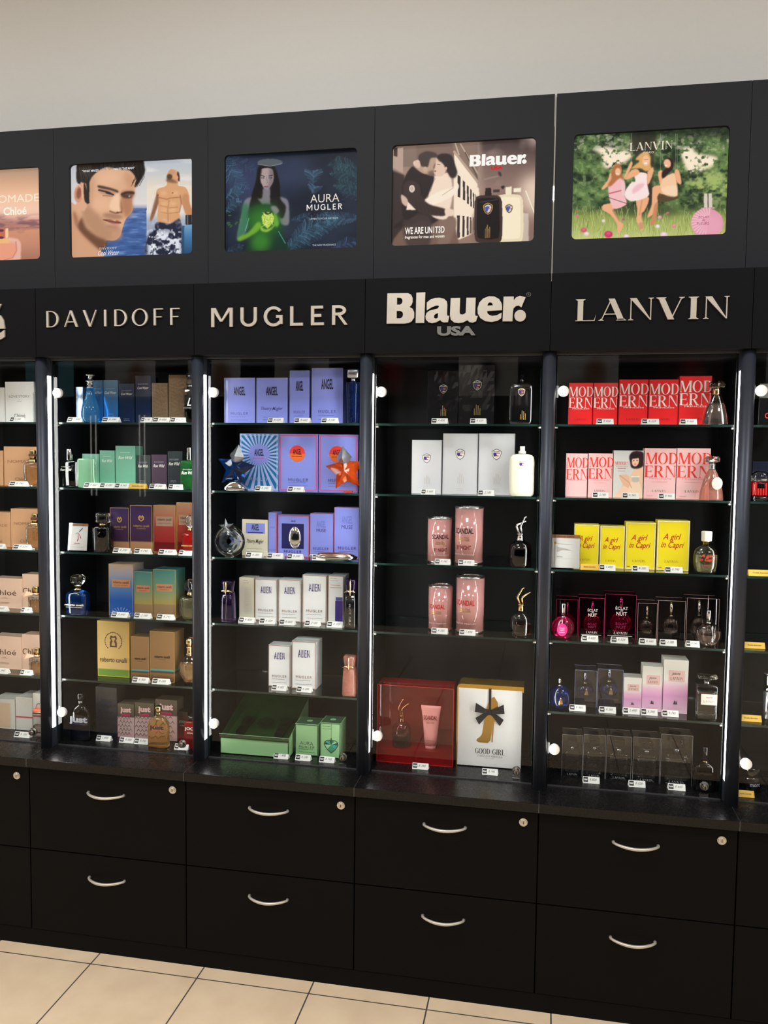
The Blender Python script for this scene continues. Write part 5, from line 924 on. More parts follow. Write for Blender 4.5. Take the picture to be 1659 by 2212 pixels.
# ------------------------------------------------------------------ bottles
def circ(n,rz=1,z0=0,lo=-.97,hi=.97):
    return [(z0+rz*(math.sin(a)+1)/2,math.cos(a)) for a in [math.asin(lo)+(math.asin(hi)-math.asin(lo))*i/(n-1) for i in range(n)]]
BOT={
'drop':dict(body=[(0,.72),(.02,.86),(.1,.99),(.22,1),(.36,.86),(.5,.60),(.62,.46),(.72,.40)],n=2,dr=1,mat='g_blue',liq=(.03,.40,'g_blue'),caps=[('cap','silver_plastic',[(.72,.40),(.735,.46),(.75,.36),(.84,.36),(.855,.52),(.87,.52),(.88,.26),(.965,.26),(.98,.56),(1,.5)],2)]),
'slabclear':dict(body=[(0,.96),(.03,1),(.68,1),(.72,.9),(.74,.3)],n=7,dr=.7,mat='shell_clear',caps=[('cap','chrome',[(.74,.4),(1,.4)],2)]),
'slabdark':dict(body=[(0,.96),(.03,1),(.66,1),(.71,.85),(.73,.5)],n=7,dr=.8,mat='shell_clear',liq=(.02,.56,'g_dark'),caps=[('collar','chrome',[(.73,.5),(.76,.5)],2),('cap','black_gloss',[(.76,.66),(.995,.66),(1,.62)],4)],text=[('DAVIDOFF',0,.3,.8,.03,'d','silver'),('L',0,.42,.3,.16,'I','white')]),
'rwclear':dict(body=[(0,.90),(.03,1),(.64,1),(.69,.94),(.705,.4)],n=8,dr=.42,mat='shell_clear',caps=[('cap','chrome',[(.705,.36),(.72,.37),(.99,.37),(1,.35)],2)],text=[('DAVIDOFF',-.12,.535,.5,.03,'d','white'),('Run Wild',-.12,.46,.62,.06,'IB','white')]),
'glowgreen':dict(body=[(0,.90),(.04,1),(.93,1),(.98,.94),(1,.7)],n=8,dr=.5,mat='g_mint'),
'rwgreenb':dict(body=[(0,.94),(.03,1),(.64,1),(.69,.94),(.705,.4)],n=8,dr=.5,mat='g_green',liq=(.05,.6,'g_green'),caps=[('cap','chrome',[(.705,.36),(.72,.37),(.99,.37),(1,.35)],2)],text=[('DAVIDOFF',0,.48,.62,.035,'d','white'),('Run Wild',0,.40,.80,.075,'IB','white')]),
'cross':dict(body=[(0,.92),(.02,.97),(.60,1),(.66,.98),(.67,.5)],n=2.4,dr=.85,mat='shell_smoke',liq=(.04,.56,'g_dark'),caps=[('neck','gold',[(.67,.34),(.74,.34)],2),('stopper','g_clear',[(.73,.36),(.77,.62),(.79,.66),(.965,.66),(1,.58)],3)],sp='cross'),
'stopred':dict(body=[(0,.8),(.03,.9),(.42,1),(.52,.95),(.58,.6),(.6,.3)],n=3.4,dr=.7,mat='g_red',liq=(.03,.48,'g_red'),caps=[('collar','gold',[(.6,.34),(.62,.38),(.68,.22)],2),('stopper','g_clear',[(.66+q*.34,r*.62) for q,r in circ(9)],2)],text=[('roberto cavalli',0,.24,.9,.045,'B','gold')]),
'stopblue':dict(body=[(0,.90),(.03,.96),(.44,1),(.53,.94),(.58,.7),(.61,.3)],n=3.4,dr=.62,mat='g_deepblue',liq=(.03,.5,'g_deepblue'),caps=[('collar','gold',[(.61,.30),(.63,.40),(.65,.32),(.72,.20)],2),('stopper','g_clear',[(.70,.2),(.80,.56),(.87,.68),(.95,.60),(1,.34)],2)],seg2=10,text=[('roberto cavalli',0,.26,.86,.045,'B','cream'),('PARADISO AZZURRO',0,.2,.74,.02,'S','cream')]),
'stopclear':dict(body=[(0,.66),(.03,.8),(.2,.96),(.48,1),(.56,.86),(.6,.34)],n=4,dr=.7,mat='shell_clear',liq=(.04,.5,'g_yellow'),caps=[('collar','gold',[(.6,.30),(.63,.36),(.70,.22)],2),('stopper','g_clear',[(.68+q*.32,r*.66) for q,r in circ(9)],2)]),
'roundgold':dict(body=[(0,.20),(.03,.44),(.12,.78),(.26,.98),(.36,1),(.48,.86),(.58,.46),(.62,.24)],n=2,dr=.62,mat='shell_clear',liq=(.06,.44,'g_amber'),caps=[('collar','gold',[(.61,.26),(.64,.34),(.66,.26),(.76,.26),(.79,.32),(.81,.2)],2),('stopper','gold',[(.80+q*.2,r*.34) for q,r in circ(8)],2)],sp='filigree'),
'justbotdark':dict(body=[(0,.95),(.03,1),(.50,1),(.60,.93),(.68,.74),(.74,.42),(.76,.24)],n=3.2,dr=.42,mat='shell_smoke',liq=(.03,.42,'g_navy'),caps=[('neck','chrome',[(.76,.22),(.86,.22)],2),('cap','black_gloss',[(.84,.26),(.88,.32),(.98,.32),(1,.28)],2)],text=[('just',0,.44,.92,.17,'X','silver'),('roberto cavalli',0,.37,.6,.03,'B','navy')]),
'justbotgold':dict(body=[(0,.95),(.03,1),(.50,1),(.60,.93),(.68,.74),(.74,.42),(.76,.24)],n=3.2,dr=.42,mat='g_gold',liq=(.03,.56,'g_rose'),caps=[('neck','gold',[(.76,.22),(.86,.22)],2),('cap','gold',[(.84,.26),(.88,.30),(.98,.30),(1,.26)],2)],text=[('just',0,.48,.70,.13,'X','brown'),('roberto cavalli',0,.42,.5,.03,'B','hotpink')]),
'joopbot':dict(body=[(0,.95),(.03,1),(.80,1),(.84,.9),(.85,.4)],n=6,dr=.5,mat='g_red',liq=(.03,.8,'g_dark'),caps=[('cap','black_gloss',[(.85,.5),(1,.5)],6)],text=[('JOOP!',0,.62,.8,.11,'S','white'),('HOMME',0,.50,.5,.04,'S','white')]),
'column':dict(body=[(0,.72),(.02,.80),(.50,.92),(.72,1),(.755,.92),(.765,.4)],n=2,dr=.8,mat='g_navy',sp='flutes',caps=[('neck','chrome',[(.765,.36),(.84,.36)],2),('cap','silver_plastic',[(.83,.62),(.85,.78),(.97,.82),(1,.74)],5)]),
'flaskblack':dict(body=[(0,.80),(.015,.90),(.05,.98),(.10,1),(.70,1),(.78,.94),(.82,.80),(.845,.5),(.85,.24)],n=4,dr=.40,mat='black_gloss',caps=[('cap','black_gloss',[(.85,.2),(.90,.2),(.91,.17),(1,.17)],2)],sp='shieldd'),
'flaskwhite':dict(body=[(0,.80),(.015,.90),(.05,.98),(.10,1),(.70,1),(.78,.94),(.82,.80),(.845,.5),(.85,.24)],n=4,dr=.40,mat='white_gloss',caps=[('cap','white_cap',[(.85,.3),(.90,.3),(.91,.2),(1,.2)],2)],sp='shield'),
'legs':dict(body=[(0,.93),(.02,1),(.30,1),(.40,.94),(.47,.72),(.52,.40),(.54,.28)],n=2.4,dr=.9,mat='shell_clear',liq=(.04,.26,'g_brown'),caps=[('neck','gold',[(.53,.34),(.545,.30),(.64,.28),(.65,.36),(.66,.36),(.665,.26)],2)],sp='legs2'),
'legs2':dict(body=[(0,.93),(.02,1),(.34,1),(.44,.92),(.50,.62),(.53,.34),(.54,.28)],n=2.4,dr=.9,mat='shell_smoke',liq=(.04,.40,'g_brown'),caps=[('neck','chrome',[(.53,.42),(.545,.36),(.64,.28),(.65,.40),(.66,.40),(.665,.26)],2)],sp='legs'),
'tinred':dict(sp='tin'),'tinnight':dict(sp='tin'),
'princess':dict(body=[(0,.98),(.025,1),(.2,.93),(.45,.70),(.62,.44),(.68,.32),(.71,.26)],n=2.3,dr=.62,mat='shell_clear',liq=(.02,.50,'g_rose'),caps=[('neck','gold',[(.70,.27),(.72,.30),(.76,.27),(.79,.30),(.82,.27),(.85,.27)],2),('cap','g_clear',[(.85,.3),(.88,.56),(.95,.60),(1,.46)],2)],seg2=8),
'princesspink':dict(body=[(0,.98),(.025,1),(.2,.93),(.45,.70),(.62,.44),(.68,.32),(.71,.26)],n=2.3,dr=.62,mat='g_pink',liq=(.02,.55,'g_pink'),caps=[('neck','silver_plastic',[(.70,.27),(.72,.30),(.76,.27),(.79,.30),(.82,.27),(.85,.27)],2),('cap','g_rose',[(.85,.3),(.88,.62),(.95,.66),(1,.5)],2)],seg2=8,sp='roundtag'),
'capribot':dict(body=[(0,.72),(.03,.86),(.22,.97),(.42,1),(.56,.88),(.64,.58),(.69,.30)],n=2.4,dr=.68,mat='shell_clear',liq=(.04,.44,'g_yellow'),caps=[('neck','gold',[(.69,.30),(.75,.30),(.76,.40),(.77,.40)],2),('cap','white_cap',[(.77,.42),(.98,.44),(1,.40)],2)],seg2=9,text=[('A girl',0,.42,.56,.09,'I','mred'),('in Capri',0,.33,.62,.09,'I','mred'),('LANVIN',0,.2,.4,.03,'D','mred')]),
'eclatmag':dict(body=[(q*.64,r) for q,r in circ(13,1,0,-.92)],n=2,dr=.72,mat='g_magenta',liq=(.04,.5,'g_magenta'),caps=[('collar','chrome',[(.60,.20),(.64,.24)],2),('cap','chrome',[(.64,.22),(.99,.22),(1,.2)],2)],sp='oval'),
'eclatin':dict(body=[(.06+q*.56,r) for q,r in circ(13,1,0,-.92)],n=2,dr=.72,mat='g_magenta',base='acrylic_magenta',caps=[('collar','chrome',[(.60,.2),(.63,.24)],2),('cap','chrome',[(.63,.22),(1,.22)],2)],text=[('ÉCLAT',0,.36,.5,.07,'S','white'),('NUIT',0,.27,.44,.07,'S','white')]),
'eclatclear':dict(body=[(.05+q*.58,r) for q,r in circ(13,1,0,-.92)],n=2,dr=.72,mat='shell_rose',base='acrylic_rose',caps=[('collar','chrome',[(.61,.2),(.64,.24)],2),('cap','chrome',[(.64,.2),(1,.2)],2)],sp='ribs'),
'eclatfront':dict(body=[(q*.66,r) for q,r in circ(13,1,0,-.92)],n=2,dr=.66,mat='shell_rose',liq=(.04,.42,'g_rose'),caps=[('collar','chrome',[(.64,.2),(.67,.24)],2),('cap','chrome',[(.67,.19),(.98,.19),(1,.17)],2)],sp='ribs'),
'arpege':dict(body=[(q*.78,r) for q,r in circ(13,1,0,-.92)],n=2,dr=.76,mat='g_navy',liq=(.06,.6,'g_lilac'),caps=[('collar','gold',[(.75,.17),(.79,.17)],2),('cap','chrome',[(.79,.15),(.99,.15),(1,.12)],2)],sp='goldfig'),
'arpegein':dict(body=[(.24+q*.42,r) for q,r in circ(13,1,0,-.92)],n=2,dr=.76,mat='shell_blue',liq=(.26,.5,'g_lilac'),base='acrylic_blue',plinth=.235,caps=[('collar','gold',[(.645,.26),(.69,.26)],2),('cap','chrome',[(.69,.2),(1,.2)],2)],sp='goldfig'),
'jeannebot':dict(body=[(0,.96),(.02,1),(.74,1),(.79,.96),(.80,.3)],n=9,dr=.62,mat='shell_clear',liq=(.10,.62,'g_clear'),caps=[('neck','chrome',[(.80,.28),(.87,.28)],2),('stopper','g_clear',[(.87,.3),(.90,.34),(.93,.84),(.955,.88),(1,.86)],6)],sp='pinklabel'),
'homme':dict(body=[(0,.88),(.03,.98),(.56,1),(.64,.92),(.67,.4)],n=6,dr=.5,mat='shell_clear',liq=(.05,.5,'g_clear'),caps=[('neck','chrome',[(.67,.3),(.78,.3)],2),('cap','g_smoke',[(.78,.52),(.80,.58),(.97,.58),(1,.52)],3)]),
'hommedark':dict(body=[(0,.84),(.03,.96),(.40,1),(.56,.94),(.63,.6),(.66,.3)],n=4,dr=.55,mat='g_dark',caps=[('cap','black_gloss',[(.66,.26),(.99,.26),(1,.22)],2),('ring','gold',[(.655,.29),(.68,.29)],2)]),
'loop':dict(body=[(0,.34),(.03,.56),(.10,.78),(.22,.92),(.36,.98),(.62,.94),(.66,.86)],n=2.6,dr=.42,mat='shell_clear',liq=(.03,.58,'g_amber'),caps=[('collar','gold',[(.66,.46),(.75,.46)],6),('cap','gold',[(.75,.3),(.985,.3),(1,.27)],6)],sp='loop'),
'ribbon':dict(body=[(0,.97),(.02,1),(.64,1),(.67,.9)],n=8,dr=.55,mat='shell_clear',liq=(.05,.46,'g_amber'),caps=[('neck','gold',[(.67,.42),(.76,.42)],2),('cap','gold',[(.76,.4),(.99,.4),(1,.36)],5)],sp='ribbon'),
'coral':dict(body=[(0,.97),(.02,1),(.66,1),(.70,.92)],n=7,dr=.6,mat='shell_clear',liq=(.05,.34,'g_rose'),caps=[('band','rosegold',[(.70,.94),(.765,.94)],7),('collar','coral',[(.765,.9),(.80,.94),(.835,.86)],5)],sp='hoop'),
'zippo':dict(body=[(0,1),(.16,1)],n=3,dr=.6,mat='black_gloss',caps=[('barrel','g_red',[(.16,.98),(.66,.98)],3),('dome','g_clear',[(.66,.96),(.80,.94),(.92,.8),(1,.4)],3)],sp='slots'),
'tube':dict(body=[(0,.8),(.02,.9),(.62,.9)],n=2,dr=1,mat='silver_plastic',caps=[('ring','chrome',[(.62,.98),(.68,.98)],2),('cap','chrome',[(.68,.8),(.98,.8)],2),('lip','violet_silver',[(.98,1.0),(1,1.0)],2)]),
'jar':dict(body=[(0,.86),(.05,.96),(.56,1),(.6,.95)],n=2,dr=1,mat='black_gloss',caps=[('lid','black_gloss',[(.6,1.0),(.62,1.02),(.97,1.02),(1,.98)],2),('ring','chrome',[(.585,1.01),(.605,1.01)],2)],sp='jartext'),
}
def starpts(r,ri,n=5,rot=PI/2): return [((r if i%2==0 else ri)*math.cos(rot+PI*i/n),(r if i%2==0 else ri)*math.sin(rot+PI*i/n)) for i in range(2*n)]
def gem(mb,P,cx,cz,d,mat,cy=0):
    n=len(P); vs=[(cx+a,cy,cz+b) for a,b in P]+[(cx,cy-d,cz),(cx,cy+d,cz)]
    mb.add(vs,[(i,(i+1)%n,n) for i in range(n)]+[((i+1)%n,i,n+1) for i in range(n)],mat)
def bottle(c,s,kind,x,y,w,h,look,z=None,lab=None):
    z=ZS[s]+.0006 if z is None else z
    o=empty('perfume_bottle',(x,y,z)); tag(o,lab or (look+', '+where(c,s)),'bottle','perfume bottles')
    sp0=BOT.get(kind,{}).get('sp')
    if sp0=='tin':
        o.name='perfume_tin'; o['category']='tin'; o['group']='perfume tins'; r=w/2; sg=40
        MB().loft([(.003,r*.985,r*.985,2),(h-.003,r*.985,r*.985,2)],'ct_pinktin',sg).build('tin_body',o)
        m=MB()
        for a,b in ((0,.004),(h-.004,h)): m.loft([(a,r,r,2),(b,r,r,2),(b,r*.93,r*.93,2),(b-.003 if a else b,r*.92,r*.92,2)],'steel',sg,caps=(a==0))
        m.loft([(h-.006,r*.92,r*.92,2),(h-.0055,r*.92,r*.92,2)],'gold',sg); m.build('metal_rims',o)
        p=MB(); ink='crim' if kind=='tinred' else 'wine'; R=r*.99; off=-.16*w if look.startswith('taller') else (.10*w if kind=='tinnight' else -.12*w)
        lines=[('SCANDAL',.58 if kind=='tinnight' else .54,.72,.10,'B',ink if kind=='tinred' else 'black'),('Jean Paul',.46 if kind=='tinnight' else .43,.40,.035,'B','goldfoil'),('GAULTIER',.42 if kind=='tinnight' else .39,.46,.035,'B','goldfoil')]
        if kind=='tinnight': lines+= [('BY NIGHT',.29,.56,.075,'B','wine')]
        lines+= [('EAU DE PARFUM INTENSE' if kind=='tinnight' else 'EAU DE PARFUM',.17,.8,.025,'S','blush')]
        for t,cz,tw,th,f,ik in lines: p.text(glyphs(t,f),off-tw*w/2,(cz-th/2)*h,tw*w,th*h,-R,'ink_'+ik,0,R)
        p.build('printed_lettering',o); return o
    if kind in('starblue','starorange'):
        blue=kind=='starblue'; m=MB(); cz=h*.45; rr=h*.43; P=starpts(rr,rr*.50,5,PI/2+(-.16 if blue else .12)); P=[(a*1.0,b) for a,b in P]
        gem(m,P,0,cz,.021,'g_deepblue' if blue else 'g_orange'); m.build('star_body',o)
        t=MB(); a=PI/2+(-.16 if blue else .12); e=(rr*1.16*math.cos(a),rr*1.16*math.sin(a))
        q=[(e[0],e[1]),(e[0]*.52-.021*math.sin(a)*1.1,e[1]*.52+.021*math.cos(a)),(-.0,rr*.02),(e[0]*.52+.021*math.sin(a)*1.1,e[1]*.52-.021*math.cos(a))]
        cq=((q[0][0]+q[2][0])/2,(q[0][1]+q[2][1])/2); n=4
        vs=[(u,-.004,cz+v) for u,v in q]+[(cq[0],-.0255,cz+cq[1]),(cq[0],.0255,cz+cq[1])]
        f=[(i,(i+1)%n,n) for i in range(n)]+[((i+1)%n,i,n+1) for i in range(n)]
        t.add(vs,[g[::-1] for g in f],'silver_plastic'); t.build('star_cap',o)
        if blue:
            b=MB(); b.loft([(0,w*.36,.022,5),(.010,w*.36,.022,4),(.024,w*.22,.017,3),(.030,.008,.008,2)],'chrome',20); b.build('silver_foot',o)
        else:
            b=MB(); b.front([(0,0)]*0+[(.012,.0),(.022,.0),(.022,.03),(.012,.03)],-.012,'ink_white'); MB().box(-.002,.02,-.012,.012,0,.006,'g_orange',.001).build('foot',o)
        return o
    if kind=='disc':
        r=w*.44; m=MB(); pts=[(r*math.cos(2*PI*i/40),0,r+.004+r*math.sin(2*PI*i/40)) for i in range(41)]
        m.tube(pts,.0072,'g_clear',12); m.build('glass_ring',o)
        b=MB(); vs=[];seg=36
        for k,(rr,yy) in enumerate(((.02,-.012),(r*.7,-.010),(r*.86,0),(r*.7,.010),(.02,.012))):
            for i in range(seg): a=2*PI*i/seg; vs.append((rr*math.cos(a),yy,r+.004+rr*math.sin(a)))
        b.add(vs,[(k*seg+i,k*seg+(i+1)%seg,(k+1)*seg+(i+1)%seg,(k+1)*seg+i) for k in range(4) for i in range(seg)]+[tuple(reversed(range(seg)))[::-1],tuple(4*seg+i for i in range(seg))[::-1]],'g_lilac',True); b.build('scent_disc',o)
        c_=MB(); gem(c_,starpts(.026,.010,5,PI/2+.1),-.010,2*r+.006,.009,'silver_plastic',-.002); c_.build('star_cap',o)
        MB().box(-.012,.012,-.008,.008,0,.005,'g_clear',.001).build('foot',o); return o
    if kind=='lying':
        m=MB(); secs=[(.003+.0*i,1,1,2) for i in range(0)]
        for t,mat,nm,f in ((0,'chrome','bottle_body',1),(.004,'rosegold','metal_band',.86)):
            q=MB(); q.loft([(0+t,w*.30*f,.014*f,2.2),(.004+t,w*.46*f,.021*f,2.2),(.011+t,w*.49*f,.023*f,2.2),(.016+t,w*.40*f,.018*f,2.2),(.019+t,w*.2*f,.009*f,2)],mat,36); q.build(nm,o)
        MB().tube([(-w*.47,-.004,.011),(-w*.52,-.004,.012),(-w*.56,-.003,.010)],[.006,.005,.004],'chrome',10).build('nozzle',o); return o
    if kind in('purplepillar','blackpillar','pinkpillar'):
        mt={'purplepillar':'g_purple','blackpillar':'black_gloss','pinkpillar':'g_pink'}[kind]; m=MB(); pw=w*(.40 if kind!='purplepillar' else .36)
        k=.70 if kind!='pinkpillar' else .68
        m.loft([(0,pw*.98,.016,5),(.004,pw*1.02,.018,5),(h*k*.7,pw*.94,.017,5),(h*k,pw*.86,.016,5)],mt,28); m.build('glass_body',o)
        t=MB(); t.loft([(h*k,pw*.80,.015,4),(h*(k+.04),pw*.72,.014,4),(h*.95,pw*.92,.015,4),(h*.985,pw*.8,.012,4)],mt if kind!='blackpillar' else 'g_purple',24); t.build('cap',o)
        g=MB()
        for sg in(-1,1): g.tube([(0,-.019,h*(k+.05)),(sg*pw*.5,-.020,h*(k+.06)),(sg*pw*.95,-.018,h*(k+.025))],[.0026,.0022,.0009],'gold',8)
        g.tube([(0,-.018,h*(k-.07)),(0,-.021,h*(k+.05)),(0,-.019,h*(k+.2)),(0,-.015,h*1.0)],[.0008,.0026,.0032,.0008],'gold',8); g.build('gold_claw',o)
        if kind=='pinkpillar':
            r_=MB(); R=random.Random(3)
            for i in range(16):
                zz=h*k*(.06+.055*i); a=-pw+R.random()*pw; r_.tube([(a,-.0188,zz),(a+pw*.5,-.0192,zz+R.choice((0,.004))),(a+pw*.9,-.0188,zz+.001)],.0009,'g_pink',6)
            r_.build('relief',o)
        elif kind=='blackpillar':
            p=MB()
            for i,ch in enumerate('ALIEN MUGLER'): 
                if ch!=' ': p.text(glyphs(ch,'S'),-.003,h*.08+i*h*.036,.006,h*.027,-.0192,'ink_grey')
            p.build('printed_lettering',o)
        else:
            p=MB().tube([(0,-.0185,.006),(.001,-.0188,h*.5),(.004,-.0184,h*.66)],.0006,'ink_grey',6); p.build('glass_ridge',o)
        return o
    if kind=='tubecream':
        m=MB(); m.loft([(0,w*.26,w*.26,2),(h*.09,w*.26,w*.26,2)],'ct_pinktube',28); m.build('tube_cap',o)
        m=MB(); m.loft([(h*.09,w*.30,w*.30,2),(h*.3,w*.34,w*.27,2.1),(h*.7,w*.42,w*.13,2.4),(h*.93,w*.49,.003,3),(h*.985,w*.5,.0012,4)],'ct_pinktube',32); m.build('tube_body',o)
        p=MB(); 
        p.text(glyphs('SCANDAL','B'),-w*.34,h*.68,w*.68,h*.10,-w*.20,'ink_wine'); p.text(glyphs('GAULTIER','B'),-w*.2,h*.60,w*.4,h*.035,-w*.235,'ink_copper'); p.text(glyphs('PARFUM','S'),-w*.2,h*.20,w*.4,h*.025,-w*.31,'ink_copper'); p.build('printed_lettering',o); return o
    B=BOT[kind]; n,dr=B['n'],B['dr']; R=w/2; D=min(R*dr,.028)
    if kind in('justbotgold','justbotdark'): D=R*.42
    dr=D/R
    body=B['body']
    if kind=='column':
        m=MB(); seg=40; vs=[]
        for zf,rf in body:
            for i in range(seg): a=2*PI*i/seg; q=1-.10*(i%4==0); vs.append((R*rf*q*math.cos(a),D*rf*q*math.sin(a),zf*h))
        m.add(vs,[(k*seg+i,k*seg+(i+1)%seg,(k+1)*seg+(i+1)%seg,(k+1)*seg+i) for k in range(len(body)-1) for i in range(seg)]+[tuple(reversed(range(seg))),tuple((len(body)-1)*seg+i for i in range(seg))],B['mat']); m.build('glass_body',o)
    elif sp0=='ribs':
        m=MB(); seg=72; vs=[]
        for zf,rf in body:
            for i in range(seg): a=2*PI*i/seg; q=1-.045*(i%3==0); vs.append((R*rf*q*math.cos(a),D*rf*q*math.sin(a),zf*h))
        m.add(vs,[(k*seg+i,k*seg+(i+1)%seg,(k+1)*seg+(i+1)%seg,(k+1)*seg+i) for k in range(len(body)-1) for i in range(seg)]+[tuple(reversed(range(seg))),tuple((len(body)-1)*seg+i for i in range(seg))],B['mat'],True); m.build('glass_body',o)
    else: MB().loft([(zf*h,R*rf,D*rf,n) for zf,rf in body],B['mat'],36).build('glass_body' if B['mat'][:2] in('g_','sh') else 'body',o)
    def rad(zf):
        for (a,ra),(b,rb) in zip(body,body[1:]):
            if a<=zf<=b: return ra+(rb-ra)*(zf-a)/(b-a)
        return body[-1][1]
    if B.get('liq') and (B['mat'].startswith('shell') or B['mat']=='g_navy'):
        za,zb,lm=B['liq']; zz=[za+(zb-za)*i/7 for i in range(8)]
        MB().loft([(q*h,R*rad(q)*.88,D*rad(q)*.80,n) for q in zz],lm,28).build('perfume_liquid',o)
    for nm,mt,pr,nn in B.get('caps',[]):
        sg=B.get('seg2') if nm in('stopper','cap') and B.get('seg2') else 28; k=max(dr,.75) if pr[0][1]<.62 else dr
        MB().loft([(zf*h,R*rf,min(R*rf*(1 if (nn==2 and rf<.66) else k),.028),nn) for zf,rf in pr],mt,sg,smooth=sg>12).build(nm,o)
    if B.get('plinth'): MB().box(-R*.98,R*.98,-D,D,0,B['plinth']*h,'acrylic_blue').build('clear_plinth',o)
    elif B.get('base'): MB().box(-R*.7,R*.7,-D*.8,D*.8,0,.052*h,B['base']).build('clear_plinth',o)
    p=MB()
    for t,cx,cz,tw,th,f,ik in B.get('text',[]): p.text(glyphs(t,f),cx*w/2*1-tw*w/2,(cz-th/2)*h,tw*w,th*h,-D*1.0-.0008,'ink_'+ik)
    sp=sp0
    if sp in('shield','shieldd'):
        shield(p,0,h*.64,h*.17,-D-.0006,sp=='shieldd','ink_gold' if sp=='shieldd' else 'ink_cream')
        if sp=='shieldd': prints2=[('#vtext',.56,.19,.20,.20,'gold')]; q=MB(); prints(q,prints2,w,h); q.v=[(a,b-D-.0004,c_) for a,b,c_ in q.v]; q.build('gold_print',o)
    if p.v: p.build('shield_badge' if sp in('shield','shieldd') else 'printed_lettering',o)
    if sp=='cross':
        m=MB()
        for dirn in(-1,1):
            for i in range(10):
                a0=2*PI*i/10; pts=[]
                for k in range(9): t=k/8; a=a0+dirn*t*1.9; pts.append((R*.985*math.cos(a),D*.985*math.sin(a),h*(.03+.56*t)))
                m.tube(pts,.0009,'g_clear',5)
        m.build('cross_relief',o)
    if sp=='filigree':
        m=MB()
        for i in range(5):
            a=PI*i/5; m.tube([(R*.36*math.cos(t)*math.cos(a),R*.36*math.cos(t)*math.sin(a),h*.9+h*.1*math.sin(t)) for t in [-PI/2+PI*k/8 for k in range(9)]],.0012,'rosegold',6)
        m.build('filigree',o)
    if sp in('legs','legs2'):
        mt='gold' if sp=='legs2' else 'chrome'; m=MB()
        def leg(dx,tip,knee):
            m.tube([(dx*R,0,h*.66),(dx*R+knee[0]*R,-.002,h*knee[1]),(dx*R+knee[0]*R+.04*R,-.002,h*(knee[1]+.03)),(tip[0]*R,-.002,h*tip[1]),(tip[0]*R+.10*R,-.003,h*(tip[1]+.012)),(tip[0]*R+.2*R,-.003,h*min(1,tip[1]+.01))],[.0042,.0034,.0033,.0019,.0017,.0006],mt,10)
        if sp=='legs2': leg(-.10,(.06,.985),(-.26,.80)); leg(.14,(.62,.90),(-.10,.78))
        else: leg(-.12,(.30,.90),(-.26,.81)); leg(.14,(.34,.99),(-.16,.80))
        m.build('legs_stopper',o)
    if sp=='oval':
        t=MB(); pts=[(.012*math.cos(2*PI*i/32)*1.15,.0175*math.sin(2*PI*i/32)) for i in range(32)]
        t.prism([(a-.002,h*.30+b) for a,b in pts],-D-.0032,-D-.0022,'tag_hot'); 
        t.text(glyphs('ÉCLAT','S'),-.009,h*.335,.014,.0035,-D-.0034,'ink_white'); t.text(glyphs('NUIT','S'),-.0085,h*.275,.013,.0035,-D-.0034,'ink_white'); t.text(glyphs('LANVIN','D'),-.0095,h*.215,.015,.0025,-D-.0034,'ink_white'); t.build('oval_tag',o)
        MB().tube([(-.002,-D-.003,h*.46),(0,-.008,h*.62),(.003,-.006,h*.63)],.0004,'ink_white',5).build('tag_string',o)
    if sp=='roundtag':
        t=MB(); pts=[(.0135*math.cos(2*PI*i/32),.0165*math.sin(2*PI*i/32)) for i in range(32)]
        t.prism([(.010+a,h*.385+b) for a,b in pts],-D-.0034,-D-.0024,'tag_pink')
        for i in range(5): t.front([(.004,h*.43-i*.0034),(.016,h*.43-i*.0034),(.016,h*.43-i*.0034+.0009),(.004,h*.43-i*.0034+.0009)],-D-.0036,'ink_pink')
        t.build('paper_tag',o)
        MB().tube([(.010,-D-.003,h*.5),(.004,-.010,h*.7)],.0004,'ink_grey',5).build('tag_string',o)
    if sp=='goldfig':
        g=MB(); zc=h*(.30 if kind=='arpege' else .40); g.loft([(zc-.011,.006,.0008,2),(zc-.002,.0055,.0008,2),(zc+.008,.003,.0008,2),(zc+.012,.0008,.0006,2)],'gold',12,.004,-D*.92-.0012); g.build('gold_emblem',o)
    if sp=='pinklabel':
        l=MB(); l.box(-R*.62,R*.82,-D-.0010,-D-.0004,h*.36,h*.60,'tag_pink'); l.text(glyphs('Jeanne','I'),-R*.2,h*.50,R*.6,h*.045,-D-.0013,'ink_dgrey'); l.text(glyphs('LANVIN','D'),-R*.38,h*.41,R*.95,h*.05,-D-.0013,'ink_dgrey'); l.build('label',o)
    if sp=='loop':
        m=MB(); m.tube([(-R*.30,0,h*.70),(-R*.66,-.003,h*.69),(-R*.98,-.004,h*.60),(-R*1.02,-.004,h*.38),(-R*.90,-.004,h*.18),(-R*.55,-.004,h*.03),(0,-.004,h*.012)],.0021,'chrome',8); m.build('loop_handle',o)
        MB().box(-R*.32,R*.32,-R*.33,R*.33,h*.83,h*.90,'ink_brown').build('cap_band',o)
    if sp=='ribbon':
        m=MB()
        for i in range(9): xx=-R*.86+R*1.72*i/8; m.tube([(xx,-D*.99,h*.03),(xx,-D*.99,h*.60)],.0009,'g_clear',6)
        m.build('glass_ribs',o)
        q=MB(); q.loft([(h*.69,R*.46,R*.46,2),(h*.74,R*.46,R*.46,2)],'ribbon_peach',20)
        q.add([(-.004,-.012,h*.70),(-R*1.5,-.016,h*.60),(-R*2.0,-.013,h*.72),(-R*1.0,-.017,h*.84),(-.003,-.012,h*.76)],[(0,4,3,2,1)],'ribbon_peach'); q.add([(-.004,-.0128,h*.70),(-R*1.5,-.0168,h*.60),(-R*2.0,-.0138,h*.72),(-R*1.0,-.0178,h*.84),(-.003,-.0128,h*.76)],[(0,1,2,3,4)],'ribbon_peach'); q.build('ribbon_bow',o)
        p=MB(); p.text(glyphs('Chloé','S'),-R*.3,h*.69,R*.6,h*.05,-R*.47,'ink_brown'); p.build('printed_lettering',o)
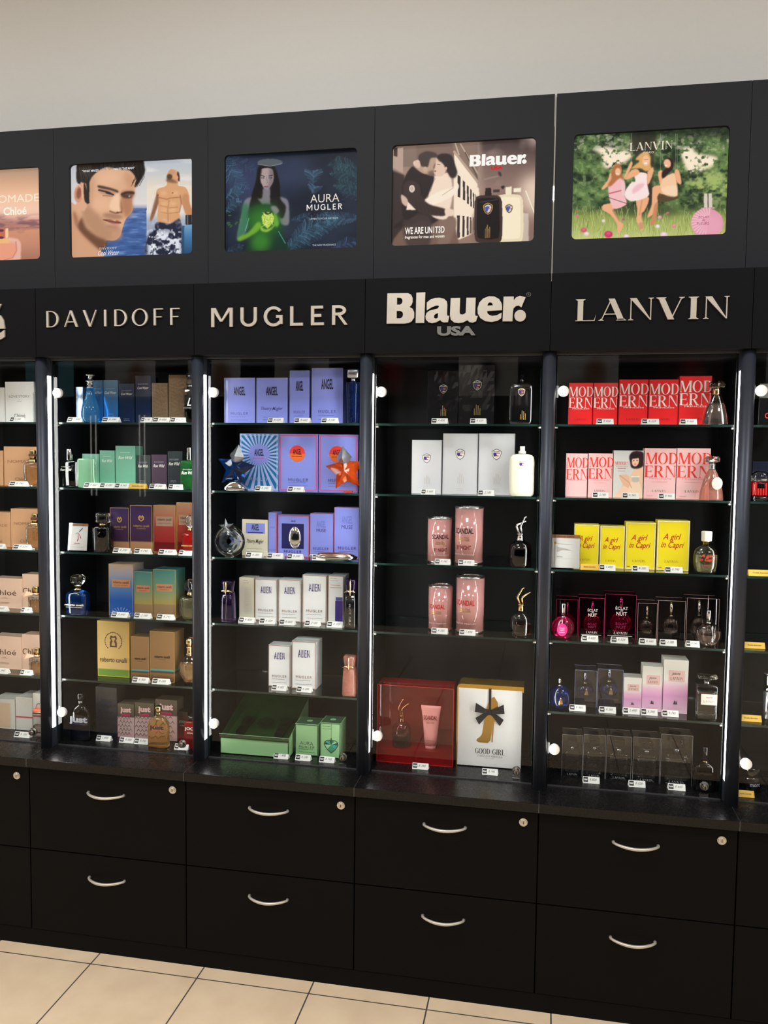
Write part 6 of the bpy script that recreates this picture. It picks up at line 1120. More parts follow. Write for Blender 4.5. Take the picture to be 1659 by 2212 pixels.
    if sp=='hoop':
        m=MB(); m.tube([(R*.55*math.cos(a),0,h*.83+h*.16*math.sin(a)) for a in [PI*i/14 for i in range(15)]],.0011,'rosegold',8); m.build('hoop_handle',o)
    if sp=='slots':
        m=MB()
        for i in range(7): xx=-R*.8+R*1.6*i/6; m.box(xx-.0012,xx+.0012,-D*1.0-.0012,-D*.8,h*.2,h*.6,'ct_modred')
        m.box(-R*.35,R*.35,-D-.0025,-D*.9,h*.42,h*.60,'black_gloss',.001); m.build('red_grille',o)
    if sp=='jartext':
        p=MB(); p.text(glyphs('morc','B'),-R*.2,h*.28,R*.95,h*.12,-R*1.02,'ink_silver',0,R*1.02); p.build('printed_lettering',o)
    return o

# ------------------------------------------------------------------ price cards
TH=math.radians(34)
def lean(m): m.v=[(x,y*math.cos(TH)+z*math.sin(TH),-y*math.sin(TH)+z*math.cos(TH)) for x,y,z in m.v]; return m
CW,CH=.046,.0185
def card_mesh(mat):
    m=MB(); d=CH*math.sin(TH); hh=CH*math.cos(TH)
    vs=[(-CW/2,0,0),(CW/2,0,0),(CW/2,d,hh),(-CW/2,d,hh),(-CW/2-.002,2*d-.004,0),(CW/2+.002,2*d-.004,0)]
    return m.add(vs,[(0,1,2,3),(3,2,5,4),(0,3,4),(1,5,2),(0,4,5,1)],mat).mesh('price_card')
def patch_mesh():
    m=MB(); a,b=-CW/2+.0015,-CW/2+.0140; m.front([(a,.0035),(b,.0035),(b,.0165),(a,.0165)],-.0003,'ink_black')
    c=(a+b)/2
    for q in ((-.0042,-.0022),(-.001,.001),(.0022,.0042)): m.front([(c+q[0],.0088),(c+q[1],.0088),(c+q[1]+.0006*(q[0]>0)-.0006*(q[1]<0),.0122),(c+q[0]+.0006*(q[0]>0)-.0006*(q[1]<0),.0122)],-.0006,'ink_white')
    m.front([(c-.0042,.0080),(c+.0042,.0080),(c+.0042,.0092),(c-.0042,.0092)],-.0006,'ink_white'); return lean(m).mesh('logo_patch')
def price_mesh(t): m=MB(); m.text(glyphs(t,'I'),-CW/2+.0185,.0075,.020,.0068,-.0004,'ink_grey'); return lean(m).mesh('price_lettering')
def note_mesh(): m=MB(); m.text(glyphs('Stokla Sınırlıdır','IB'),-CW*.34,.0075,CW*.68,.0042,-.0004,'ink_brown'); return lean(m).mesh('note_lettering')
CARD=card_mesh('paper_white'); CARDY=card_mesh('card_yellow'); PATCH=patch_mesh(); NOTE=note_mesh()
PRICES=[price_mesh(t) for t in ('₺ 390','₺ 745','₺ 820','₺ 529','₺ 660','2.180','₺ 345','₺ 905','₺ 285','1.490')]
NT=0
def price_card(c,s,col,x,y,w,before):
    global NT
    yel=col=='y'; o=bpy.data.objects.new('price_card' if not yel else 'notice_card',CARDY if yel else CARD); COL.objects.link(o); o.location=(x,y,ZS[s]+.0005)
    o.scale=(min(1.35,max(.72,w/CW)),1,1)
    pre='yellow notice card ' if yel else 'white price card '
    lab={'the shelf edge':'alone','the empty fourth shelf':'alone'}.get(before,'before '+before.replace('the ',''))
    tag(o,pre+lab+', '+where(c,s),'price card','price cards' if not yel else 'yellow notice cards')
    if yel: link('note_lettering',NOTE,o)
    else: link('logo_patch',PATCH,o); link('price_lettering',PRICES[NT%10],o)
    NT+=1
def leaflet(c,s,kind,x,y,w,h,look):
    o=empty('leaflet',(x,y,ZS[s]+.003)); o.rotation_euler=(-.13 if kind=='pic' else -.05,0,0); tag(o,look+', '+where(c,s),'leaflet')
    MB().box(-w/2,w/2,0,.0006,0,h,'paper_white').build('sheet',o)
    m=MB(); m.box(-w/2-.001,w/2+.001,-.0022,-.0014,0,h+.001,'clear_acrylic'); m.box(-w/2-.001,w/2+.001,.0008,.002,0,h+.001,'clear_acrylic'); m.box(-w/2-.001,w/2+.001,-.003,.02,-.0022,-.0006,'clear_acrylic'); m.build('clear_stand',o)
    p=MB(); p.front([(-w/2,h*.90),(w/2,h*.90),(w/2,h),(-w/2,h)],-.0003,'ink_copper'); p.text(glyphs('Dilerek ödeme','B'),-w*.28,h*.925,w*.58,h*.05,-.0006,'ink_brown')
    def bar(x0,x1,z,t,ink,y=-.0004): p.front([(x0*w,z*h-t/2),(x1*w,z*h-t/2),(x1*w,z*h+t/2),(x0*w,z*h+t/2)],y,'ink_'+ink)
    if kind=='pic':
        p.front([(.02*w,.70*h),(.06*w,.68*h),(.24*w,.82*h),(.20*w,.84*h)],-.0004,'ink_violet')
        for a in ((-.02,.66,.12,.50),(-.04,.66,.0,.42),(-.05,.67,-.16,.6)): q=MB; p.front([(a[0]*w,a[1]*h),(a[0]*w+.002,a[1]*h),(a[2]*w+.003,a[3]*h),(a[2]*w-.001,a[3]*h)],-.0004,'ink_pink')
        p.front([(-.02*w,.43*h),(.03*w,.43*h),(.0*w,.34*h),(-.06*w,.34*h)],-.0004,'ink_stripe'); p.front([(.10*w,.52*h),(.15*w,.50*h),(.18*w,.44*h),(.12*w,.45*h)],-.0004,'ink_copper')
        bar(-.2,.12,.26,.0018,'grey'); bar(-.3,.2,.21,.0010,'pink'); bar(-.32,.34,.14,.0006,'shade'); bar(-.32,.34,.11,.0006,'shade')
    else:
        p.front([(-.32*w,.74*h),(.28*w,.715*h),(.28*w,.708*h),(-.30*w,.715*h)],-.0004,'ink_shade'); p.front([(-.30*w,.66*h),(-.24*w,.62*h),(.0*w,.59*h),(.26*w,.52*h),(-.1*w,.54*h),(-.30*w,.47*h)],-.0004,'ink_shade')
        p.front([((-.36+.05*math.cos(i*PI/8))*w,.75*h+.05*w*math.sin(i*PI/8)) for i in range(16)],-.0005,'ink_yellow'); bar(-.3,-.1,.33,.0014,'grey'); bar(-.3,.3,.28,.0005,'shade')
    p.build('printed_front',o)
ITEMS=[
('c', 0, 0, 'love', -0.1414, 0.19, 0.1002, 0.1284, 0.05, 'white carton with thin grey lettering'),
('c', 0, 0, 'love', -0.2458, 0.19, 0.1022, 0.1107, 0.05, 'white carton half out of the frame'),
('b', 0, 0, 'slabclear', -0.0578, 0.163, 0.0274, 0.1287, 0, 'clear bottle hidden by the post'),
('t', 0, 0, 'w', -0.1224, 0.139, 0.0452, 0, 0, 'the white carton with grey lettering'),
('c', 0, 1, 'nomade', -0.1396, 0.19, 0.1211, 0.1244, 0.05, 'larger tan carton at right'),
('c', 0, 1, 'nomade', -0.2528, 0.19, 0.0973, 0.1111, 0.05, 'smaller tan carton cut by the frame'),
('b', 0, 1, 'loop', -0.0798, 0.163, 0.0556, 0.1126, 0, 'gold capped amber bottle with loop handle'),
('t', 0, 1, 'w', -0.1203, 0.139, 0.0601, 0, 0, 'the larger tan carton'),
('c', 0, 2, 'nomade', -0.1286, 0.19, 0.1015, 0.1248, 0.05, 'larger tan lettered carton at right'),
('c', 0, 2, 'nomade', -0.2275, 0.19, 0.0919, 0.1122, 0.05, 'smaller tan lettered carton at left'),
('b', 0, 2, 'loop', -0.0755, 0.163, 0.0581, 0.1115, 0, 'amber loop handle bottle with gold cap'),
('t', 0, 2, 'w', -0.1938, 0.139, 0.0425, 0, 0, 'the smaller tan lettered carton'),
('t', 0, 2, 'w', -0.1117, 0.139, 0.0581, 0, 0, 'the larger tan lettered carton'),
('c', 0, 3, 'chloe', -0.2012, 0.195, 0.1051, 0.0976, 0.05, 'peach carton with brown lettering at left'),
('c', 0, 3, 'chloe', -0.1093, 0.2, 0.0792, 0.1129, 0.05, 'taller peach carton behind the ribbon bottle'),
('b', 0, 3, 'ribbon', -0.0764, 0.163, 0.0441, 0.0804, 0, 'ribbed amber bottle with peach ribbon bow'),
('t', 0, 3, 'w', -0.1966, 0.139, 0.0591, 0, 0, 'the left peach carton'),
('t', 0, 3, 'w', -0.0997, 0.139, 0.0314, 0, 0, 'the taller peach carton'),
('c', 0, 4, 'chloe', -0.2055, 0.195, 0.1047, 0.1081, 0.05, 'peach carton with dark brown lettering at left'),
('c', 0, 4, 'chloe', -0.1132, 0.2, 0.0806, 0.1169, 0.05, 'taller peach carton behind the ribbed bottle'),
('b', 0, 4, 'ribbon', -0.0762, 0.163, 0.0443, 0.0831, 0, 'ribbed golden bottle with pale ribbon bow'),
('t', 0, 4, 'w', -0.1962, 0.139, 0.0593, 0, 0, 'the left lettered peach carton'),
('t', 0, 4, 'w', -0.1029, 0.139, 0.0396, 0, 0, 'the right tall peach carton'),
('c', 0, 5, 'panel', -0.2287, 0.205, 0.0815, 0.0992, 0.07, 'pale carton with beige front panel'),
('c', 0, 5, 'stripe', -0.1539, 0.205, 0.0602, 0.1093, 0.08, 'white carton with thin red stripe'),
('c', 0, 5, 'stripe', -0.1014, 0.205, 0.0394, 0.1259, 0.06, 'taller white carton behind the coral bottle'),
('b', 0, 5, 'coral', -0.0727, 0.163, 0.0372, 0.1071, 0, 'clear bottle with coral collar'),
('t', 0, 5, 'w', -0.1206, 0.139, 0.0545, 0, 0, 'the white red striped carton'),
('c', 1, 0, 'cwsilver', 0.0658, 0.19, 0.0242, 0.1114, 0.05, 'slim silver blue carton at left'),
('c', 1, 0, 'cwblue', 0.1282, 0.19, 0.0335, 0.1317, 0.05, 'blue foil carton behind the teardrop bottle'),
('c', 1, 0, 'cwblue', 0.1716, 0.19, 0.0484, 0.1318, 0.05, 'wider blue foil carton, third from left'),
('c', 1, 0, 'cwnavy', 0.2254, 0.19, 0.0518, 0.1206, 0.05, 'shorter navy carton'),
('c', 1, 0, 'cwnavy', 0.2798, 0.19, 0.0501, 0.1448, 0.05, 'taller navy carton'),
('c', 1, 0, 'bronze', 0.3345, 0.19, 0.0518, 0.122, 0.05, 'shorter embossed bronze carton'),
('c', 1, 0, 'bronze', 0.3934, 0.19, 0.0593, 0.1464, 0.05, 'taller embossed bronze carton'),
('b', 1, 0, 'drop', 0.1192, 0.163, 0.0559, 0.146, 0, 'blue teardrop glass bottle'),
('b', 1, 0, 'slabdark', 0.4498, 0.163, 0.043, 0.1472, 0, 'dark liquid bottle by the right post'),
('t', 1, 0, 'w', 0.0778, 0.139, 0.0516, 0, 0, 'the slim silver blue carton'),
('t', 1, 0, 'w', 0.1959, 0.139, 0.0549, 0, 0, 'the wider blue foil carton'),
('t', 1, 0, 'w', 0.3127, 0.139, 0.0345, 0, 0, 'the taller navy carton'),
('t', 1, 0, 'w', 0.3602, 0.139, 0.0524, 0, 0, 'the shorter bronze carton'),
('t', 1, 0, 'w', 0.4138, 0.139, 0.0466, 0, 0, 'the taller bronze carton'),
('c', 1, 1, 'rwgreen', 0.1014, 0.19, 0.057, 0.1039, 0.05, 'shortest mint green carton'),
('c', 1, 1, 'rwgreen', 0.1579, 0.19, 0.05, 0.1152, 0.05, 'middle mint green carton'),
('c', 1, 1, 'rwgreen', 0.2193, 0.19, 0.0659, 0.1297, 0.05, 'tallest mint green carton'),
('c', 1, 1, 'rwdark', 0.2801, 0.19, 0.0449, 0.1018, 0.05, 'dark grey carton, leftmost of three'),
('c', 1, 1, 'rwplum', 0.3308, 0.19, 0.05, 0.104, 0.05, 'plum grey carton with white script'),
('c', 1, 1, 'rwdark', 0.3832, 0.19, 0.0479, 0.1147, 0.05, 'dark grey carton, rightmost of three'),
('b', 1, 1, 'rwclear', 0.0452, 0.163, 0.0621, 0.1178, 0, 'clear rectangular bottle with tall chrome cap'),
('b', 1, 1, 'glowgreen', 0.1023, 0.163, 0.0499, 0.0895, 0, 'pale green glowing glass bottle without cap'),
('b', 1, 1, 'rwgreenb', 0.4439, 0.163, 0.0536, 0.1255, 0, 'green rectangular bottle with chrome cap'),
('t', 1, 1, 'w', 0.1315, 0.139, 0.0523, 0, 0, 'the shortest mint green carton'),
('t', 1, 1, 'w', 0.1823, 0.139, 0.0485, 0, 0, 'the middle mint green carton'),
('t', 1, 1, 'w', 0.2311, 0.139, 0.0465, 0, 0, 'the tallest mint green carton'),
('t', 1, 1, 'y', 0.2825, 0.139, 0.0545, 0, 0, 'the gap between green and grey cartons'),
('t', 1, 1, 'w', 0.3467, 0.139, 0.0507, 0, 0, 'the plum grey carton'),
('t', 1, 1, 'w', 0.4051, 0.139, 0.0428, 0, 0, 'the rightmost dark grey carton'),
('leaf', 1, 2, 'pic', 0.0767, 0.15, 0.0625, 0.0835, 0, 'white leaflet with brush picture in clear stand'),
('c', 1, 2, 'cavpurple', 0.1976, 0.19, 0.0647, 0.1364, 0.05, 'narrower dark purple carton with gold crest'),
('c', 1, 2, 'cavpurple', 0.2705, 0.19, 0.0752, 0.1452, 0.05, 'wider dark purple carton with gold crest'),
('c', 1, 2, 'cavred', 0.3477, 0.19, 0.0735, 0.1469, 0.05, 'full red and copper carton with bronze plate'),
('c', 1, 2, 'cavred', 0.4214, 0.19, 0.0689, 0.1564, 0.05, 'red and copper carton by the post'),
('b', 1, 2, 'cross', 0.1566, 0.163, 0.0631, 0.1191, 0, 'dark crosshatched round bottle with clear stopper'),
('b', 1, 2, 'stopred', 0.4442, 0.163, 0.0477, 0.1222, 0, 'red bottle with round glass stopper'),
('t', 1, 2, 'w', 0.2279, 0.139, 0.0552, 0, 0, 'the narrower dark purple carton'),
('t', 1, 2, 'w', 0.2966, 0.139, 0.0526, 0, 0, 'the wider dark purple carton'),
('t', 1, 2, 'w', 0.3771, 0.139, 0.054, 0, 0, 'the full red copper carton'),
('t', 1, 2, 'w', 0.4371, 0.139, 0.0412, 0, 0, 'the red copper carton by the post'),
('c', 1, 3, 'cavblue', 0.214, 0.165, 0.0824, 0.162, 0.07, 'blue fading carton with bronze plate'),
('c', 1, 3, 'cavteal', 0.2868, 0.168, 0.0616, 0.1411, 0.06, 'shorter teal to yellow carton'),
('c', 1, 3, 'cavteal', 0.3569, 0.168, 0.0736, 0.1508, 0.07, 'taller teal to yellow carton'),
('b', 1, 3, 'stopblue', 0.0694, 0.163, 0.0735, 0.1239, 0, 'blue bottle with large faceted clear stopper'),
('b', 1, 3, 'stopclear', 0.4441, 0.163, 0.0633, 0.1252, 0, 'pale green bottle with round clear stopper'),
('t', 1, 3, 'w', 0.22, 0.139, 0.0547, 0, 0, 'the blue fading carton'),
('t', 1, 3, 'w', 0.2951, 0.139, 0.0529, 0, 0, 'the shorter teal carton'),
('t', 1, 3, 'w', 0.3701, 0.139, 0.0535, 0, 0, 'the taller teal carton'),
('c', 1, 4, 'goldcrest', 0.1761, 0.184, 0.1092, 0.178, 0.04, 'wide gold carton with crest and green base'),
('c', 1, 4, 'gold', 0.2761, 0.165, 0.0602, 0.1383, 0.06, 'shorter brown gold carton'),
('c', 1, 4, 'gold', 0.3497, 0.165, 0.082, 0.1581, 0.07, 'taller brown gold carton'),
('b', 1, 4, 'roundgold', 0.4427, 0.163, 0.0774, 0.1455, 0, 'round amber bottle with gold filigree stopper'),
('t', 1, 4, 'w', 0.2871, 0.139, 0.0532, 0, 0, 'the shorter brown gold carton'),
('t', 1, 4, 'w', 0.3538, 0.139, 0.0548, 0, 0, 'the taller brown gold carton'),
('c', 1, 5, 'justdark', 0.1328, 0.214, 0.0735, 0.1584, 0.06, 'tall black snake print carton'),
('c', 1, 5, 'just', 0.2, 0.214, 0.0574, 0.1086, 0.05, 'leftmost pink snake print carton'),
('c', 1, 5, 'just', 0.2638, 0.214, 0.0652, 0.1163, 0.05, 'middle pink snake print carton'),
('c', 1, 5, 'just', 0.3383, 0.214, 0.0727, 0.1316, 0.05, 'tallest pink snake print carton'),
('c', 1, 5, 'joop', 0.3942, 0.214, 0.0342, 0.0972, 0.05, 'dark red carton with green lettering'),
('b', 1, 5, 'justbotdark', 0.0733, 0.163, 0.0684, 0.1499, 0, 'dark clear flask bottle with big lettering'),
('b', 1, 5, 'justbotgold', 0.3376, 0.163, 0.068, 0.1268, 0, 'amber flask bottle before pink snake cartons'),
('b', 1, 5, 'joopbot', 0.4486, 0.168, 0.0518, 0.1027, 0, 'black red bottle behind the door lock'),
('t', 1, 5, 'w', 0.1468, 0.165, 0.0484, 0, 0, 'the tall black snake carton'),
('t', 1, 5, 'w', 0.2256, 0.165, 0.0479, 0, 0, 'the leftmost pink snake carton'),
('t', 1, 5, 'w', 0.2755, 0.165, 0.0476, 0, 0, 'the middle pink snake carton'),
('t', 1, 5, 'w', 0.4183, 0.145, 0.0441, 0, 0, 'the dark red carton'),
('c', 2, 0, 'angel1', 0.5907, 0.19, 0.097, 0.1363, 0.05, 'square lilac carton, leftmost'),
('c', 2, 0, 'angel2', 0.6923, 0.19, 0.0966, 0.1357, 0.05, 'square lilac carton with signature, second from left'),
('c', 2, 0, 'angel1', 0.7772, 0.19, 0.0602, 0.1563, 0.05, 'narrow tall lilac carton'),
('c', 2, 0, 'angel1', 0.862, 0.19, 0.0951, 0.1633, 0.05, 'largest lilac carton at right'),
('b', 2, 0, 'column', 0.9492, 0.158, 0.0456, 0.1549, 0, 'tall fluted dark blue bottle with silver stopper'),
('t', 2, 0, 'w', 0.7184, 0.139, 0.047, 0, 0, 'the signed lilac carton'),
('t', 2, 0, 'w', 0.7994, 0.139, 0.0471, 0, 0, 'the narrow tall lilac carton'),
('t', 2, 0, 'w', 0.8814, 0.139, 0.0485, 0, 0, 'the largest lilac carton'),
('c', 2, 1, 'rays', 0.6525, 0.19, 0.121, 0.17, 0.05, 'carton with blue and white sun rays'),
('c', 2, 1, 'sun', 0.7752, 0.19, 0.1191, 0.1698, 0.05, 'lilac carton with orange sun, full view'),
('c', 2, 1, 'sun', 0.8969, 0.19, 0.1183, 0.1689, 0.05, 'lilac carton with orange sun behind star bottle'),
('b', 2, 1, 'starblue', 0.5907, 0.158, 0.0969, 0.1447, 0, 'dark blue faceted star bottle on silver foot'),
('b', 2, 1, 'starorange', 0.9272, 0.158, 0.0937, 0.1434, 0, 'orange faceted star bottle with silver point'),
('t', 2, 1, 'w', 0.6813, 0.139, 0.0493, 0, 0, 'the sun ray carton'),
('t', 2, 1, 'w', 0.7806, 0.139, 0.0478, 0, 0, 'the orange sun carton'),
('c', 2, 2, 'cream', 0.6381, 0.195, 0.0812, 0.1152, 0.05, 'cream carton with black lid and lilac panel'),
('c', 2, 2, 'museslim', 0.6942, 0.195, 0.0265, 0.1328, 0.05, 'slim lilac carton seen on edge'),
('c', 2, 2, 'musewindow', 0.7592, 0.195, 0.0982, 0.1257, 0.05, 'lilac carton with window showing silver egg'),
('c', 2, 2, 'muse', 0.8466, 0.195, 0.0713, 0.133, 0.05, 'shorter lilac carton with red edge'),
('c', 2, 2, 'muse', 0.926, 0.195, 0.0825, 0.1529, 0.05, 'taller lilac carton by the post'),
('b', 2, 2, 'disc', 0.5718, 0.158, 0.0937, 0.115, 0, 'round ring shaped clear bottle with star stopper'),
('b', 2, 2, 'lying', 0.8973, 0.16, 0.1387, 0.0324, 0, 'chrome oval bottle lying flat'),
('t', 2, 2, 'w', 0.6534, 0.139, 0.0498, 0, 0, 'the cream carton'),
('t', 2, 2, 'w', 0.7185, 0.139, 0.0486, 0, 0, 'the slim lilac carton'),
('t', 2, 2, 'w', 0.7793, 0.139, 0.0471, 0, 0, 'the window carton with silver egg'),
('t', 2, 2, 'w', 0.8521, 0.139, 0.0396, 0, 0, 'the shorter red edged lilac carton'),
('c', 2, 3, 'aliencream', 0.6079, 0.206, 0.0474, 0.1295, 0.05, 'cream carton with small print at left'),
('c', 2, 3, 'alien', 0.6696, 0.206, 0.0713, 0.1273, 0.05, 'white copper edged carton, second from left'),
('c', 2, 3, 'alien', 0.7448, 0.206, 0.0709, 0.1288, 0.05, 'white copper edged carton in the middle'),
('c', 2, 3, 'alien', 0.8227, 0.206, 0.0754, 0.1454, 0.05, 'tallest white copper edged carton'),
('c', 2, 3, 'alienpic', 0.8901, 0.2, 0.0474, 0.1464, 0.07, 'white carton with purple bottle picture'),
('b', 2, 3, 'purplepillar', 0.5645, 0.165, 0.0584, 0.1266, 0, 'dark purple pillar bottle with gold claw'),
('b', 2, 3, 'blackpillar', 0.9476, 0.16, 0.0464, 0.1474, 0, 'black pillar bottle with gold claw'),
('t', 2, 3, 'w', 0.6249, 0.155, 0.0498, 0, 0, 'the cream small print carton'),
('t', 2, 3, 'w', 0.6898, 0.155, 0.049, 0, 0, 'the second white copper carton'),
('t', 2, 3, 'w', 0.7515, 0.155, 0.0474, 0, 0, 'the middle white copper carton'),
('t', 2, 3, 'w', 0.8293, 0.155, 0.0462, 0, 0, 'the tallest white copper carton'),
('t', 2, 3, 'w', 0.8981, 0.155, 0.0474, 0, 0, 'the purple picture carton'),
('c', 2, 4, 'alien', 0.7152, 0.2, 0.0696, 0.1278, 0.05, 'shorter white copper edged carton'),
('c', 2, 4, 'alien', 0.7947, 0.192, 0.0757, 0.1454, 0.07, 'taller white copper edged carton'),
('b', 2, 4, 'pinkpillar', 0.9448, 0.16, 0.0508, 0.1202, 0, 'pink textured glass bottle with gold claw'),
('t', 2, 4, 'w', 0.7277, 0.155, 0.0457, 0, 0, 'the shorter white copper carton'),
('t', 2, 4, 'w', 0.8055, 0.155, 0.0459, 0, 0, 'the taller white copper carton'),
('c', 2, 5, 'aura', 0.807, 0.185, 0.073, 0.0961, 0.07, 'shorter pale green carton with dark lettering'),
('c', 2, 5, 'aurapic', 0.8816, 0.18, 0.0631, 0.1066, 0.07, 'taller green carton with green heart picture'),
('t', 2, 5, 'w', 0.7396, 0.139, 0.0445, 0, 0, 'the green gift box'),
('t', 2, 5, 'w', 0.8075, 0.139, 0.0466, 0, 0, 'the shorter pale green carton'),
('t', 2, 5, 'w', 0.8811, 0.139, 0.046, 0, 0, 'the green heart carton'),
('c', 3, 0, 'blackbl', 1.2027, 0.19, 0.0867, 0.1521, 0.05, 'shorter black carton in crinkled wrap'),
('c', 3, 0, 'blackbl', 1.2988, 0.19, 0.1007, 0.1675, 0.05, 'taller black carton in crinkled wrap'),
('b', 3, 0, 'flaskblack', 1.4262, 0.163, 0.0675, 0.1371, 0, 'black flask bottle with shield badge'),
('t', 3, 0, 'w', 1.2004, 0.139, 0.045, 0, 0, 'the shorter black carton'),
('t', 3, 0, 'w', 1.3086, 0.139, 0.0439, 0, 0, 'the taller black carton'),
('c', 3, 1, 'whitebl', 1.1591, 0.19, 0.0867, 0.1549, 0.05, 'shortest white carton with shield badge'),
('c', 3, 1, 'whitebl', 1.2556, 0.19, 0.0998, 0.1744, 0.05, 'tall white shield carton in the middle'),
('c', 3, 1, 'whitebl', 1.3589, 0.19, 0.1016, 0.175, 0.05, 'tall white shield carton at right'),
('b', 3, 1, 'flaskwhite', 1.4316, 0.163, 0.0698, 0.1387, 0, 'white flask bottle with shield badge'),
('t', 3, 1, 'w', 1.1713, 0.139, 0.0404, 0, 0, 'the shortest white carton'),
('t', 3, 1, 'w', 1.3339, 0.139, 0.0443, 0, 0, 'the right white shield carton'),
('b', 3, 2, 'tinnight', 1.1979, 0.21, 0.0721, 0.1298, 0, 'shorter pink tin with black lettering'),
('b', 3, 2, 'tinnight', 1.2838, 0.205, 0.0831, 0.1635, 0, 'taller pink tin with black lettering'),
('b', 3, 2, 'legs2', 1.4324, 0.165, 0.0632, 0.1398, 0, 'dark round bottle with silver legs stopper'),
('t', 3, 2, 'w', 1.2151, 0.139, 0.0437, 0, 0, 'the shorter black lettered tin'),
('t', 3, 2, 'w', 1.2824, 0.139, 0.0446, 0, 0, 'the taller black lettered tin'),
('b', 3, 3, 'tinred', 1.2037, 0.21, 0.072, 0.1315, 0, 'shorter pink tin with red lettering'),
('b', 3, 3, 'tinred', 1.2906, 0.205, 0.0827, 0.162, 0, 'taller pink tin with red lettering'),
('b', 3, 3, 'legs', 1.4388, 0.168, 0.0643, 0.138, 0, 'clear round bottle with gold legs stopper'),
('t', 3, 3, 'w', 1.2099, 0.139, 0.0457, 0, 0, 'the shorter red lettered tin'),
('t', 3, 3, 'w', 1.2891, 0.139, 0.0441, 0, 0, 'the taller red lettered tin'),
('t', 3, 5, 'w', 1.1592, 0.147, 0.0464, 0, 0, 'the dark red gift box'),
('t', 3, 5, 'w', 1.3607, 0.147, 0.0442, 0, 0, 'the white gift box'),
('c', 4, 0, 'modred', 1.5872, 0.19, 0.0652, 0.1162, 0.05, 'leftmost red carton'),
('c', 4, 0, 'modred', 1.6541, 0.19, 0.0649, 0.1159, 0.05, 'second red carton from left'),
('c', 4, 0, 'modred', 1.7282, 0.19, 0.0767, 0.1247, 0.05, 'third red carton from left'),
('c', 4, 0, 'modred', 1.8073, 0.19, 0.0771, 0.1243, 0.05, 'fourth red carton from left'),
('c', 4, 0, 'modred', 1.8892, 0.19, 0.0831, 0.133, 0.05, 'tallest red carton, behind the flared bottle'),
('b', 4, 0, 'princess', 1.9386, 0.163, 0.0702, 0.1146, 0, 'flared clear bottle with gold neck'),
('t', 4, 0, 'w', 1.6518, 0.139, 0.0436, 0, 0, 'the second red carton'),
('t', 4, 0, 'w', 1.7696, 0.139, 0.0446, 0, 0, 'the third red carton'),
('t', 4, 0, 'w', 1.8672, 0.139, 0.0421, 0, 0, 'the tallest red carton'),
('c', 4, 1, 'modpink', 1.5814, 0.19, 0.0586, 0.1208, 0.05, 'leftmost pink carton'),
('c', 4, 1, 'modpink2', 1.6461, 0.19, 0.0653, 0.1215, 0.05, 'second pink carton from left'),
('c', 4, 1, 'modphoto', 1.7206, 0.19, 0.0794, 0.1305, 0.05, 'carton printed with a dark haired woman'),
('c', 4, 1, 'modpink2', 1.8044, 0.19, 0.083, 0.1373, 0.05, 'large pink carton in full view'),
('c', 4, 1, 'modpink2', 1.8913, 0.19, 0.0863, 0.1381, 0.05, 'large pink carton behind the flared bottle'),
('b', 4, 1, 'princesspink', 1.9343, 0.163, 0.0617, 0.1164, 0, 'flared pink bottle with round paper tag'),
('t', 4, 1, 'w', 1.6452, 0.139, 0.0425, 0, 0, 'the second pink carton'),
('t', 4, 1, 'w', 1.7241, 0.139, 0.043, 0, 0, 'the woman photo carton'),
('t', 4, 1, 'w', 1.8178, 0.139, 0.042, 0, 0, 'the large pink carton'),
('leaf', 4, 2, 'txt', 1.5555, 0.145, 0.0775, 0.0915, 0, 'white leaflet with orange heading in clear stand'),
('c', 4, 2, 'capri', 1.6138, 0.19, 0.0675, 0.1213, 0.05, 'leftmost yellow carton, behind the leaflet'),
('c', 4, 2, 'capri', 1.6835, 0.19, 0.0664, 0.1186, 0.05, 'second yellow carton from left'),
('c', 4, 2, 'capri', 1.7589, 0.19, 0.0801, 0.1308, 0.05, 'third yellow carton from left'),
('c', 4, 2, 'capri', 1.8453, 0.19, 0.0854, 0.138, 0.05, 'tallest yellow carton, rightmost'),
('b', 4, 2, 'capribot', 1.9271, 0.163, 0.0649, 0.1133, 0, 'round shouldered clear bottle with white cap'),
('t', 4, 2, 'y', 1.6218, 0.139, 0.0491, 0, 0, 'the leftmost yellow carton'),
('t', 4, 2, 'w', 1.6689, 0.139, 0.0422, 0, 0, 'the second yellow carton'),
('t', 4, 2, 'w', 1.7561, 0.139, 0.043, 0, 0, 'the third yellow carton'),
('t', 4, 2, 'w', 1.8425, 0.139, 0.0456, 0, 0, 'the tallest yellow carton'),
('b', 4, 3, 'eclatmag', 1.554, 0.163, 0.0642, 0.0995, 0, 'round magenta bottle with pink oval tag'),
('k', 4, 3, 'casemag', 1.566, 0.205, 0.0598, 0.1039, 0.06, 'leftmost magenta clear case'),
('b', 4, 3, 'eclatin', 1.5678, 0.236, 0.048, 0.0917, 0, 'bottle inside the leftmost magenta case'),
('k', 4, 3, 'casemag', 1.6336, 0.197, 0.069, 0.112, 0.06, 'middle magenta clear case'),
('b', 4, 3, 'eclatin', 1.6371, 0.23, 0.0492, 0.0997, 0, 'bottle inside the middle magenta case'),
('k', 4, 3, 'casemag', 1.7118, 0.197, 0.0836, 0.1254, 0.06, 'tallest magenta clear case'),
('b', 4, 3, 'eclatin', 1.7159, 0.23, 0.0598, 0.1148, 0, 'bottle inside the tallest magenta case'),
('k', 4, 3, 'caseclear', 1.7845, 0.197, 0.0513, 0.104, 0.06, 'smallest rosy clear case'),
('b', 4, 3, 'eclatclear', 1.787, 0.23, 0.0458, 0.0915, 0, 'bottle inside the smallest rosy case'),
('k', 4, 3, 'caseclear', 1.8486, 0.197, 0.0717, 0.1137, 0.06, 'middle rosy clear case'),
('b', 4, 3, 'eclatclear', 1.8522, 0.23, 0.053, 0.106, 0, 'bottle inside the middle rosy case'),
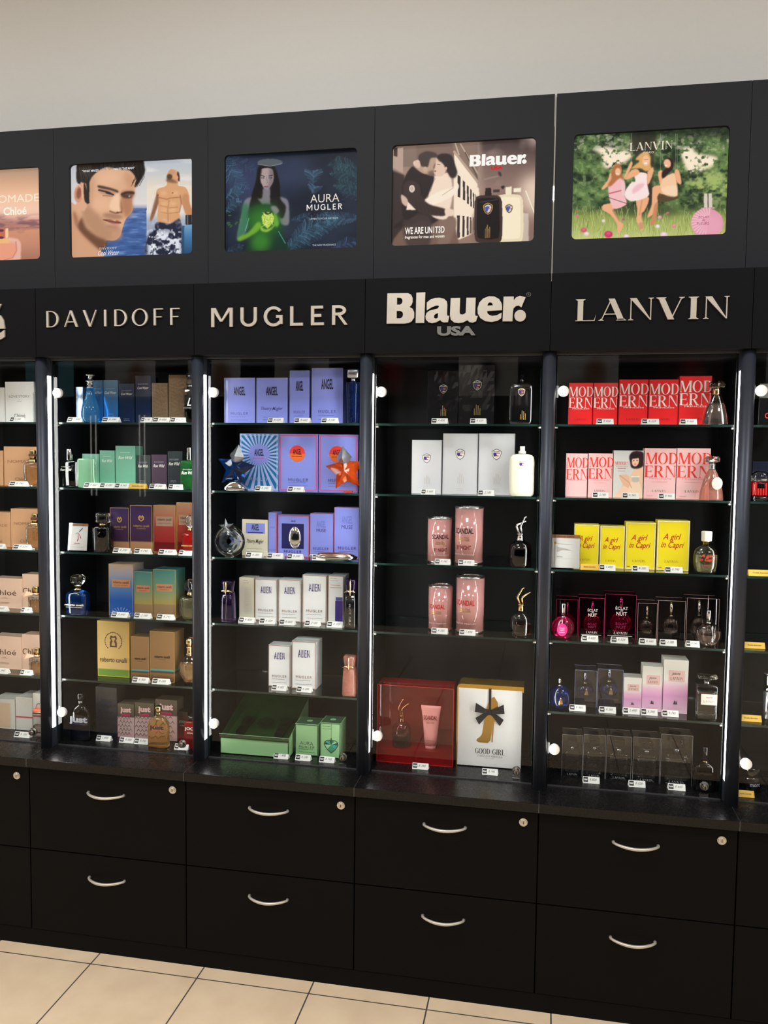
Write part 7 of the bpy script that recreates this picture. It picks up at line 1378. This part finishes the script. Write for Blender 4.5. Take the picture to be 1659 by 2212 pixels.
('k', 4, 3, 'caseclear', 1.9306, 0.197, 0.0842, 0.1238, 0.06, 'largest rosy clear case'),
('b', 4, 3, 'eclatclear', 1.9267, 0.23, 0.0524, 0.1143, 0, 'bottle inside the largest rosy case'),
('b', 4, 3, 'eclatfront', 1.9399, 0.16, 0.071, 0.0987, 0, 'ribbed round bottle before the largest case'),
('t', 4, 3, 'w', 1.628, 0.139, 0.0438, 0, 0, 'the middle magenta case'),
('t', 4, 3, 'w', 1.7071, 0.139, 0.0451, 0, 0, 'the tallest magenta case'),
('t', 4, 3, 'w', 1.7816, 0.139, 0.0442, 0, 0, 'the smallest rosy case'),
('t', 4, 3, 'w', 1.8354, 0.139, 0.0434, 0, 0, 'the middle rosy case'),
('t', 4, 3, 'w', 1.8979, 0.137, 0.0349, 0, 0, 'the largest rosy case'),
('b', 4, 4, 'arpege', 1.5493, 0.163, 0.065, 0.0863, 0, 'blue ball bottle with slim silver cap'),
('k', 4, 4, 'caseblue', 1.623, 0.195, 0.0601, 0.1053, 0.06, 'left clear case with blue ball bottle'),
('b', 4, 4, 'arpegein', 1.6219, 0.228, 0.0503, 0.0918, 0, 'blue ball bottle inside the left case'),
('k', 4, 4, 'caseblue', 1.6902, 0.195, 0.0695, 0.1121, 0.06, 'right clear case with blue ball bottle'),
('b', 4, 4, 'arpegein', 1.6893, 0.228, 0.0498, 0.1057, 0, 'blue ball bottle inside the right case'),
('c', 4, 4, 'jeanne', 1.7513, 0.195, 0.0482, 0.0924, 0.05, 'shortest white to pink carton'),
('c', 4, 4, 'jeanne', 1.8038, 0.195, 0.0547, 0.1277, 0.05, 'middle white to pink carton'),
('c', 4, 4, 'jeanne', 1.8651, 0.192, 0.0652, 0.1501, 0.06, 'tallest white to pink carton'),
('b', 4, 4, 'jeannebot', 1.9418, 0.16, 0.0576, 0.1208, 0, 'clear square bottle with flat stopper'),
('t', 4, 4, 'w', 1.6001, 0.15, 0.0434, 0, 0, 'the left blue bottle case'),
('t', 4, 4, 'w', 1.6816, 0.15, 0.0443, 0, 0, 'the right blue bottle case'),
('t', 4, 4, 'w', 1.7456, 0.155, 0.0446, 0, 0, 'the shortest pink fading carton'),
('t', 4, 4, 'w', 1.7934, 0.155, 0.0436, 0, 0, 'the middle pink fading carton'),
('t', 4, 4, 'w', 1.8489, 0.155, 0.0435, 0, 0, 'the tallest pink fading carton'),
('k', 4, 5, 'casegrey', 1.5902, 0.187, 0.0564, 0.1211, 0.06, 'leftmost dark clear case'),
('b', 4, 5, 'homme', 1.5915, 0.219, 0.0455, 0.1018, 0, 'square clear bottle inside the leftmost dark case'),
('k', 4, 5, 'casegrey', 1.6513, 0.187, 0.0603, 0.1256, 0.06, 'second dark clear case'),
('b', 4, 5, 'homme', 1.6534, 0.219, 0.0486, 0.1065, 0, 'square clear bottle inside the second dark case'),
('k', 4, 5, 'casegrey', 1.7182, 0.187, 0.0678, 0.1268, 0.06, 'third dark clear case'),
('b', 4, 5, 'homme', 1.7212, 0.219, 0.0545, 0.1077, 0, 'square clear bottle inside the third dark case'),
('k', 4, 5, 'casegrey', 1.7932, 0.187, 0.0721, 0.1285, 0.06, 'fourth dark clear case'),
('b', 4, 5, 'homme', 1.7972, 0.219, 0.0579, 0.1095, 0, 'square clear bottle inside the fourth dark case'),
('k', 4, 5, 'casegrey', 1.8734, 0.187, 0.0831, 0.1423, 0.06, 'largest dark clear case'),
('b', 4, 5, 'homme', 1.8785, 0.219, 0.0666, 0.1235, 0, 'square clear bottle inside the largest dark case'),
('b', 4, 5, 'hommedark', 1.9456, 0.165, 0.0613, 0.1226, 0, 'black bottle behind the door lock'),
('t', 4, 5, 'w', 1.6426, 0.147, 0.0451, 0, 0, 'the second dark case'),
('t', 4, 5, 'w', 1.7661, 0.147, 0.0446, 0, 0, 'the fourth dark case'),
('t', 4, 5, 'w', 1.8713, 0.147, 0.0452, 0, 0, 'the largest dark case'),
('c', 5, 0, 'orion', 2.0869, 0.19, 0.0709, 0.074, 0.05, 'black carton with red lettering'),
('c', 5, 0, 'plainwhite', 2.1017, 0.25, 0.0713, 0.1167, 0.05, 'white carton behind the hinge'),
('b', 5, 1, 'zippo', 2.0557, 0.163, 0.0486, 0.0788, 0, 'red black bottle with clear dome'),
('c', 5, 1, 'zippobox', 2.084, 0.21, 0.0747, 0.1042, 0.05, 'navy carton with pale lettering'),
('t', 5, 2, 'y', 2.0626, 0.139, 0.0615, 0, 0, 'the shelf edge'),
('t', 5, 3, 'y', 2.0593, 0.16, 0.0532, 0, 0, 'the empty fourth shelf'),
('t', 5, 4, 'y', 2.0582, 0.16, 0.0535, 0, 0, 'the silver tube bottle'),
('b', 5, 4, 'tube', 2.1076, 0.2, 0.0285, 0.1264, 0, 'slim silver tube bottle'),
('b', 5, 5, 'jar', 2.0698, 0.2, 0.0606, 0.0666, 0, 'low black jar with pale lettering'),
('t', 5, 5, 'y', 2.0478, 0.139, 0.0434, 0, 0, 'the low black jar')]

for k,c,s,kind,x,y,w,h,d,look in ITEMS:
    if k=='c': carton(c,s,kind,x,y,w,h,d,look)
    elif k=='k': case(c,s,kind,x,y,w,h,d,look)
    elif k=='b': bottle(c,s,kind,x,y,w,h,look)
    elif k=='t': price_card(c,s,kind,x,y,w,look)
    elif k=='leaf': leaflet(c,s,kind,x,y,w,h,look)
# ------------------------------------------------------------------ gift boxes
ZF=ZS[5]+.0004
def giftgreen():
    x0,x1,y0,y1=-.108,.108,0,.215; o=empty('gift_box',(.6535,.1475,ZF)); tag(o,'green wedge shaped gift box with clear lid, bottom shelf under the jungle poster','gift box','gift boxes')
    hf,hb=.052,.124; t=.002; m=MB()
    m.box(x0,x1,y0,y0+t,0,hf,'ct_aura'); m.box(x0,x1,y1-t,y1,0,hb,'ct_aura'); m.box(x0,x1,y0,y1,0,t,'ct_aura')
    for xx in (x0,x1-t):
        P=[(y0,0),(y1,0),(y1,hb),(y0,hf)]; vs=[(xx,a,b) for a,b in P]+[(xx+t,a,b) for a,b in P]
        m.add(vs,[(0,3,2,1),(4,5,6,7),(0,1,5,4),(1,2,6,5),(2,3,7,6),(3,0,4,7)],'ct_aura')
    m.build('tray',o)
    m=MB(); zz=lambda y:hf-.004+(hb-.030-hf)*y/y1
    m.add([(x0+t,t,zz(t)-.016),(x1-t,t,zz(t)-.016),(x1-t,y1-t,zz(y1)-.016),(x0+t,y1-t,zz(y1)-.016)],[(0,1,2,3)],'ct_aura'); m.build('insert',o)
    sl=math.atan2(hb-.030-hf,y1)
    for cx in (-.062,.062):
        m=MB(); m.loft([(0,.014,.012,2),(.02,.0145,.012,2),(.085,.021,.004,3),(.10,.0215,.0015,4)],'ct_gem',24)
        m.v=[(cx+a,.045+zv*math.cos(sl),zz(.045+zv)-.006-b+0*zv) for a,b,zv in m.v]; q=m.build('body_tube',o)
        p=MB(); p.text(glyphs('AURA','T'),-.011,.030,.022,.007,0,'ink_mint'); p.text(glyphs('MUGLER','W'),-.012,.022,.024,.004,0,'ink_mint'); p.v=[(cx+a,.045+zv*math.cos(sl),zz(.045+zv)+.0068) for a,b,zv in p.v]; p.build('tube_lettering',q)
    m=MB(); gem(m,[(.030*math.cos(2*PI*i/12)*(1 if i%2 else .88),.032*math.sin(2*PI*i/12)*(1 if i%2 else .88)) for i in range(12)],0,0,.016,'g_emerald'); m.v=[(a,.105+c_,zz(.105)+.002-b+math.tan(sl)*c_) for a,b,c_ in m.v]; m.build('gem_bottle',o)
    m=MB(); m.add([(x0-.002,-.003,hf+.010),(x1+.002,-.003,hf+.010),(x1+.002,y1-.004,hb+.002),(x0-.002,y1-.004,hb+.002)],[(0,1,2,3)],'acrylic_green'); m.add([(x0-.002,-.003,hf-.003),(x1+.002,-.003,hf-.003),(x1+.002,-.003,hf+.010),(x0-.002,-.003,hf+.010)],[(0,1,2,3)],'acrylic_green')
    m.box(x0-.002,x1+.002,-.0034,-.0028,hf+.0094,hf+.0104,'ink_mint'); m.build('clear_lid',o)
giftgreen()
def giftred():
    w,h,d=.2275,.2325,.085; cx,y=1.1365,.186; o=empty('gift_box',(cx,y,ZF)); tag(o,'dark red gift box with window showing bottle and tube, under the couple poster','gift box','gift boxes')
    m=MB(); t=.002; m.box(-w/2,w/2,d-t,d,0,h,'ct_darkred'); m.box(-w/2,-w/2+t,.001,d,0,h,'ct_darkred'); m.box(w/2-t,w/2,.001,d,0,h,'ct_darkred'); m.box(-w/2,w/2,.001,d,0,t,'ct_darkred'); m.box(-w/2,w/2,.03,d,h-t,h,'ct_darkred'); m.build('box_shell',o)
    m=MB(); m.box(-w/2+t,w/2-t,.004,d-t,t,.040,'ct_darkred'); m.build('insert',o)
    m=MB(); m.add([(-w/2,0,0),(w/2,0,0),(w/2,0,h),(-w/2,0,h)],[(0,1,2,3)],'acrylic_red'); m.add([(-w/2,0,h),(w/2,0,h),(w/2,.03,h),(-w/2,.03,h)],[(0,1,2,3)],'acrylic_red'); m.build('clear_window',o)
    m=MB(); q=.0009
    for a in ((-w/2,w/2,0,q),(-w/2,w/2,h-q,h),(-w/2,-w/2+q,0,h),(w/2-q,w/2,0,h)): m.box(a[0],a[1],-.0008,0,a[2],a[3],'ct_modred')
    m.build('box_edges',o)
    bottle(3,5,'legs',cx-.045,y+.034,.056,.142,'',ZF+.0404,'round bottle with gold legs stopper inside the dark red gift box')
    bottle(3,5,'tubecream',cx+.043,y+.034,.060,.130,'',ZF+.0404,'pale pink cosmetic tube inside the dark red gift box')['category']='tube'
giftred()
bpy.data.objects['perfume_bottle'].name='perfume_bottle'
def giftwhite():
    w,h,d=.1935,.244,.070; o=empty('gift_box',(1.3536,.204,ZF)); o.rotation_euler=(0,0,0); tag(o,'white book shaped gift box with black bow and golden shoe, under the couple poster','gift box','gift boxes')
    MB().box(-w/2+.004,w/2-.004,.002,d,0.002,h-.012,'ct_white',.001).build('box_front',o)
    m=MB(); P=[]
    for i in range(9): a=PI/2+PI/2*i/8; P.append((-w/2+.014+.014*math.cos(a),h-.014+.014*math.sin(a)))
    P=[(w/2,h-.016)]+[(w/2,h)]+P+[(-w/2,0),(-w/2+.004,0),(-w/2+.004,h-.016)]
    m.prism(P,.004,d+.004,'ct_goldbright'); m.build('gold_cover',o)
    p=MB(); p.text(glyphs('GOOD GIRL','D'),-w*.21,.040,w*.42*1.06,.0165,.0012,'ink_black'); p.text(glyphs('CAROLINA HERRERA','d'),-w*.17,.031,w*.37,.006,.0012,'ink_grey'); p.text(glyphs('NEW YORK','S'),-w*.06,.026,w*.14,.003,.0012,'ink_shade'); p.build('printed_lettering',o)
    s=MB(); S=[(-.036,.083),(-.037,.078),(-.030,.074),(-.004,.074),(.003,.081),(.006,.10),(.008,.125),(.014,.158),(.024,.178),(.022,.196),(.012,.212),(.006,.208),(-.006,.19),(-.012,.165),(-.018,.12),(-.021,.10),(-.026,.091)]
    s.prism(S,.0006,.002,'ink_goldfoil'); s.prism([(.012,.160),(.016,.165),(.0125,.120),(.010,.077),(.007,.077),(.009,.120)],.0004,.002,'ink_goldfoil'); s.build('golden_shoe',o)
    b=MB(); b.box(-.0035,.0035,-.0008,.0002,.168,h-.012,'ribbon_black'); b.box(-.0035,.0035,-.0008,.06,h-.0118,h-.0106,'ribbon_black')
    for sg in (-1,1):
        for P,yy in (([(0,.170),(sg*.012,.176),(sg*.040,.193),(sg*.043,.166),(sg*.016,.163),(0,.164)],-.007),([(0,.166),(sg*.012,.166),(sg*.041,.147),(sg*.030,.128),(sg*.008,.154),(0,.160)],-.004)):
            n=len(P); Q=[(a,yy*min(1,abs(a)/.02)-.0008,z) for a,z in P]; Q2=[(a,yy_+.0009,z) for a,yy_,z in Q]
            f=tuple(range(n)); 
            if sum(P[i][0]*P[(i+1)%n][1]-P[(i+1)%n][0]*P[i][1] for i in range(n))<0: f=f[::-1]
            b.add(Q,[f],'ribbon_black'); b.add(Q2,[f[::-1]],'ribbon_black')
    b.box(-.0045,.0045,-.005,.0005,.158,.172,'ribbon_black',.0012); b.build('bow',o)
giftwhite()

# ------------------------------------------------------------------ light and camera
def area(name,loc,sx,sy,e,c,rot=(0,0,0)):
    l=bpy.data.lights.new(name,'AREA'); l.shape='RECTANGLE'; l.size=sx; l.size_y=sy; l.energy=e; l.color=c
    o=bpy.data.objects.new(name,l); COL.objects.link(o); o.location=loc; o.rotation_euler=rot; return o
for i,(xx,yy) in enumerate(((-1.6,-1.3),(.8,-1.3),(3.2,-1.3),(-1.6,-3.3),(.8,-3.3),(3.2,-3.3))):
    area('ceiling_lamp',(xx,yy,3.27),.6,.6,LAMP,(.94,.975,1))
wd=bpy.data.worlds.new('world'); scene.world=wd; wd.use_nodes=True
bg=wd.node_tree.nodes['Background']; bg.inputs[0].default_value=(1,.95,.9,1); bg.inputs[1].default_value=.02
cam=bpy.data.cameras.new('camera'); co=bpy.data.objects.new('camera',cam); COL.objects.link(co); scene.camera=co
cam.sensor_fit='HORIZONTAL'; cam.sensor_width=36; cam.lens=39.24907; cam.clip_start=.05
co.matrix_world=Matrix(((0.9819578,-0.0237995,0.1875964,1.4947926),(0.1887386,0.0620393,-0.9800657,-2.2082303),(0.0116867,0.9977899,0.0654119,1.4898461),(0.0000000,0.0000000,0.0000000,1.0000000)))
vs=scene.view_settings; vs.view_transform='Standard'; vs.look='None'; vs.gamma=1; vs.use_curve_mapping=False; vs.exposure=EXPO
scene.display_settings.display_device='sRGB'
cy=scene.cycles; cy.use_denoising=True; cy.denoising_prefilter='ACCURATE'; cy.max_bounces=14; cy.transparent_max_bounces=24; cy.transmission_bounces=10; cy.glossy_bounces=5; cy.diffuse_bounces=4
cy.sample_clamp_indirect=6; cy.blur_glossy=.6
for o in COL.objects:
    if 'label' in o and o.type=='EMPTY' or 'label' in o: 
        n=len(str(o['label']).split())
        if n>16 or n<4: print('LABEL LENGTH',n,o.name,o['label'])
